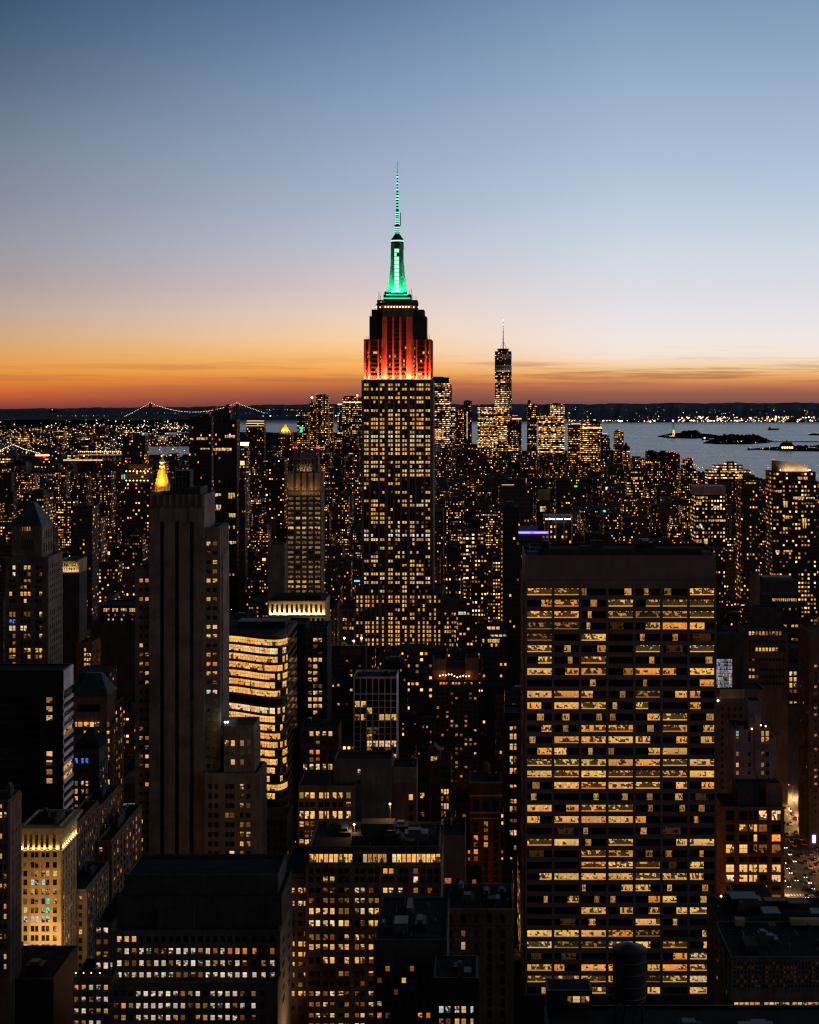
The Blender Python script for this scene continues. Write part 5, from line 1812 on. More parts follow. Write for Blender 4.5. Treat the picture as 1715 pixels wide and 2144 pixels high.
    b.part(mb, 'lit_sign')
    b.done()
    Y = 1050.0
    b = Bld('dark ballroom-like block with pale pilaster and long lit clerestory', 1628, Y, wall='dark', vb=1360)
    b.vol(1584, 1672, 1217, depth=24)
    b.vol(1584, 1592, 1206, dY=-1, depth=26, wall='limestone')
    mb = MB()
    x0, x1 = WXp(1594, Y), WXp(1668, Y)
    mb.frustum((x0 + x1) / 2, Y + 10, WZp(1245, Y), WZp(1210, Y), (x1 - x0) / 2, 10.5, (x1 - x0) / 2 - 2, 7, 'steel')
    b.part(mb, 'mansard_roof')
    b.front(1594, 1672, 1248, 1290, cols(1617, 4.4, 12, 3), [(1253, 1259), (1273, 1278)], P_([.9, .5], 'wap'), relief=.3)
    b.front(1584, 1694, 1292, 1420, cols(1625, 8, 8, 6), rows(1308, 9.5, 10, 5), P_([.9, .3, .3, .8, .3]), relief=.3)
    b.done()
    Y = 900.0
    b = Bld('rounded dark block with one lit row just below its attic', 1610, Y, wall='brownstone', vb=1400)
    b.vol(1557, 1650, 1316, depth=24)
    b.front(1557, 1650, 1318, 1520, cols(1568, 7, 11, 5), [(1322, 1330), (1340, 1346), (1356, 1363.5), (1379, 1384), (1400, 1405), (1414, 1420), (1428, 1434)], S_(['ppdawddadd.', '...........', '..wwwwwww..', '.d.........', 'ww.........', 'www........', 'ww.........'], lo=.7, hi=1.1))
    b.vol(1578, 1635, 1272, dY=6, depth=12, wall='dark')
    b.done()


def lamp_roof():
    Y = 1010.0
    b = Bld('dark rust-topped block with three glaring lamps on its roof before the spire tower', 737, Y, wall='dark', vb=1400)
    v = b.vol(700, 765, 1352, depth=18)
    mb = MB()
    mb.box(WXp(712, Y), WXp(757, Y), Y - .5, Y - .02, WZp(1372, Y), WZp(1358, Y), 'redbrick')
    b.part(mb, 'parapet_panel')
    for px, py in ((721, 1337), (741, 1343), (757, 1337)):
        mb = MB()
        x, z = WXp(px, Y + 2), WZp(py, Y + 2)
        mb.tube((x, Y + 2, v[5] - .9), (x, Y + 2, z), .12, 'metal')
        b.part(mb, 'lamp_post')
        mb = MB()
        mb.octa((x, Y + 1.7, z + .3), .85, 'e_white')
        b.part(mb, 'lamp_head')
        point_light('lamp_light', (x, Y + .5, z + .3), 900, (1, .6, .28), .4, b.root, b.off)
    b.front(700, 765, 1376, 1500, cols(706, 9, 6, 5), rows(1382, 10, 10, 5), P_(.1))
    b.clutter(3)
    b.done()


lamp_roof()
brick_shaft()
curved_office()
colonnade_block()
centre_low()
lincoln_left()
right_cluster()
# ================================================================== farther towers, windows in the wall material
def wall_att(lit, cell, tone):
    return (random.random(), lit, cell / 10.0, tone)


def tower(label, vols, Y, lit=0.3, cell=1.0, tone=0.3, vb=None, name='office_tower', cat='building', red=(), group=None, extra=None, roofbox=True):
    """vols: (px0, px1, top, dY, depth)"""
    px = sum(v[0] + v[1] for v in vols) / (2 * len(vols))
    base = drop(Y * Y)
    off = (WXp(px, Y), Y, base)
    root = empty(name, off, label, cat, group)
    mb = MB()
    att = wall_att(lit, cell, tone)
    last = None
    for v in vols:
        px0, px1, top = v[:3]
        dY = v[3] if len(v) > 3 else 0
        dep = v[4] if len(v) > 4 else 0.8 * (px1 - px0) * Y / F
        Y0 = Y + dY
        x0, x1, zt = WXp(px0, Y0), WXp(px1, Y0), WZp(top, Y0)
        mb.box(x0, x1, Y0, Y0 + dep, base, zt, 'city', top='roof', att=att)
        REG.append((x0, x1, Y0, Y0 + dep, px0, px1, top, vb if vb else min(top + 60, 1000 if Y > 3000 else 1100)))
        last = (x0, x1, Y0, Y0 + dep, base, zt)
    mb.build('wall', root, off, 'cb')
    if roofbox:
        x0, x1, y0, y1, _, zt = last
        r = MB()
        w = (x1 - x0)
        a = random.uniform(.1, .35)
        r.box(x0 + w * a, x1 - w * (.45 - a), y0 + (y1 - y0) * .25, y1 - (y1 - y0) * .3, zt + .01, zt + random.uniform(2.5, 5), 'dark')
        r.build('plant_room', root, off)
    for p in red:
        m2 = MB()
        m2.octa((WXp(p[0], Y), Y - 1, WZp(p[1], Y)), (p[2] if len(p) > 2 else .55) * Y / F * 1.1, 'e_red' if len(p) < 4 else p[3])
        m2.build('warning_lamp', root, off)
    if extra:
        extra(root, off, Y)
    return root


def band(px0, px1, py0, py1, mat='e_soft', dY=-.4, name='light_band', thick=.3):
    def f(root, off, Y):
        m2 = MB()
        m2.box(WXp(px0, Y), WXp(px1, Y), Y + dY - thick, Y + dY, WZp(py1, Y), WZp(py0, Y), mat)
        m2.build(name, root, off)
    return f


def multi(*fs):
    def f(root, off, Y):
        for g_ in fs:
            g_(root, off, Y)
    return f


def litrow(px0, px1, py0, py1, n, kinds='wwp', st=(.8, 1.4), name='window'):
    """a row of real lit window panes on the front of a far tower"""
    def f(root, off, Y):
        p = (px1 - px0) / n
        for i in range(n):
            if random.random() < .12:
                continue
            mb = WB()
            a, c = WXp(px0 + p * i, Y), WXp(px0 + p * (i + .78), Y)
            q = [(a, Y - .1, WZp(py1, Y)), (c, Y - .1, WZp(py1, Y)), (c, Y - .1, WZp(py0, Y)), (a, Y - .1, WZp(py0, Y))]
            win_face(mb, q, random.choice(kinds), random.uniform(*st), 2)
            mb.build(name, root, off)
    return f


def finial(px, p0, p1, r, mat='steel', name='spire'):
    def f(root, off, Y):
        m2 = MB()
        m2.lathe(WXp(px, Y), Y + 4, [(r * Y / F, WZp(p0, Y)), (r * .7 * Y / F, WZp((p0 * .6 + p1 * .4), Y)), (r * .15 * Y / F, WZp(p1, Y))], 8, mat)
        m2.build(name, root, off)
    return f


# --- left of the spire
tower('dark glass tower with slanting top and scattered amber floors, left of its twin', [(396, 443, 872, 0, 30)], 2150, .10, 1.6, .1, vb=1000, red=((437, 861),),
      extra=multi(litrow(398, 404, 917, 921, 1), litrow(412, 440, 916, 921, 6), litrow(420, 440, 938, 941, 4)))
tower('tall black glass tower with thin pale edge fins behind the brown shaft', [(447, 496, 878, 0, 26), (447, 476, 858, 2, 20), (470, 482, 851, 4, 16)], 2000, .07, 1.8, .05, vb=1300, red=((455, 852), (480, 854), (436, 862)),
      extra=multi(litrow(471, 493, 911, 917, 5), litrow(446, 486, 938, 944, 7), litrow(446, 464, 1033, 1038, 3), litrow(446, 464, 1057, 1068, 3), litrow(478, 493, 1032, 1044, 3), litrow(479, 494, 1075, 1083, 3), litrow(477, 493, 1101, 1107, 3), litrow(478, 496, 1133, 1139, 4),
                  lambda root, off, Y: [(lambda m2: (m2.box(WXp(p, Y), WXp(p + w, Y), Y - .8, Y + .3, 0, WZp(t, Y), 'metal'), m2.build('edge_fin', root, off)))(MB()) for p, w, t in ((463, .8, 872), (474, .8, 880), (494.5, 2.2, 884))]))
tower('slim dark shaft with few specks standing right beside the black glass tower', [(500, 513, 1010, 0, 20)], 1700, .06, 1.2, .35, vb=1290)
tower('far slim tower topped by a glowing white lantern box', [(505, 519, 930, 0, 20)], 3300, .35, 1.6, .2, vb=985, extra=band(504, 520, 926, 933, 'e_white'))
tower('stepped slab with bright white-green rooftop bands near the water', [(513, 553, 900, 0, 40), (516, 553, 884, 6, 30)], 4600, .12, 2.0, .2, vb=960, extra=multi(band(517, 553, 880.5, 882, 'e_soft'), band(516, 553, 885.5, 887, 'e_soft'), band(515, 552, 891, 892, 'e_soft')))
tower('low office with a white glowing attic box left of the flared-crown tower', [(499, 515, 965, 0, 20)], 3000, .15, 1.5, .2, vb=1000, extra=band(503, 512, 965, 974, 'e_soft'))
tower('gold-banded setback tower with uplit cornices and red lamps', [(262, 315, 1005, 0, 30), (264, 313, 985, 4, 24), (268, 310, 972, 6, 20)], 1950, .12, 1.4, .3, vb=1100, red=((266, 968, .9), (273, 967, .9), (305, 968, .9), (311, 967, .9)),
      extra=multi(*[(lambda i: (lambda root, off, Y: [(lambda m2: (m2.octa((WXp(265 + i * 7.5, Y), Y - 1.5, WZp(yy, Y)), 1.0, 'e_warm'), m2.build('cornice_lamp', root, off)))(MB()) for yy in (986.5, 1006)]))(i) for i in range(7)],
                  lambda root, off, Y: [area_light('floodlight', (WXp(288, Y), Y - 2.2, WZp(yy, Y)), (0, .5, 1), 30, .5, 1500, (1, .55, .12), root, off, 150) for yy in (986, 1006)], band(255, 256.5, 994, 1003, 'e_red'), band(259.5, 262, 993, 1003, 'e_green')))
tower('dark apartment tower speckled with pale windows behind the gold-banded tower', [(257, 304, 912, 0, 30)], 2700, .22, 1.5, .1, vb=965, red=((277, 911), (272, 913)), name='apartment_tower')
tower('broad dark slab with many warm windows left of the flared crown', [(560, 596, 960, 0, 40)], 2600, .12, 1.5, .2, vb=1100)
tower('dark chamfered tower with twinkling amber windows, white beacon on its peak', [(645, 662, 858, 0, 25), (648, 659, 842, 3, 18)], 5600, .28, 2.2, .15, vb=930, extra=multi(finial(653, 842, 831, 4.5, 'white', 'cupola'), lambda root, off, Y: [(lambda m2: (m2.octa((WXp(653, Y), Y + 2, WZp(832, Y)), 5, 'e_white'), m2.build('beacon', root, off)))(MB())], finial(653, 830, 822, .8)))
tower('rippled tall tower densely lit in amber at the head of the bridge', [(662, 687, 827, 0, 45)], 5700, .35, 2.0, .12, vb=930, red=((664, 825), (686, 825), (675, 824.5)))
tower('slim pale-lit tower tucked against the rippled tower', [(687, 697, 852, 0, 30)], 5900, .4, 2.2, .3, vb=930)
tower('flat-topped pair of slabs with white lit sky lobby, touching the spire tower', [(706, 760, 852, 0, 40), (717, 760, 831, 8, 30)], 5800, .42, 2.2, .15, vb=910, extra=multi(band(719, 757, 841, 843.5, 'e_soft'), band(707, 716, 845, 848, 'e_soft'), lambda root, off, Y: [(lambda m2: (m2.octa((WXp(748, Y), Y, WZp(828, Y)), 4, 'e_white'), m2.build('beacon', root, off)))(MB())]))
tower('broad old office with gold pyramid roof glowing far off', [(583, 612, 905, 0, 40)], 5000, .2, 2.0, .3, vb=930, extra=lambda root, off, Y: [(lambda m2: (m2.frustum(WXp(597, Y), Y + 15, WZp(903, Y), WZp(888, Y), 15, 12, 1, 1, 'gold'), m2.build('pyramid_roof', root, off)))(MB()), area_light('floodlight', (WXp(597, Y), Y - 10, WZp(905, Y)), (0, .8, 1), 26, 2, 40000, (1, .5, .12), root, off)])
tower('slab with green-lit lantern top below the dark chamfered tower', [(622, 646, 862, 0, 40)], 5400, .38, 2.2, .2, vb=935, extra=multi(band(627, 635, 893.5, 897.5, 'e_green'), band(628.5, 633.5, 899, 905, 'e_green'), finial(630, 893, 884, 2.5, 'gold')))
# --- downtown
tower('broad glass tower with ragged bright floors against the sunset, touching the spire tower', [(903, 941, 790, 0, 60)], 5750, .62, 2.2, .08, vb=930, extra=multi(litrow(908, 930, 900, 903, 5), litrow(908, 930, 904, 907, 5), litrow(908, 930, 908, 911, 5), litrow(908, 930, 912, 915, 5), litrow(908, 930, 916, 919, 5), lambda root, off, Y: [(lambda m2: (m2.box(WXp(903, Y), WXp(940.5, Y), Y - 1, Y - .2, WZp(803, Y), WZp(790, Y), 'black'), m2.build('louvre_band', root, off)))(MB())]))
tower('pale thin tower slice standing behind the ragged bright glass tower', [(938, 946, 806, 0, 40)], 6000, .3, 2.2, .9, vb=900)
tower('lower golden office at the foot of the ragged glass tower', [(941, 953, 850, 0, 40)], 5700, .5, 2.2, .2, vb=930)
tower('broad dim block speckled with red and amber windows', [(953, 972, 858, 0, 40)], 5600, .32, 2.2, .25, vb=930, red=((958, 861, .5),))
tower('slim dark residential tower with a lit vertical seam', [(971, 988, 840, 0, 30)], 5500, .22, 2.2, .1, vb=935, extra=band(977.5, 978.5, 862, 918, 'e_soft'))
tower('big golden-lit office block beside the tallest glass tower', [(1000, 1041, 851, 0, 60)], 5850, .68, 1.7, .15, vb=935, red=((1003, 848, .5),))
tower('dark block with lit grid before the foot of the tallest glass tower', [(1062, 1092, 884, 0, 40), (1068, 1088, 878, 5, 30)], 5500, .25, 2.2, .15, vb=940, extra=multi(band(1073, 1084, 869.5, 870.6, 'e_red'), band(1072, 1092, 875.5, 878, 'e_soft')))
tower('wide pale lattice podium glowing at the base of the tallest glass tower', [(1034, 1089, 932, 0, 60)], 5450, .75, 1.8, .6, vb=945)
tower('slim dark tower with notched top standing alone over the water', [(1104, 1124, 845, 0, 40), (1105, 1112, 839, 5, 20)], 5500, .25, 2.2, .12, vb=960)
tower('domed dark office left of the gold-banded riverside block', [(1132, 1160, 866, 0, 50)], 5700, .35, 2.2, .12, vb=930, extra=lambda root, off, Y: [(lambda m2: (m2.frustum(WXp(1144, Y), Y + 25, WZp(866, Y), WZp(848, Y), 26, 24, 3, 3, 'copper'), m2.build('pyramid_roof', root, off)))(MB())])
tower('gold-banded riverside office with dark attic', [(1127, 1182, 872, 0, 50), (1153, 1182, 846, 4, 40)], 5600, .85, 1.9, .15, vb=925, red=((1155, 845, .5), (1170, 845, .5), (1181, 845, .5)))
tower('pair of dim stepped offices with gold lines above the harbour', [(1190, 1222, 888, 0, 50)], 5300, .4, 2.2, .2, vb=965, extra=band(1196, 1215, 886.5, 888, 'e_soft'))
tower('wide office with lit gold cornice and dark attic above the harbour', [(1216, 1261, 897, 0, 50), (1217, 1258, 883, 5, 40)], 5200, .55, 2.0, .2, vb=965, red=((1222, 882, .5), (1256, 882, .5)), extra=band(1219, 1260, 894, 897, 'e_soft'))
tower('low dark stepped block right of the gold-corniced office', [(1258, 1277, 912, 0, 40)], 5100, .25, 2.0, .2, vb=965, red=((1272, 908, .5),), extra=band(1261, 1271, 907, 908.5, 'e_cyan'))
tower('lone amber-speckled tower standing against open water', [(1287, 1306, 905, 0, 40), (1288, 1298, 901, 3, 30)], 4700, .38, 2.0, .15, vb=968, red=((1290, 900, .5), (1298, 900, .5)), name='apartment_tower')
tower('gabled amber tower leaning on the lone tower by the water', [(1305, 1319, 935, 0, 30)], 4600, .4, 2.0, .2, vb=970, extra=finial(1311, 936, 926, 5, 'dark', 'gable_roof'))
# --- mid right
tower('unlit black slab silhouetted on the water', [(1355, 1376, 946, 0, 40)], 3500, .02, 1.5, .05, vb=965, name='apartment_tower')
tower('black rounded slab with one bright floor beside the unlit slab', [(1380, 1398, 948, 0, 40)], 3450, .06, 1.5, .05, vb=970)
tower('tower with a row of red roof lamps', [(1399, 1424, 949, 0, 40)], 3400, .12, 1.5, .12, vb=985, red=((1402, 947, 1), (1407, 945, 1), (1412, 947, 1), (1417, 949, 1), (1423, 950, 1)))
tower('stepped tower with red lamps and white top row', [(1424, 1460, 983, 0, 40), (1430, 1452, 970, 4, 30), (1432, 1451, 961, 6, 24)], 3300, .35, 1.6, .15, vb=1005, red=((1433, 959, .7), (1438, 958.5, .7), (1444, 958.5, .7), (1450, 959.5, .7)), extra=litrow(1424, 1442, 970, 972.5, 4, 'p'))
tower('broad curved block glowing gold over the water with a dark hump of roof', [(1482, 1572, 985, 0, 40), (1496, 1556, 974, 6, 30), (1520, 1545, 969, 9, 20)], 3200, .55, 1.7, .15, vb=1010, red=((1499, 972, .7), (1514, 971, .7), (1519, 971, .6)), extra=multi(litrow(1484, 1570, 986, 989, 14), litrow(1546, 1570, 997, 1003, 5)))
tower('long block with two bright white floors left of the pink-topped tower', [(1322, 1352, 960, 0, 40)], 3600, .3, 1.6, .2, vb=1000)
tower('dark block carrying a string of gold lights along its roof', [(1345, 1390, 966, 0, 40)], 3300, .25, 1.6, .2, vb=1020, extra=litrow(1344, 1383, 968, 970, 10, 'w'))
tower('office with gold penthouse row near the tower of red lamps', [(1314, 1348, 985, 0, 40)], 2900, .3, 1.5, .2, vb=1040, extra=multi(litrow(1318, 1347, 999, 1004, 8, 'w'), litrow(1321, 1343, 988, 990, 6, 'w')))
tower('tower with blank pink attic and ragged bright windows below', [(1455, 1520, 1036, 0, 30)], 1500, .4, 1.15, .2, vb=1150, name='apartment_tower',
      extra=multi(lambda root, off, Y: [(lambda m2: (m2.box(WXp(1453, Y), WXp(1519.5, Y), Y - .8, Y + 25, WZp(1036, Y) + .1, WZp(1018, Y), 'palepink'), m2.build('attic', root, off)))(MB())], litrow(1458, 1484, 1040, 1044, 3), litrow(1496, 1510, 1038, 1045, 1), litrow(1494, 1520, 1059, 1065, 4), litrow(1458, 1470, 1051, 1057, 2), litrow(1458, 1472, 1100, 1106, 3, 'pc'), litrow(1484, 1520, 1088, 1092, 8), litrow(1458, 1470, 1130, 1138, 2), litrow(1474, 1483, 1128, 1139, 2)))
tower('apartment tower with columns of amber rooms next to the pink-attic tower', [(1552, 1590, 1006, 0, 30)], 1450, .28, 1.1, .3, vb=1170, name='apartment_tower', extra=litrow(1562, 1584, 1010, 1013, 4, 'w'))
tower('grey concrete apartment tower with a slanting uplit crown', [(1617, 1708, 988, 0, 30)], 1300, .30, 1.05, .35, vb=1215, name='apartment_tower', red=((1617, 961, .9), (1621, 962, .9), (1685, 974, .9), (1690, 975.5, .9)),
      extra=multi(lambda root, off, Y: [(lambda m2: (lambda base: (m2.v.extend([(WXp(1617, Y), Y, WZp(988, Y)), (WXp(1694, Y), Y, WZp(988, Y)), (WXp(1694, Y), Y, WZp(978, Y)), (WXp(1660, Y), Y, WZp(969, Y)), (WXp(1636, Y), Y, WZp(965.5, Y)), (WXp(1617, Y), Y, WZp(964, Y))]),
                  m2.v.extend([(x, y + 3, z) for x, y, z in m2.v[base:base + 6]]), [(m2.f.append(tuple(base + i for i in ids)), m2.mi.append(m2.mat('concrete')), m2.uv.append([(0, 0)] * len(ids)), m2.att.append(None)) for ids in ((0, 1, 2, 3, 4, 5), (11, 10, 9, 8, 7, 6), (0, 6, 7, 1), (1, 7, 8, 2), (2, 8, 9, 3), (3, 9, 10, 4), (4, 10, 11, 5), (5, 11, 6, 0))], m2.build('crown', root, off)))(len(m2.v)))(MB()),
                  area_light('floodlight', (WXp(1666, Y), Y - 2.6, WZp(987.5, Y)), (0, .5, 1), 24, .4, 4200, (1, .72, .3), root, off, 150)],
                  lambda root, off, Y: [(lambda m2: (m2.octa((WXp(p, Y), Y - 1.5, WZp(984, Y)), .6, 'e_white'), m2.build('floodlight_lamp', root, off)))(MB()) for p in (1633.5, 1692, 1695)],
                  litrow(1665, 1692, 998.5, 1004.5, 5, 'wp'), litrow(1632, 1640, 1007, 1012, 1), litrow(1624, 1638, 1027, 1031, 3), litrow(1661, 1685, 1040, 1045, 5), litrow(1640, 1650, 1049, 1062, 2), litrow(1688, 1707, 1041, 1045, 4, 'pc'), litrow(1688, 1707, 1058, 1062, 4),
                  litrow(1641, 1660, 1080, 1086, 4), litrow(1676, 1689, 1085, 1106, 3), litrow(1640, 1650, 1104, 1110, 2), litrow(1624, 1633, 1152, 1158, 2), litrow(1641, 1660, 1152, 1156, 4)))
tower('brown windowless wall tower with white edge trim beside the thin dark slab', [(1048, 1076, 1018, 0, 24), (1073.5, 1110, 1015, 3, 24)], 1250, .03, 1.0, .6, vb=1090, extra=multi(band(1051, 1076, 1014.6, 1015.6, 'e_soft')))
tower('thin black slab with a seam of tiny amber windows down its edge', [(1053, 1086, 1062, 0, 22)], 1000, .04, 1.0, .03, vb=1330, extra=lambda root, off, Y: [litrow(1049.5, 1053, 1075 + i * 9.2, 1079 + i * 9.2, 1, 'aaw', (.5, 1.1))(root, off, Y) for i in range(27)])
tower('tower with an olive billboard-like blank top panel', [(1124, 1153, 1046, 0, 24)], 1500, .12, 1.1, .3, vb=1075, extra=multi(lambda root, off, Y: [(lambda m2: (m2.box(WXp(1126, Y), WXp(1152, Y), Y - .6, Y + 6, WZp(1047, Y), WZp(1026, Y), 'buff'), m2.build('roof_screen', root, off)))(MB())], litrow(1131, 1152, 1060, 1071, 3, 'pw')))
tower('hotel with a blue and violet neon roof terrace', [(1076, 1148, 1117, 0, 22)], 1080, .12, 1.0, .2, vb=1145, name='hotel', extra=multi(band(1078, 1148, 1112, 1117.5, 'e_blue', thick=.2), band(1080, 1110, 1114.2, 1116, 'e_violet', dY=-.8), band(1118, 1146, 1114.2, 1116, 'e_violet', dY=-.8), litrow(1077, 1087, 1100, 1103, 2, 'p'),
      lambda root, off, Y: [area_light('neon_glow', (WXp(1112, Y), Y - 3, WZp(1112, Y)), (0, 1, .3), 22, 1, 500, (.35, .2, 1), root, off)]))
def pergola(root, off, Y):
    for p in (1140, 1147, 1163, 1179.5, 1196.5):
        m2 = MB()
        m2.box(WXp(p, Y), WXp(p + 2.2, Y), Y - .6, Y + .3, WZp(1133, Y), WZp(1082, Y), 'palepink')
        m2.build('column', root, off)
    m2 = MB()
    m2.box(WXp(1138, Y), WXp(1199, Y), Y - .7, Y + 14, WZp(1082, Y), WZp(1079, Y), 'palepink')
    m2.build('canopy', root, off)
    for a, c in ((1141, 1146), (1149, 1162), (1165, 1178), (1182, 1195)):
        m2 = MB()
        m2.box(WXp(a, Y), WXp(c, Y), Y - .2, Y + .2, WZp(1088, Y), WZp(1085.5, Y), 'e_white')
        m2.build('light_strip', root, off)
tower('open-framed block with lit pergola of tall pale columns', [(1142, 1198, 1096, 1, 16)], 1120, .2, 1.1, .1, vb=1140, extra=pergola)
tower('dark stepped loft with bright white corner rooms right of the spire tower base', [(1010, 1062, 1330, 0, 20), (1020, 1056, 1312, 3, 14)], 900, .04, 1.0, .3, vb=1375, extra=multi(litrow(1010, 1035, 1338, 1345, 5, 'w'), litrow(1020, 1048, 1312, 1318, 3, 'pw'), litrow(1027, 1062, 1329, 1333, 4, 'p'), litrow(1028, 1047, 1338, 1346, 5, 'wp'), litrow(1028, 1047, 1348, 1354, 4, 'w')))
tower('pale lattice-fronted loft behind the stepped base of the spire tower', [(958, 989, 1263, 0, 20)], 1230, .10, 1.2, .7, vb=1330, extra=litrow(960, 977, 1281, 1287, 3, 'c'))
tower('broad mid-rise with round-arched attic and scattered lit floors', [(985, 1020, 1152, 0, 24)], 1500, .35, 1.2, .4, vb=1210)
tower('warm lit mid-rise in a pocket right of the spire tower shaft', [(965, 1012, 1118, 0, 24)], 1700, .5, 1.3, .2, vb=1200)
tower('squat block of amber rooms beneath the arched-attic mid-rise', [(930, 964, 1205, 0, 24)], 1420, .3, 1.2, .3, vb=1240)


def glass_spire():
    """tallest downtown tower: square plan turning 45 degrees on its way up, with a mast"""
    Y = 5900.0
    base = drop(Y * Y)
    cx = WXp(1054, Y)
    k = Y / F
    off = (cx, Y, base)
    root = empty('glass_skyscraper', off, 'tallest downtown tower of tapering glass facets with a lit mast', 'skyscraper')
    R = 17.8 * k
    zb, zt = WZp(925, Y), WZp(735, Y)
    b4 = [(cx + sx * R, Y + 30 + sy * R, zb) for sx, sy in ((-1, -1), (1, -1), (1, 1), (-1, 1))]
    t4 = [(cx + sx * R, Y + 30 + sy * R, zt) for sx, sy in ((0, -1), (1, 0), (0, 1), (-1, 0))]
    a = math.radians(-12)
    def rot(p):
        x, y = p[0] - cx, p[1] - Y - 30
        return (cx + x * math.cos(a) - y * math.sin(a), Y + 30 + x * math.sin(a) + y * math.cos(a), p[2])
    t4 = [rot(p) for p in t4]
    mb = MB()
    lv = [925, 905, 880, 850, 820, 795, 777, 735]
    lits = [.97, .94, .9, .82, .68, .5, 0.22]
    def ring_at(py):
        f = (WZp(py, Y) - zb) / (zt - zb)
        out = []
        for i in range(4):
            out.append(Vector(b4[i]).lerp(Vector(t4[i - 1]), f))
            out.append(Vector(b4[i]).lerp(Vector(t4[i]), f))
        return out
    for p0, p1, lt in zip(lv[:-1], lv[1:], lits):
        r0, r1 = ring_at(p0), ring_at(p1)
        for i in range(8):
            j = (i + 1) % 8
            q = [tuple(r0[i]), tuple(r0[j]), tuple(r1[j]), tuple(r1[i])]
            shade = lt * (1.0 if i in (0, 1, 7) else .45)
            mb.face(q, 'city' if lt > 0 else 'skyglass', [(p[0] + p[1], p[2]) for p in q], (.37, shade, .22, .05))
    mb.box(cx - R, cx + R, Y + 30 - R, Y + 30 + R, base, zb - .02, 'city', att=(.2, .6, .24, .3))
    mb.build('wall', root, off, 'cb')
    m2 = MB()
    m2.face(t4, 'roof')
    m2.lathe(cx, Y + 30, [(R * .62, zt), (R * .62, zt + 4), (R * .72, zt + 8), (R * .72, zt + 10), (R * .5, zt + 10.5)], 20, 'steel')
    m2.build('ring_platform', root, off)
    # louvred mechanical floors shine grey, then a black belt
    for p0, p1, mat in ((741, 750, 'white'), (763, 775, 'white')):
        for n in range(4):
            z0 = WZp(p1 - n * (p1 - p0) / 4, Y)
            m3 = MB()
            f = (z0 - zb) / (zt - zb)
            ring = []
            for i in range(4):
                ring.append(tuple(Vector(b4[i]).lerp(Vector(t4[i - 1]), f)))
                ring.append(tuple(Vector(b4[i]).lerp(Vector(t4[i]), f)))
            h = (p1 - p0) / 4 * k * .62
            bb = len(m3.v)
            c = Vector((cx, Y + 30, 0))
            out = [tuple(Vector((p[0], p[1], 0)) + (Vector((p[0], p[1], 0)) - c).normalized() * .5) for p in ring]
            m3.v.extend([(p[0], p[1], z0) for p in out] + [(p[0], p[1], z0 + h) for p in out])
            for i in range(8):
                j = (i + 1) % 8
                m3.f.append((bb + i, bb + j, bb + 8 + j, bb + 8 + i)); m3.mi.append(m3.mat(mat)); m3.uv.append([(0, 0)] * 4); m3.att.append(None)
            m3.build('louvre_band', root, off)
    m4 = MB()
    m4.lathe(cx, Y + 30, [(2.6 * k / 2, zt), (2.0 * k / 2, WZp(715, Y)), (1.4 * k / 2, WZp(690, Y)), (.6 * k / 2, WZp(668, Y))], 8, 'steel')
    for i in range(4):
        ang = math.pi / 4 + i * math.pi / 2
        m4.tube((cx + R * .6 * math.cos(ang), Y + 30 + R * .6 * math.sin(ang), zt + 8), (cx, Y + 30, WZp(713, Y)), .4, 'steel', 5)
    m4.build('mast', root, off)
    for py, mat in ((668.5, 'e_white'), (671, 'e_white'), (678, 'e_white'), (681, 'e_red'), (685, 'e_red'), (689, 'e_red'), (699, 'e_soft'), (714, 'e_soft')):
        m5 = MB()
        m5.octa((cx, Y + 29, WZp(py, Y)), 1.5, mat)
        m5.build('mast_lamp', root, off)
    for i in range(1):
        litrow(1040, 1069, 776 + i * .01, 778, 9, 'c', (.5, .9))(root, off, Y - 4) if i == 0 else None
    for i in range(16):
        litrow(1038.5, 1069.5 - max(0, 10 - i) * .9, 798 + i * 8, 801.5 + i * 8, 5, 'ppw', (.35, 1.1))(root, off, Y - 2)
    REG.append((cx - R, cx + R, Y, Y + 60, 1036, 1072, 735, 940))


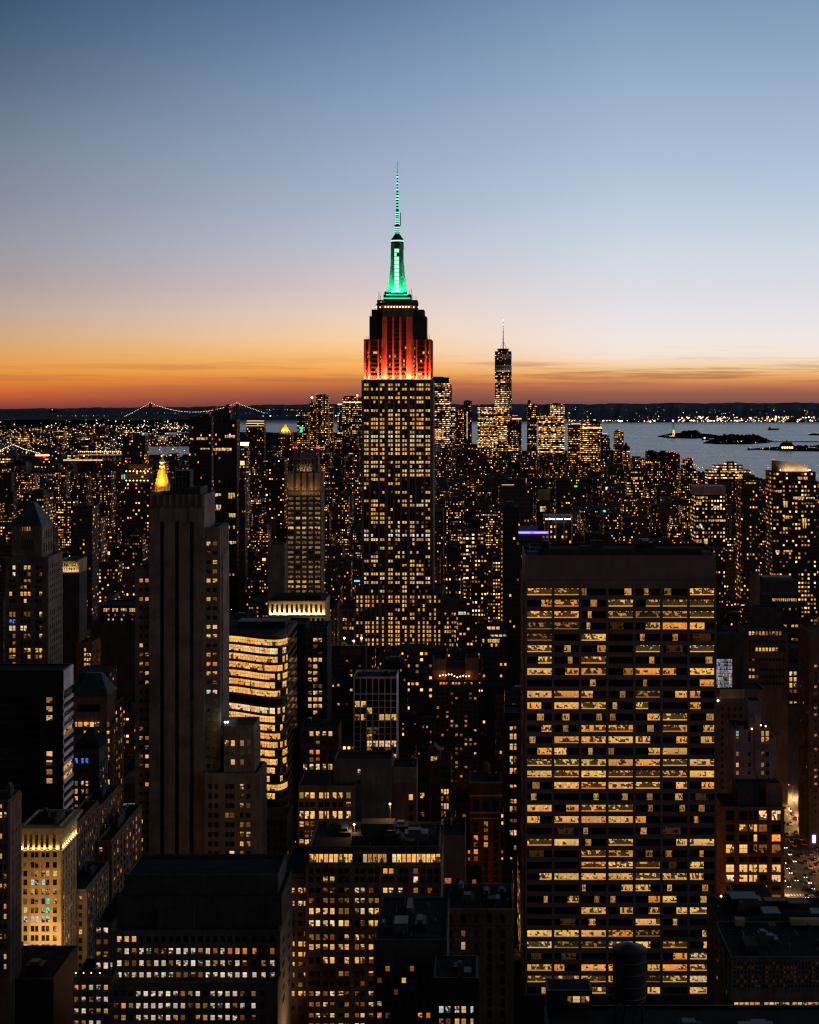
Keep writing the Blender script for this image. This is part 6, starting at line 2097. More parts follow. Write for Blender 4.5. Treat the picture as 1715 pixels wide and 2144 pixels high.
def gold_pyramid():
    Y = 1800.0
    k = Y / F
    cx = WXp(337, Y)
    off = (cx, Y, 0)
    root = empty('pyramid_tower', off, 'floodlit gilded pyramid spire rising behind the tall brown shaft', 'tower')
    mb = MB()
    mb.box(WXp(310, Y), WXp(364, Y), Y - 14, Y + 30, 0, WZp(1034, Y), 'city', att=(.4, .15, .12, .6), top='roof')
    mb.build('wall', root, off, 'cb')
    mb = MB()
    mb.lathe(cx, Y + 8, [(19.5 * k, WZp(1033, Y)), (19.0 * k, WZp(1029, Y)), (6.8 * k, WZp(984, Y)), (7.2 * k, WZp(982, Y))], 8, 'gold', math.pi / 8)
    for i in range(8):
        a = math.pi / 8 + i * math.pi / 4
        mb.tube((cx + 19.2 * k * math.cos(a), Y + 8 + 19.2 * k * math.sin(a), WZp(1030, Y)), (cx + 6.9 * k * math.cos(a), Y + 8 + 6.9 * k * math.sin(a), WZp(984, Y)), .5, 'gold')
    mb.build('pyramid_roof', root, off)
    mb = MB()
    mb.lathe(cx, Y + 8, [(6.4 * k, WZp(982, Y)), (6.4 * k, WZp(975, Y)), (5.2 * k, WZp(974, Y)), (5.0 * k, WZp(967, Y)), (4.2 * k, WZp(966, Y)), (1.4 * k, WZp(958, Y)), (.3 * k, WZp(950, Y))], 8, 'gold', math.pi / 8)
    mb.build('lantern', root, off)
    for i, (dx_, py) in enumerate(((-4, 977), (0, 978), (4, 977), (-2.5, 969), (2.5, 969), (0, 971), (0, 955))):
        m2 = MB()
        m2.octa((cx + dx_ * k, Y + 8 - 6.5 * k, WZp(py, Y)), .9, 'e_warm')
        m2.build('lantern_lamp', root, off)
    for s_, e in ((-1, 1), (1, 1)):
        area_light('floodlight', (cx + s_ * 13 * k, Y - 10, WZp(1035, Y)), (-s_ * .35, .75, 1), 12, 2, 22000, (1, .56, .11), root, off, 150)
    area_light('floodlight', (cx, Y - 10, WZp(1024, Y)), (0, .5, 1), 16, 2, 14000, (1, .56, .12), root, off, 90)
    REG.append((WXp(310, Y), WXp(364, Y), Y - 14, Y + 30, 313, 364, 950, 1035))


glass_spire()
gold_pyramid()
# ================================================================== sea, land, hills
def polar_sheet(name, mat, keep, z, kind_label, r0=60.0, r1=60000.0, nr=420, na=300, amax=0.62, full=False):
    """sheet that follows the fall of sea level; only cells for which keep() is true"""
    rr = np.geomspace(r0, r1, nr)
    aa = np.linspace(-amax, amax, na)
    RR, AA = np.meshgrid(rr, aa, indexing='ij')
    X, Yy = RR * np.sin(AA), RR * np.cos(AA)
    Z = z - RR ** 2 / (2 * RE)
    idx = np.arange(nr * na).reshape(nr, na)
    q = np.stack([idx[:-1, :-1], idx[:-1, 1:], idx[1:, 1:], idx[1:, :-1]], -1).reshape(-1, 4)
    cxm = (X[:-1, :-1] + X[1:, 1:]) / 2
    cym = (Yy[:-1, :-1] + Yy[1:, 1:]) / 2
    ok = keep(cxm.ravel(), cym.ravel())
    q = q[ok]
    used, inv = np.unique(q, return_inverse=True)
    V = np.stack([X.ravel(), Yy.ravel(), Z.ravel()], -1)[used]
    q = inv.reshape(-1, 4)[:, ::-1]
    me = bpy.data.meshes.new(name)
    me.from_pydata(V.tolist(), [], q.tolist())
    me.materials.append(M[mat])
    me.update()
    o = bpy.data.objects.new(name, me)
    COL.objects.link(o)
    o['kind'] = 'structure'
    return o


def to_px(x, y):
    px = VX + F * x / y
    py = VY + F * (EYE + (x * x + y * y) / (2 * RE)) / y
    return px, py


def is_water(x, y):
    px, py = to_px(x, y)
    wob = 1.3 * np.sin(px * .11) + 1.0 * np.sin(px * .043 + 1.3)
    shore = np.interp(px, [1190, 1262, 1330, 1480, 1600, 1760], [905, 930, 975, 990, 1003, 1012])
    bay = (px > 1190) & (py > 884 + wob * .25) & (py < shore + wob)
    mid = (px > 985) & (px <= 1262) & (py > 880) & (py < 945)
    teal = (px > 480) & (px <= 985) & (py > 861) & (py < 906 + wob * .4)
    nar = (px <= 520) & (py < 879 + wob * .4)
    river = (px > 285) & (px < 420) & (((py > 934) & (py < 957)) | ((py > 905) & (py < 916 + wob)))
    riv2 = (px > 230) & (px <= 420) & (py > 907) & (py < 911)
    far = (px <= 985) & (py < 862)
    far2 = (py < 848)
    return bay | mid | teal | nar | river | riv2 | far | far2


polar_sheet('water', 'water', lambda x, y: np.ones_like(x, bool), 0.0, 'water', r0=2200.0, nr=260, na=160)
polar_sheet('ground', 'land', lambda x, y: ~is_water(x, y), 2.5, 'ground', nr=640, na=520)
# the ground under and behind the camera
mb = MB()
mb.box(-700, 700, -600, 700, -1.0, 1.9, 'land')
o = mb.build('terrain')
o['kind'] = 'structure'


def ridge(name, px0, px1, base_py, tops, Y, depth, seed):
    """long wooded ridge: a crest line with sloping flanks"""
    rnd = random.Random(seed)
    n = 90
    mb = []
    V, Fc = [], []
    b0 = drop(Y * Y) - 5
    for i in range(n + 1):
        t = i / n
        px = px0 + (px1 - px0) * t
        py = np.interp(px, [p for p, _ in tops], [q for _, q in tops]) + rnd.uniform(-.5, .5) + .7 * math.sin(px * .05 + seed) + .4 * math.sin(px * .21)
        x = WXp(px, Y + depth * .5)
        zc = WZp(py, Y + depth * .5)
        xf = WXp(px, Y)
        zm_ = b0 + (zc - b0) * rnd.uniform(.55, .75)
        xm = WXp(px, Y + depth * .22)
        V += [(xf, Y, b0), (xm, Y + depth * .22, zm_), (x, Y + depth * .5, zc), (WXp(px, Y + depth), Y + depth, b0 - 20)]
    for i in range(n):
        for j in range(3):
            a = i * 4 + j
            Fc.append((a, a + 4, a + 5, a + 1))
    me = bpy.data.meshes.new(name)
    me.from_pydata(V, [], Fc)
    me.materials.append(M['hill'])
    me.update()
    o = bpy.data.objects.new(name, me)
    COL.objects.link(o)
    o['kind'] = 'structure'
    return o


ridge('hills', -120, 560, 864, [(-120, 856), (60, 855.5), (200, 853.5), (330, 852.5), (460, 851), (560, 850)], 24000, 3000, 1)
ridge('hills', 440, 1300, 868, [(440, 851), (560, 848), (640, 846), (760, 846), (900, 847), (1100, 846), (1300, 846)], 19000, 3500, 2)
ridge('hills', 900, 1900, 884, [(900, 858), (1020, 853), (1120, 848.5), (1250, 845.5), (1400, 844), (1560, 843.5), (1900, 843)], 13600, 3000, 3)
ridge('hills', 480, 700, 876, [(480, 874), (540, 871), (620, 871.5), (700, 873)], 14500, 600, 4)


# ================================================================== lights of the far shores
def sparkle(name, label_kind, pts, mats, rmin, rmax):
    """far street and house lamps, each a small glowing body at its own spot"""
    mb = MB()
    for (x, y, z), r in pts:
        mb.octa((x, y, z), r * min(rmax * 1.25, random.lognormvariate(math.log((rmin + rmax) * .42), .45)), random.choices(mats, [m_[1] for m_ in []] or None)[0] if False else random.choice(mats))
    o = mb.build(name)
    o['kind'] = 'stuff'
    return o


def lamps_on(fn, n, zr=(6, 22)):
    out = []
    for _ in range(n):
        px, py = fn()
        x, y, z = gpt(px, py)
        px2, py2 = px, py
        out.append(((x, y, z + random.uniform(*zr)), y / F))
    return out


U, GA = random.uniform, random.gauss
# east bank, left side
pts = lamps_on(lambda: (U(-20, 400), U(888, 960)), 520, (5, 40))
pts += lamps_on(lambda: (U(-20, 330), GA(911, 3.0)), 130, (5, 30))
pts += lamps_on(lambda: (U(90, 400), GA(900, 4)), 150, (5, 30))
pts += lamps_on(lambda: (U(-20, 260), GA(941, 9)), 220, (5, 30))
pts += lamps_on(lambda: (U(340, 396), GA(898, 2.0)), 40, (5, 20))
sparkle('far_street_lamp_field', 0, pts, ['e_soft', 'e_soft', 'e_warm', 'e_white'], .35, .85)
# west shore of the bay
pts = lamps_on(lambda: (U(1262, 1740), 884 - abs(GA(0, 2.0))), 150, (3, 14))
pts += lamps_on(lambda: (U(1420, 1740), 883 - abs(GA(0, 5.0))), 640, (3, 45))
pts += lamps_on(lambda: (U(1500, 1740), U(870, 881)), 300, (3, 30))
pts += lamps_on(lambda: (U(1180, 1300), 883 - abs(GA(0, 1.5))), 50, (3, 14))
pts += lamps_on(lambda: (U(550, 760), GA(872, .6)), 30, (3, 10))
sparkle('shore_lamp_field', 0, pts, ['e_soft', 'e_warm', 'e_warm', 'e_white'], .55, 1.6)
hill = []
for _ in range(120):
    px, py = U(1130, 1740), U(851, 879)
    Y = 13650 + (880 - py) / 38 * 1200
    hill.append(((WXp(px, Y), Y - 160, WZp(py, Y)), Y / F))
for _ in range(16):
    px, py = U(545, 640), GA(858, .8)
    hill.append(((WXp(px, 18800), 18800, WZp(py, 18800)), 18800 / F))
sparkle('hillside_lamp_field', 0, hill, ['e_soft', 'e_soft', 'e_warm'], .3, .75)


# ================================================================== islands and boats in the bay
def island(name, label, pl, trees, seed):
    """low island outline from shore points, with rock edge"""
    P = [gpt(px, py, 0) for px, py in pl]
    cx, cy = sum(p[0] for p in P) / len(P), sum(p[1] for p in P) / len(P)
    zz = sum(p[2] for p in P) / len(P)
    mb = MB()
    n = len(P)
    base = len(mb.v)
    mb.v.extend([(x, y, zz - 3) for x, y, z in P] + [(cx + (x - cx) * .985, cy + (y - cy) * .985, zz + 5) for x, y, z in P])
    for i in range(n):
        k = (i + 1) % n
        mb.f.append((base + i, base + k, base + n + k, base + n + i)); mb.mi.append(mb.mat('land')); mb.uv.append([(0, 0)] * 4); mb.att.append(None)
    mb.f.append(tuple(base + n + i for i in range(n))); mb.mi.append(mb.mat('land')); mb.uv.append([(0, 0)] * n); mb.att.append(None)
    o = mb.build('island')
    o['kind'] = 'structure'
    o['label'] = label
    rnd = random.Random(seed)
    mb = MB()
    for px0, px1, py, h0, h1, cnt in trees:
        for _ in range(cnt):
            px = rnd.uniform(px0, px1)
            x, y, z = gpt(px, py + rnd.uniform(-1.2, .8))
            e = min(1, min(px - px0, px1 - px) / (.25 * (px1 - px0)) + .25)
            h = rnd.uniform(h0, h1) * e
            r = h * rnd.uniform(.4, .65)
            mb.lathe(x, y, [(r * .3, z + 2), (r, z + h * .45), (r * .75, z + h * .8), (r * .1, z + h + 2)], 7, 'tree', rnd.random())
    if mb.f:
        t = mb.build('island_trees')
        t['kind'] = 'stuff'
    return o


island('island', 'low island carrying the floodlit statue', [(1377, 914.5), (1400, 917.5), (1450, 918.5), (1508, 917), (1512, 914.5), (1485, 910.5), (1440, 908), (1405, 909)], [(1424, 1468, 911, 16, 30, 40), (1392, 1420, 914, 6, 12, 12), (1480, 1505, 914, 5, 12, 14)], 3)
island('island', 'wooded island left of the causeway', [(1472, 928), (1500, 930), (1560, 930.5), (1610, 927), (1618, 924.5), (1580, 918), (1520, 917), (1490, 922)], [(1488, 1610, 924, 16, 30, 110), (1500, 1600, 920, 18, 30, 60)], 4)
island('island', 'spit with the orange-lit terminal', [(1575, 941), (1640, 944), (1800, 946), (1800, 935), (1660, 936), (1600, 939)], [(1660, 1740, 938, 8, 14, 30)], 5)
island('island', 'small pier-like spit at the photo edge', [(1692, 911), (1800, 914), (1800, 907), (1700, 909)], [], 6)
pts = lamps_on(lambda: (U(1590, 1740), GA(941, 1.0)), 30, (3, 9)) + lamps_on(lambda: (U(1494, 1610), GA(928, 1.2)), 14, (3, 9)) + lamps_on(lambda: (U(1693, 1740), GA(909, .6)), 14, (3, 8)) + lamps_on(lambda: (U(1386, 1500), GA(915, .8)), 8, (3, 8))
pts += [((lambda g: (g[0], g[1], g[2] + 7))(gpt(1622 + i * 10.2, 925)), 1.9) for i in range(12)]
sparkle('island_lamp_field', 0, pts, ['e_soft', 'e_white', 'e_warm'], .3, .6)
# causeway
mb = MB()
a, c = gpt(1616, 925.5), gpt(1760, 926.5)
mb.tube((a[0], a[1], a[2] + 4), (c[0], c[1], c[2] + 4), 2.0, 'dark', 6)
for i in range(30):
    t = i / 29
    x, y, z = [a[k] + (c[k] - a[k]) * t for k in range(3)]
    mb.tube((x, y, z - 2), (x, y, z + 4), 1.0, 'dark', 5)
cw = mb.build('causeway')
tag(cw, 'thin causeway with evenly spaced lamps between two islands', 'bridge')


def statue():
    x, y, z = gpt(1410, 915)
    k = y / F
    root = empty('statue', (x, y, z), 'small floodlit robed statue with raised torch on a lit pedestal island', 'statue')
    off = (x, y, z)
    z0 = z + 4
    mb = MB()
    mb.lathe(x, y, [(14, z0), (14, z0 + 9), (12, z0 + 9.5)], 11, 'limestone')
    mb.frustum(x, y, z0 + 9, z0 + 38, 9, 9, 6.2, 6.2, 'limestone')
    mb.box(x - 7, x + 7, y - 7, y + 7, z0 + 38, z0 + 40, 'limestone')
    mb.build('pedestal', root, off)
    mb = MB()
    mb.lathe(x, y, [(5.2, z0 + 40), (5.6, z0 + 46), (4.6, z0 + 56), (4.2, z0 + 64), (4.6, z0 + 69), (4.0, z0 + 73), (1.7, z0 + 75.5), (1.6, z0 + 76.5), (2.3, z0 + 78), (2.4, z0 + 80), (1.5, z0 + 82.5), (.3, z0 + 83)], 12, 'copper')
    mb.tube((x - 3.6, y, z0 + 71), (x - 5.2, y - 1, z0 + 80), 1.5, 'copper', 8)
    mb.tube((x - 5.2, y - 1, z0 + 80), (x - 5.4, y - 1, z0 + 87), 1.1, 'copper', 8)
    mb.lathe(x - 5.4, y - 1, [(.7, z0 + 86), (1.9, z0 + 88), (1.9, z0 + 89)], 8, 'copper')
    for i in range(7):
        a_ = math.pi * (i + .5) / 7
        mb.tube((x + 2 * math.cos(a_), y - .3, z0 + 81 + 1.2 * math.sin(a_)), (x + 4.4 * math.cos(a_), y - .3, z0 + 81.5 + 3.2 * math.sin(a_)), .3, 'copper', 5)
    mb.tube((x + 3.4, y - 2, z0 + 64), (x + 3.9, y - 4.5, z0 + 70), 1.6, 'copper', 6)
    mb.build('robed_figure', root, off)
    mb = MB()
    mb.octa((x - 5.4, y - 1, z0 + 91), 2.3, 'e_warm')
    mb.build('torch', root, off)
    area_light('floodlight', (x + 5, y - 34, z0 + 8), (0, .6, 1), 20, 3, 40000, (.85, 1, .6), root, off, 120)
    area_light('floodlight', (x - 4, y - 22, z0 + 1), (0, 1, .7), 20, 3, 14000, (1, .5, .15), root, off, 140)


statue()


def terminal():
    x, y, z = gpt(1649, 941)
    k = y / F
    root = empty('ferry_terminal', (x, y, z), 'gabled ferry terminal with orange-lit front and small clock spire', 'building')
    off = (x, y, z)
    w = 14 * k
    mb = MB()
    mb.box(x - w, x + w, y, y + 30, z, z + 16, 'buff')
    mb.build('wall', root, off)
    mb = MB()
    mb.frustum(x, y + 15, z + 16, z + 32, w + 2, 17, w * .7, .5, 'roof')
    mb.lathe(x - 4, y + 3, [(3, z + 16), (3, z + 36), (2, z + 38), (.1, z + 46)], 8, 'roof')
    mb.build('roof', root, off)
    for i in range(5):
        m2 = MB()
        m2.box(x - w * .85 + i * w * .36, x - w * .85 + i * w * .36 + w * .22, y - .6, y - .1, z + 3, z + 12, 'e_warm')
        m2.build('window', root, off)
    area_light('floodlight', (x, y - 14, z + 2), (0, 1, .5), w * 1.6, 2, 6000, (1, .4, .08), root, off)


terminal()


def boat(label, px, py, L, lit):
    x, y, z = gpt(px, py)
    root = empty('boat', (x, y, z), label, 'boat')
    off = (x, y, z)
    mb = MB()
    b = len(mb.v)
    h = L * .12
    mb.v.extend([(x - L / 2, y - L * .1, z + h), (x + L * .42, y - L * .1, z + h), (x + L / 2, y, z + h * 1.3), (x + L * .42, y + L * .1, z + h), (x - L / 2, y + L * .1, z + h),
                 (x - L * .47, y - L * .07, z - 1), (x + L * .38, y - L * .07, z - 1), (x + L * .42, y, z - 1), (x + L * .38, y + L * .07, z - 1), (x - L * .47, y + L * .07, z - 1)])
    for i in range(5):
        j = (i + 1) % 5
        mb.f.append((b + i, b + 5 + i, b + 5 + j, b + j)); mb.mi.append(mb.mat('dark')); mb.uv.append([(0, 0)] * 4); mb.att.append(None)
    mb.f.append((b, b + 1, b + 2, b + 3, b + 4)); mb.mi.append(mb.mat('dark')); mb.uv.append([(0, 0)] * 5); mb.att.append(None)
    mb.build('hull', root, off)
    mb = MB()
    mb.box(x - L * .4, x - L * .25 if not lit else x + L * .25, y - L * .06, y + L * .06, z + h, z + h + L * .13, 'metal')
    mb.build('cabin', root, off)
    mb = MB()
    mb.octa((x - L * .2, y - L * .08, z + h + L * .1), 4.5 if lit else 2.0, 'e_white' if lit else 'e_soft')
    mb.build('lamp', root, off)


boat('long unlit barge anchored off the west shore', 1620, 900, 80, False)
boat('little ferry with one white lamp between two islands', 1479, 921, 50, True)
boat('lit ship far out on the left strait', 115, 863.5, 190, True)
boat('dark small boat off the terminal spit', 1574, 941.5, 40, False)


# ================================================================== bridges
def strait_bridge():
    Y = 17000.0
    k = Y / F
    ax, bx = WXp(315, Y), WXp(497, Y)
    zw = drop(Y * Y)
    zt = WZp(843.5, Y)
    zd = WZp(865.5, Y)
    off = (ax, Y, zw)
    root = empty('suspension_bridge', off, 'long far suspension bridge strung with lights across the strait under the sunset', 'bridge')
    for tx in (ax, bx):
        mb = MB()
        for yy in (-16, 16):
            mb.frustum(tx - 0, Y + yy, zw - 5, zt, 9, 7, 6, 6, 'steel')
        for z in (zt - 12, zd + 20, zd - 4):
            mb.box(tx - 5, tx + 5, Y - 16, Y + 16, z, z + 10, 'steel')
        # twin legs read side by side from here
        mb.box(tx - 16, tx - 8, Y - 7, Y + 7, zw - 5, zt, 'steel')
        mb.box(tx + 8, tx + 16, Y - 7, Y + 7, zw - 5, zt, 'steel')
        mb.box(tx - 16, tx + 16, Y - 6, Y + 6, zt - 14, zt - 3, 'steel')
        mb.build('tower', root, off)
        for s_ in (-11, 11):
            m2 = MB()
            m2.octa((tx + s_, Y, zt + 7), 4.2, 'e_red')
            m2.build('warning_lamp', root, off)
    xa, xb = WXp(250, Y), WXp(560, Y)
    mb = MB()
    mb.box(xa, xb, Y - 14, Y + 14, zd - 6, zd, 'steel')
    mb.box(xa - 900, xa, Y - 14, Y + 14, zd - 40, zd - 34, 'steel')
    mb.build('deck', root, off)
    mid = (ax + bx) / 2
    zm_ = WZp(863.0, Y)
    def cable(x):
        if ax <= x <= bx:
            return zm_ + (zt - zm_) * ((x - mid) / (bx - mid)) ** 2
        if x < ax:
            t = (ax - x) / (ax - xa)
            return zt + (WZp(878, Y) - zt) * t ** .92
        t = (x - bx) / (xb - bx)
        return zt + (WZp(866.5, Y) - zt) * t ** .9
    mb = MB()
    xs = np.linspace(xa, xb, 80)
    for p, q in zip(xs[:-1], xs[1:]):
        mb.tube((p, Y - 14, cable(p)), (q, Y - 14, cable(q)), 2.2, 'steel', 5)
    mb.build('main_cable', root, off)
    for x in np.linspace(xa + 30, xb - 30, 92):
        m2 = MB()
        m2.octa((x, Y - 17, cable(x) + 2), U(2.0, 2.7), 'e_white')
        m2.build('cable_lamp', root, off)
    mb = MB()
    for x in np.linspace(xa - 700, xb, 60):
        if random.random() < .6:
            mb.octa((x, Y - 16, zd + 4 if x > xa else zd - 28), U(1.6, 3.0), random.choice(['e_soft', 'e_warm']))
    o = mb.build('road_lamp', root, off)
    o['kind'] = 'stuff'


strait_bridge()


def river_bridge():
    Y = 5200.0
    k = Y / F
    off = (WXp(28, Y), Y, drop(Y * Y))
    root = empty('river_bridge', off, 'nearer suspension bridge with beaded white cable lamps at the far left', 'bridge')
    tx = WXp(29, Y)
    zd = WZp(953, Y)
    mb = MB()
    for s_ in (-10, 10):
        mb.frustum(tx + s_ * .3, Y + s_, off[2], WZp(931, Y), 3, 3, 2, 2, 'steel')
    mb.box(tx - 4, tx + 4, Y - 10, Y + 10, WZp(934, Y), WZp(931.5, Y), 'steel')
    mb.build('tower', root, off)
    mb = MB()
    mb.box(WXp(-60, Y), WXp(112, Y), Y - 12, Y + 12, zd - 4, zd, 'steel')
    mb.build('deck', root, off)
    mb = MB()
    P0 = [(-60, 962), (0, 944.5), (29, 931), (52, 940.5), (84, 949), (110, 953)]
    def cz(px):
        return WZp(float(np.interp(px, [p for p, _ in P0], [q for _, q in P0])), Y)
    xs = np.linspace(-60, 110, 40)
    for p, q in zip(xs[:-1], xs[1:]):
        mb.tube((WXp(p, Y), Y - 10, cz(p)), (WXp(q, Y), Y - 10, cz(q)), .6, 'steel', 5)
    mb.build('main_cable', root, off)
    for px in np.arange(-20, 86, 3.4):
        m2 = MB()
        m2.octa((WXp(px, Y), Y - 12, cz(px) + 1), 1.15, 'e_white')
        m2.build('cable_lamp', root, off)
    mb = MB()
    mb.box(WXp(76, Y), WXp(108, Y), Y - 12.6, Y - 12.2, zd - 1, zd + 2.0, 'e_warm')
    mb.box(WXp(76, Y), WXp(104, Y), Y - 13.2, Y - 12.8, zd - 3.5, zd - 1.6, 'e_red')
    mb.build('traffic_glow', root, off)


river_bridge()


def viaduct():
    Y = 4700.0
    off = (WXp(200, Y), Y, drop(Y * Y))
    root = empty('lamp_lined_bridge', off, 'straight lamp-lined bridge deck glowing across the far left city', 'bridge')
    zd = WZp(951, Y)
    mb = MB()
    mb.box(WXp(165, Y), WXp(258, Y), Y - 9, Y + 9, zd - 3, zd, 'concrete')
    for i in range(8):
        x = WXp(168 + i * 12, Y)
        mb.box(x - 2, x + 2, Y - 6, Y + 6, off[2], zd - 3.01, 'concrete')
    mb.build('deck', root, off)
    for i in range(22):
        m2 = MB()
        x = WXp(166 + i * 4.2, Y)
        m2.octa((x, Y - 8, zd + 8), 1.5, 'e_white')
        m2.build('lamp', root, off)
    area_light('road_light', (WXp(211, Y), Y - 14, zd + 10), (0, .7, -1), 130, 2, 60000, (1, .7, .4), root, off)
    Y2 = 4300.0
    off2 = (WXp(170, Y2), Y2, drop(Y2 * Y2))
    r2 = empty('station_roof', off2, 'long low glowing platform roof below the lamp-lined bridge deck', 'building')
    z = WZp(962, Y2)
    mb = MB()
    mb.box(WXp(131, Y2), WXp(216, Y2), Y2, Y2 + 18, off2[2], z - 5, 'dark')
    mb.box(WXp(130, Y2), WXp(217, Y2), Y2 - 2, Y2 + 20, z, z + 1.2, 'metal')
    for i in range(9):
        x = WXp(132 + i * 10.4, Y2)
        mb.box(x - .5, x + .5, Y2 - 1, Y2, z - 5.1, z + .1, 'metal')
    mb.build('roof', r2, off2)
    mb = MB()
    mb.box(WXp(132, Y2), WXp(215, Y2), Y2 + .5, Y2 + .9, z - 3.5, z - .4, 'e_soft')
    mb.build('light_strip', r2, off2)


viaduct()
# ================================================================== the avenue at lower right with its traffic
mb = MB()
mb.face([(150, 660, 2.62), (197, 660, 2.62), (197, 1180, 2.55), (150, 1180, 2.55)], 'asphalt')
st = mb.build('road')
st['kind'] = 'structure'
mb = MB()
for x0, x1 in ((143, 150), (197, 206)):
    mb.box(x0, x1, 660, 1180, 2.4, 2.78, 'pave')
pv = mb.build('pavement')
pv['kind'] = 'structure'
mb = MB()
for lx in (157.5, 163.5, 169.5, 175.5, 181.5, 187.5):
    for y in range(670, 1100, 9):
        mb.face([(lx - .09, y, 2.64), (lx + .09, y, 2.64), (lx + .09, y + 3, 2.64), (lx - .09, y + 3, 2.64)], 'white')
for y in (742, 752, 846, 856):
    for i in range(30):
        x = 152 + i * 1.5
        mb.face([(x, y, 2.641), (x + .7, y, 2.641), (x + .7, y + 3, 2.641), (x, y + 3, 2.641)], 'white')
rm_ = mb.build('road_markings')
rm_['kind'] = 'structure'
mb = MB()
mb.face([(-136, 700, 2.62), (-113, 700, 2.62), (-113, 2400, 2.45), (-136, 2400, 2.45)], 'asphalt')
st = mb.build('road')
st['kind'] = 'structure'


def make_car(color):
    root = empty('car', (0, 0, 0), 'x', 'car', 'cars driving up the lamplit avenue')
    mb = MB()
    sect = [(-2.2, .45, .62, .78), (-2.1, .3, .95, .86), (-1.1, .28, 1.02, .9), (1.2, .28, 1.0, .9), (2.1, .3, .92, .86), (2.25, .45, .6, .78)]
    b = len(mb.v)
    for y, z0, z1, w in sect:
        mb.v.extend([(-w, y, z0), (w, y, z0), (w * .96, y, z1), (-w * .96, y, z1)])
    for i in range(len(sect) - 1):
        for j in range(4):
            k = (j + 1) % 4
            mb.f.append((b + i * 4 + j, b + i * 4 + k, b + i * 4 + 4 + k, b + i * 4 + 4 + j)); mb.mi.append(mb.mat(color)); mb.uv.append([(0, 0)] * 4); mb.att.append(None)
    for ids in ((3, 2, 1, 0), tuple(len(sect) * 4 - 4 + i for i in range(4))):
        mb.f.append(tuple(b + i for i in ids)); mb.mi.append(mb.mat(color)); mb.uv.append([(0, 0)] * 4); mb.att.append(None)
    mb.build('body', root)
    mb = MB()
    mb.frustum(0, .15, .98, 1.45, .82, 1.35, .66, .85, 'glass')
    mb.build('cabin', root)
    for sx in (-.62, .62):
        mb = MB()
        mb.box(sx - .17, sx + .17, -2.27, -2.18, .6, .8, 'e_head')
        mb.build('headlight', root)
        mb = MB()
        mb.box(sx - .15, sx + .15, 2.22, 2.28, .62, .78, 'e_tail')
        mb.build('taillight', root)
        for wy in (-1.4, 1.4):
            mb = MB()
            s = 1 if sx > 0 else -1
            mb.tube((s * .68, wy, .32), (s * .92, wy, .32), .32, 'black', 10)
            mb.build('wheel', root)
    return root


def dup(root, loc, rz, label):
    r = root.copy()
    COL.objects.link(r)
    r.location = loc
    r.rotation_euler = (0, 0, rz)
    r['label'] = label
    for ch in list(root.children):
        c = ch.copy()
        COL.objects.link(c)
        c.parent = r
    return r


def traffic():
    rnd = random.Random(5)
    protos = [make_car(c) for c in ('black', 'metal', 'gold', 'white')]
    tones = ['black', 'grey', 'yellow', 'white']
    used = [False] * 4
    lanes = [160.5, 166.5, 172.5, 178.5, 184.5, 190.5]
    for li, lx in enumerate(lanes):
        y = 735 + rnd.uniform(0, 8)
        while y < 985:
            k = rnd.choice([0, 0, 1, 1, 2, 3])
            where = 'near the crossing' if y < 790 else 'halfway up the avenue' if y < 860 else 'far up the avenue'
            lane = ['by the red-brick corner', 'near the red-brick corner', 'left of the middle', 'right of the middle', 'near the far pavement', 'beside the far pavement'][li]
            lab = f'{tones[k]} car with {"red tail lights" if li > 2 and used[k] else "headlights lit"} {where}, {lane}'
            loc = (lx + rnd.uniform(-.4, .4), y, 2.63)
            if not used[k]:
                protos[k].location = loc
                protos[k]['label'] = lab
                used[k] = True
            else:
                dup(protos[k], loc, rnd.uniform(-.03, .03) + (math.pi if li > 2 else 0), lab)
            y += rnd.choice([7.5, 9, 12, 18, 26])


traffic()


def street_lamp(x, y, side, label, group, e=700, head='e_warm', z0=2.7):
    root = empty('street_lamp', (x, y, z0), label, 'street lamp', group)
    off = (x, y, z0)
    mb = MB()
    mb.tube((x, y, z0), (x, y, z0 + 8.5), .11, 'steel')
    mb.tube((x, y, z0 + 8.4), (x + side * 2.2, y, z0 + 9.1), .08, 'steel')
    mb.build('post', root, off)
    mb = MB()
    mb.box(x + side * 1.9, x + side * 2.6, y - .2, y + .2, z0 + 8.95, z0 + 9.12, 'steel')
    mb.build('lamp_hood', root, off)
    mb = MB()
    mb.octa((x + side * 2.25, y, z0 + 8.8), .26, head)
    mb.build('bulb', root, off)
    if e:
        spot_light('lamp_light', (x + side * 2.25, y, z0 + 8.4), e, (1, .56, .22), root, off, 165)


for i, y in enumerate((742, 772, 802, 832, 862, 892, 930, 975)):
    street_lamp(197.8, y, -1, 'tall lamp on the far pavement of the trafficked avenue', 'street lamps along the trafficked avenue', 40000)
for i, y in enumerate((748, 790, 835, 880)):
    street_lamp(149.3, y, 1, 'tall lamp by the red-brick corner of the trafficked avenue', 'street lamps by the red-brick corner', 30000)
for i in range(9):
    y = 1010 + i * 75
    street_lamp(-112.6 if i % 2 else -136.4, y, -1 if i % 2 else 1, 'lamp in the narrow street canyon left of the spire tower', 'street lamps in the canyon left of the spire tower', 2600, 'e_white')
mb = MB()
rnd = random.Random(9)
for i in range(60):
    y = rnd.uniform(930, 2200)
    mb.octa((rnd.choice([-132, -128, -124, -119]), y, 3.4), .45, rnd.choice(['e_white', 'e_warm', 'e_red', 'e_white']))
o = mb.build('distant_traffic')
o['kind'] = 'stuff'
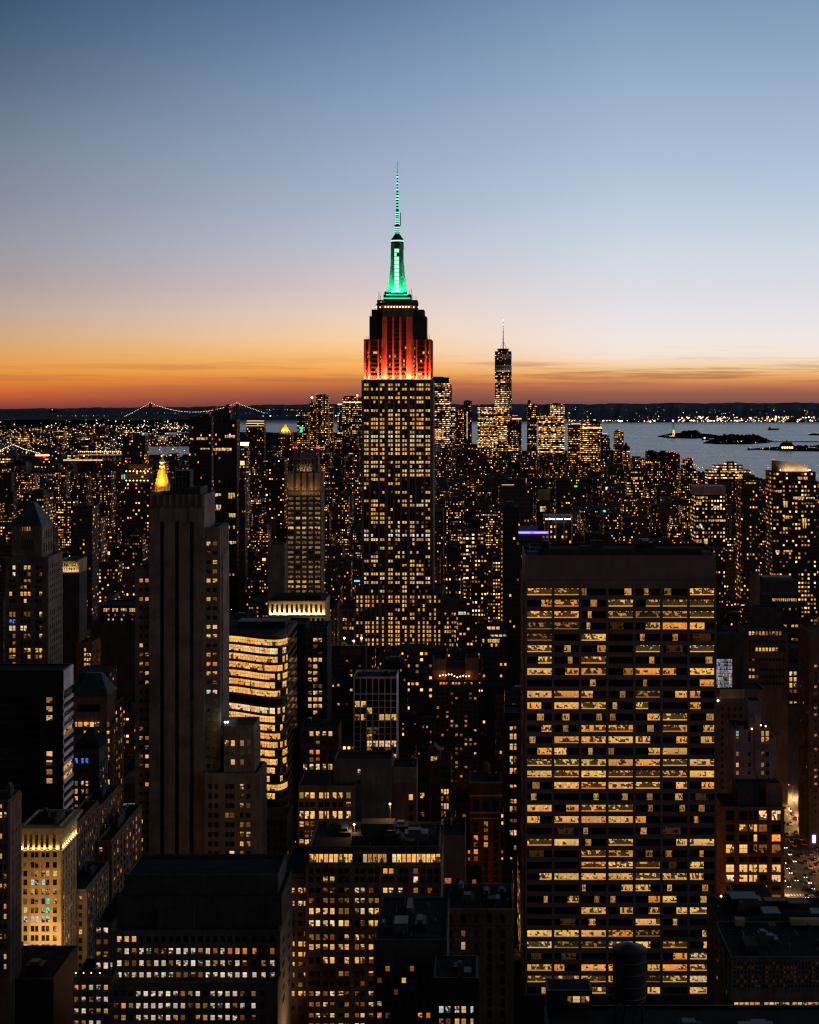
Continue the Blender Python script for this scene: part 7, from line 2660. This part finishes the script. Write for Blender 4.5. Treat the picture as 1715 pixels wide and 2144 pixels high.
# point lights without lamp bodies, added at random spots to warm the lower walls
for i in range(80):
    k_ = rnd.randint(0, 22)
    y = 636 + 40 * k_
    point_light('street_fill_light', (rnd.choice([-405, -270, -125, 172]) + rnd.uniform(-10, 10) if i % 3 == 0 else rnd.uniform(-.31, .2) * y, y, 10), 3600, (1, .52, .2), .3)
# the lamps of the streets between the blocks
mb = MB()
for ax_ in (-690, -540, -405, -270, -125, 172, 445, 720, 1000):
    for i in range(110):
        y = rnd.uniform(950, 5200)
        mb.octa((ax_ + rnd.choice([-9, 9]), y, 11 + drop(y * y)), rnd.uniform(.3, .55) * max(1, y / 2600), rnd.choice(['e_warm', 'e_warm', 'e_white', 'e_soft']))
for i in range(900):
    y = 964 + 80 * rnd.randint(0, 50) - 9
    mb.octa((rnd.uniform(-.32, .23) * y, y, 10 + drop(y * y)), rnd.uniform(.3, .55) * max(1, y / 2600), rnd.choice(['e_warm', 'e_warm', 'e_white', 'e_soft', 'e_red']))
o = mb.build('street_lamp_field')
o['kind'] = 'stuff'


def street_tree(x, y, h, label, seed):
    rnd = random.Random(seed)
    off = (x, y, 2.7)
    root = empty('street_tree', off, label, 'tree', 'bare trees at the avenue crossing')
    mb = MB()
    tips = []
    def grow(p, d, l, r, n):
        q = (p[0] + d[0] * l, p[1] + d[1] * l, p[2] + d[2] * l)
        mb.tube(p, q, r, 'brownstone', 5)
        if n == 0:
            tips.append(q)
            return
        for _ in range(3):
            e = Vector((d[0] + rnd.uniform(-.7, .7), d[1] + rnd.uniform(-.7, .7), d[2] + rnd.uniform(-.1, .4))).normalized()
            grow(q, e, l * rnd.uniform(.6, .8), r * .6, n - 1)
    grow((x, y, 2.6), (0, 0, 1), h * .32, .2, 4)
    mb.build('trunk', root, off)
    mb = MB()
    for t in tips:
        for _ in range(5):
            c = Vector(t) + Vector((rnd.gauss(0, .5), rnd.gauss(0, .5), rnd.gauss(0, .4)))
            u = Vector((rnd.gauss(0, 1), rnd.gauss(0, 1), rnd.gauss(0, 1))).normalized() * .22
            w = u.orthogonal().normalized() * .16
            mb.face([tuple(c - u), tuple(c + w), tuple(c + u), tuple(c - w)], 'tree')
    mb.build('crown', root, off)


for i, (x, y, h) in enumerate(((164, 738, 10), (169, 736, 9), (199.5, 790, 9), (200, 815, 8), (147, 770, 9))):
    street_tree(x, y, h, 'thin nearly bare tree at the avenue crossing, lit from below', i + 3)


# ================================================================== the ordinary city between
def city():
    rnd = random.Random(21)
    ave = [-1310, -1060, -860, -690, -540, -405, -270, -125, 172, 445, 720, 1000, 1270]
    boxes = []
    limx = [-50, 250, 300, 420, 520, 560, 620, 750, 900, 1000, 1100, 1260, 1330, 1480, 1600, 1760]
    limy = [964, 964, 962, 962, 975, 930, 918, 908, 915, 928, 946, 952, 982, 994, 1006, 1013]

    def ok_place(x0, x1, y0, y1):
        for r in REG:
            if x0 < r[1] + 2 and x1 > r[0] - 2 and y0 < r[3] + 2 and y1 > r[2] - 2:
                return False
        return True

    def cap(x0, x1, y0, y1, h):
        """keep below what the photo shows over it"""
        # the roof's near edge is the highest point in the picture
        p0, p1 = VX + F * x0 / y0, VX + F * x1 / y0
        if x0 < 0:
            p0 = min(p0, VX + F * x0 / y0)
        pa, pb = min(p0, VX + F * x0 / y1), max(p1, VX + F * x1 / y1)
        if pb < -60 or pa > 1775:
            return 0
        lim = max(np.interp([pa, (pa + pb) / 2, pb], limx, limy))
        if y0 < 3800:
            lim = max(lim, 1000 if pa > 420 else 990)
        for r in REG:
            if r[2] > y0 - 5 and pb > r[4] and pa < r[5] and r[7]:
                lim = max(lim, r[7])
        # far edge of the roof is seen lower, near edge decides
        zmax = EYE - (lim - VY) * y0 / F
        return min(h, zmax)

    Y = 640.0
    while Y < 6600:
        step = 40 if Y < 2600 else 55 if Y < 4200 else 75
        for a0, a1 in zip(ave[:-1], ave[1:]):
            x = a0 + 13
            while x < a1 - 16:
                w = rnd.uniform(14, 30) if Y < 2600 else rnd.uniform(20, 46)
                x1 = min(x + w, a1 - 12)
                d = step - rnd.uniform(6, 20) if rnd.random() < .5 else step - 18
                y0 = Y + rnd.uniform(0, 3)
                y1 = y0 + d
                px = VX + F * (x + x1) / 2 / y0
                if -80 < px < 1790 and x1 - x > 8:
                    edge = -(Y - 3300) * .05
                    g_ = rnd.random()
                    if Y < 1700:
                        h = 28 + rnd.expovariate(1 / 24)
                    elif Y < 4600:
                        h = 17 + rnd.expovariate(1 / (13 if g_ < .8 else 42))
                    else:
                        h = 30 + rnd.expovariate(1 / 45) if 600 < px < 1330 else 10 + rnd.expovariate(1 / 14)
                    h = min(h, 150)
                    h = cap(x, x1, y0, y1, h + 2)
                    pxl, pyl = VX + F * (x + x1) / 2 / y0, VY + F * (EYE + y0 * y0 / (2 * RE)) / y0
                    wet = bool(is_water(np.array([(x + x1) / 2]), np.array([y0]))[0])
                    if h > 7 and not wet and not (150 - 10 < x1 and x < 206 and y0 < 1180) and ok_place(x, x1, y0, y1):
                        boxes.append([x, x1, y0, y1, h])
                x = x1 + rnd.choice([.3, .5, .5, 3])
        Y += step
    return boxes


def buffer_counts(boxes):
    """rough share of the picture that each block shows"""
    S = 4
    buf = np.zeros((2144 // S + 1, 1715 // S + 1), bool)
    items = [(r[2], VX + F * r[0] / r[2], VX + F * r[1] / r[2], r[6], 2144, None) for r in REG]
    for i, (x0, x1, y0, y1, h) in enumerate(boxes):
        zt = h + drop(y0 * y0)
        zb = drop(y0 * y0)
        items.append((y0, VX + F * x0 / y0, VX + F * x1 / y0, VY + F * (EYE - h - drop(y1 * y1)) / y1, VY + F * (EYE - zb) / y0, i))
    items.sort(key=lambda t: t[0])
    cnt = [0] * len(boxes)
    for y0, pa, pb, pt, pbm, i in items:
        a, b_ = max(0, int(pa / S)), min(buf.shape[1], int(pb / S) + 1)
        t, m_ = max(0, int(pt / S)), min(buf.shape[0], int(pbm / S) + 1)
        if b_ <= a or m_ <= t:
            continue
        sub = buf[t:m_, a:b_]
        if i is not None:
            cnt[i] = int((~sub).sum())
        sub[:] = True
    return cnt


ANCH = [(831, 600, 'the spire tower'), (700, 1400, 'the white-gridded block'), (370, 1300, 'the tall brown shaft'), (1300, 1300, 'the big office slab'), (640, 1100, 'the flared-crown tower'), (337, 1000, 'the gold pyramid'),
        (1054, 950, 'the tallest downtown tower'), (1660, 1100, 'the slanting-crown tower'), (1487, 1080, 'the pink-attic tower'), (70, 1150, 'the copper-roofed tower'), (470, 1000, 'the black glass tower'), (1155, 1000, 'the gold-banded office'),
        (980, 1250, 'the stepped base'), (1600, 1500, 'the red-brick loft'), (1070, 1200, 'the thin black slab'), (288, 990, 'the gold-banded setback tower'), (100, 950, 'the beaded bridge'), (1540, 985, 'the curved gold-lit block'), (1240, 930, 'the gold-corniced office'), (675, 880, 'the rippled tower'),
        (1300, 940, 'the lone waterside tower')]


def build_city():
    rnd = random.Random(33)
    boxes = city()
    cnt = buffer_counts(boxes)
    order = sorted(range(len(boxes)), key=lambda i: -cnt[i])
    chosen = set(i for i in order[:290] if cnt[i] > 1)
    stuff = MB()
    nstuff = 0
    for i, (x0, x1, y0, y1, h) in enumerate(boxes):
        zb = drop(y0 * y0)
        zt = h + 0 * zb if y0 < 2500 else h + zb
        far = y0 > 2600
        style = rnd.random()
        lit = (rnd.choice([.04, .08, .12, .18, .26]) if style < .82 else rnd.uniform(.3, .46)) * (1.0 if y0 > 1500 else .8)
        cell = max(.95, min(2.2, y0 / 2500)) * rnd.uniform(.9, 1.2)
        tone = rnd.choice([.1, .3, .45, .6, .8])
        att = (rnd.random(), lit, cell / 10, tone)
        if i not in chosen:
            if cnt[i] == 0 and rnd.random() < .35:
                continue
            stuff.box(x0, x1, y0, y1, zb - 2, zt, 'city', top='roof', att=att)
            if rnd.random() < .5:
                w = x1 - x0
                stuff.box(x0 + w * .3, x0 + w * .6, y0 + 4, y0 + 10, zt - .01, zt + rnd.uniform(2, 4), 'dark')
            nstuff += 1
            continue
        ppx = VX + F * (x0 + x1) / 2 / y0
        ppy = VY + F * (EYE - zt) / y0
        ax, ay, nm = min(ANCH, key=lambda a: (a[0] - ppx) ** 2 + ((a[1] - ppy) * 1.3) ** 2)
        dxp, dyp = ppx - ax, ppy - ay
        rel = ('left of' if dxp < 0 else 'right of') if abs(dxp) > abs(dyp) * .8 else ('below' if dyp > 0 else 'beyond')
        size = 'low' if h < 28 else 'mid-rise' if h < 55 else 'tall'
        lw = 'nearly unlit' if lit < .08 else 'sparsely lit' if lit < .17 else 'amber-speckled' if lit < .34 else 'brightly lit'
        tw = 'black' if tone < .2 else 'dark brown' if tone < .5 else 'brown' if tone < .7 else 'grey'
        rt = rnd.choice(['water tank', 'stair hut', 'plant room', 'setback top'])
        root = empty('city_building', ((x0 + x1) / 2, y0, zb), f'{lw} {tw} {size} block with a {rt} {rel} {nm}', 'building', 'ordinary blocks near ' + nm[4:])
        off = tuple(root.location)
        mb = MB()
        if rt == 'setback top' and h > 25:
            hs = zt - rnd.uniform(.15, .3) * h
            ins = min(4.0, (x1 - x0) * .15)
            mb.box(x0, x1, y0, y1, zb - 2, hs, 'city', top='roof', att=att)
            mb.box(x0 + ins, x1 - ins, y0 + 3, y1 - 3, hs - .01, zt, 'city', top='roof', att=att)
        else:
            mb.box(x0, x1, y0, y1, zb - 2, zt, 'city', top='roof', att=att)
        mb.build('wall', root, off, 'cb')
        w, d = x1 - x0, y1 - y0
        if rt != 'setback top':
            t = .35
            mb = MB()
            mb.box(x0, x1, y0 - .01, y0 + t, zt + .005, zt + .9, 'dark')
            mb.box(x0, x0 + t, y0 + t, y1, zt + .005, zt + .9, 'dark')
            mb.box(x1 - t, x1, y0 + t, y1, zt + .005, zt + .9, 'dark')
            mb.build('parapet', root, off)
        cx, cy = x0 + w * rnd.uniform(.3, .7), y0 + d * rnd.uniform(.3, .6)
        mb = MB()
        if rt == 'water tank':
            for ax_, ay_ in ((-1, -1), (1, -1), (1, 1), (-1, 1)):
                mb.tube((cx + ax_ * 1.3, cy + ay_ * 1.3, zt), (cx + ax_ * 1.3, cy + ay_ * 1.3, zt + 3.5), .15, 'steel', 5)
            mb.lathe(cx, cy, [(2.1, zt + 3.4), (2.1, zt + 7.2), (.05, zt + 8.8)], 12, 'brownstone')
            mb.build('water_tank', root, off)
        elif rt == 'stair hut':
            mb.box(cx - 2.4, cx + 2.4, cy - 2.5, cy + 2.5, zt + .005, zt + 3.2, 'brownstone')
            mb.build('stair_hut', root, off)
        elif rt == 'plant room':
            mb.box(cx - w * .22, cx + w * .22, cy - d * .2, cy + d * .2, zt + .005, zt + 4.2, 'dark')
            mb.box(cx - w * .12, cx + w * .1, cy - d * .1, cy + d * .1, zt + 4.2, zt + 5.2, 'metal')
            mb.build('plant_room', root, off)
        if rnd.random() < .08 and y0 > 1250:
            mb = MB()
            hh, ww = rnd.uniform(1.5, 4), rnd.uniform(2, 7)
            mb.box(cx - ww / 2, cx + ww / 2, y0 - .5, y0 - .2, zt - hh - 1.5, zt - 1.5, rnd.choice(['e_cyan', 'e_green', 'e_red', 'e_lav', 'e_soft', 'e_soft']))
            mb.build('lit_sign', root, off)
    # low far bank on the left
    Y = 4650.0
    while Y < 9500:
        x = -.36 * Y
        while x < -.17 * Y:
            w = rnd.uniform(30, 90)
            px, py = VX + F * (x + w / 2) / Y, VY + F * (EYE + Y * Y / (2 * RE)) / Y
            if not is_water(np.array([x + w / 2]), np.array([Y]))[0] and rnd.random() < .75 and px < 395:
                h = 8 + rnd.expovariate(1 / 9.0)
                if rnd.random() < .03:
                    h += rnd.uniform(15, 45)
                zb = drop(Y * Y)
                stuff.box(x, x + w, Y, Y + rnd.uniform(20, 50), zb - 2, zb + h, 'city', top='roof', att=(rnd.random(), rnd.choice([.02, .05, .1, .3, .5]), .26, rnd.random() * .6))
            x += w + rnd.uniform(5, 40)
        Y += rnd.uniform(90, 130)
    o = stuff.build('distant_city_fabric', attname='cb')
    o['kind'] = 'stuff'
    print('CITY boxes', len(boxes), 'individual', len(chosen), 'stuff', nstuff)


build_city()
print('objects', len(scn.objects))
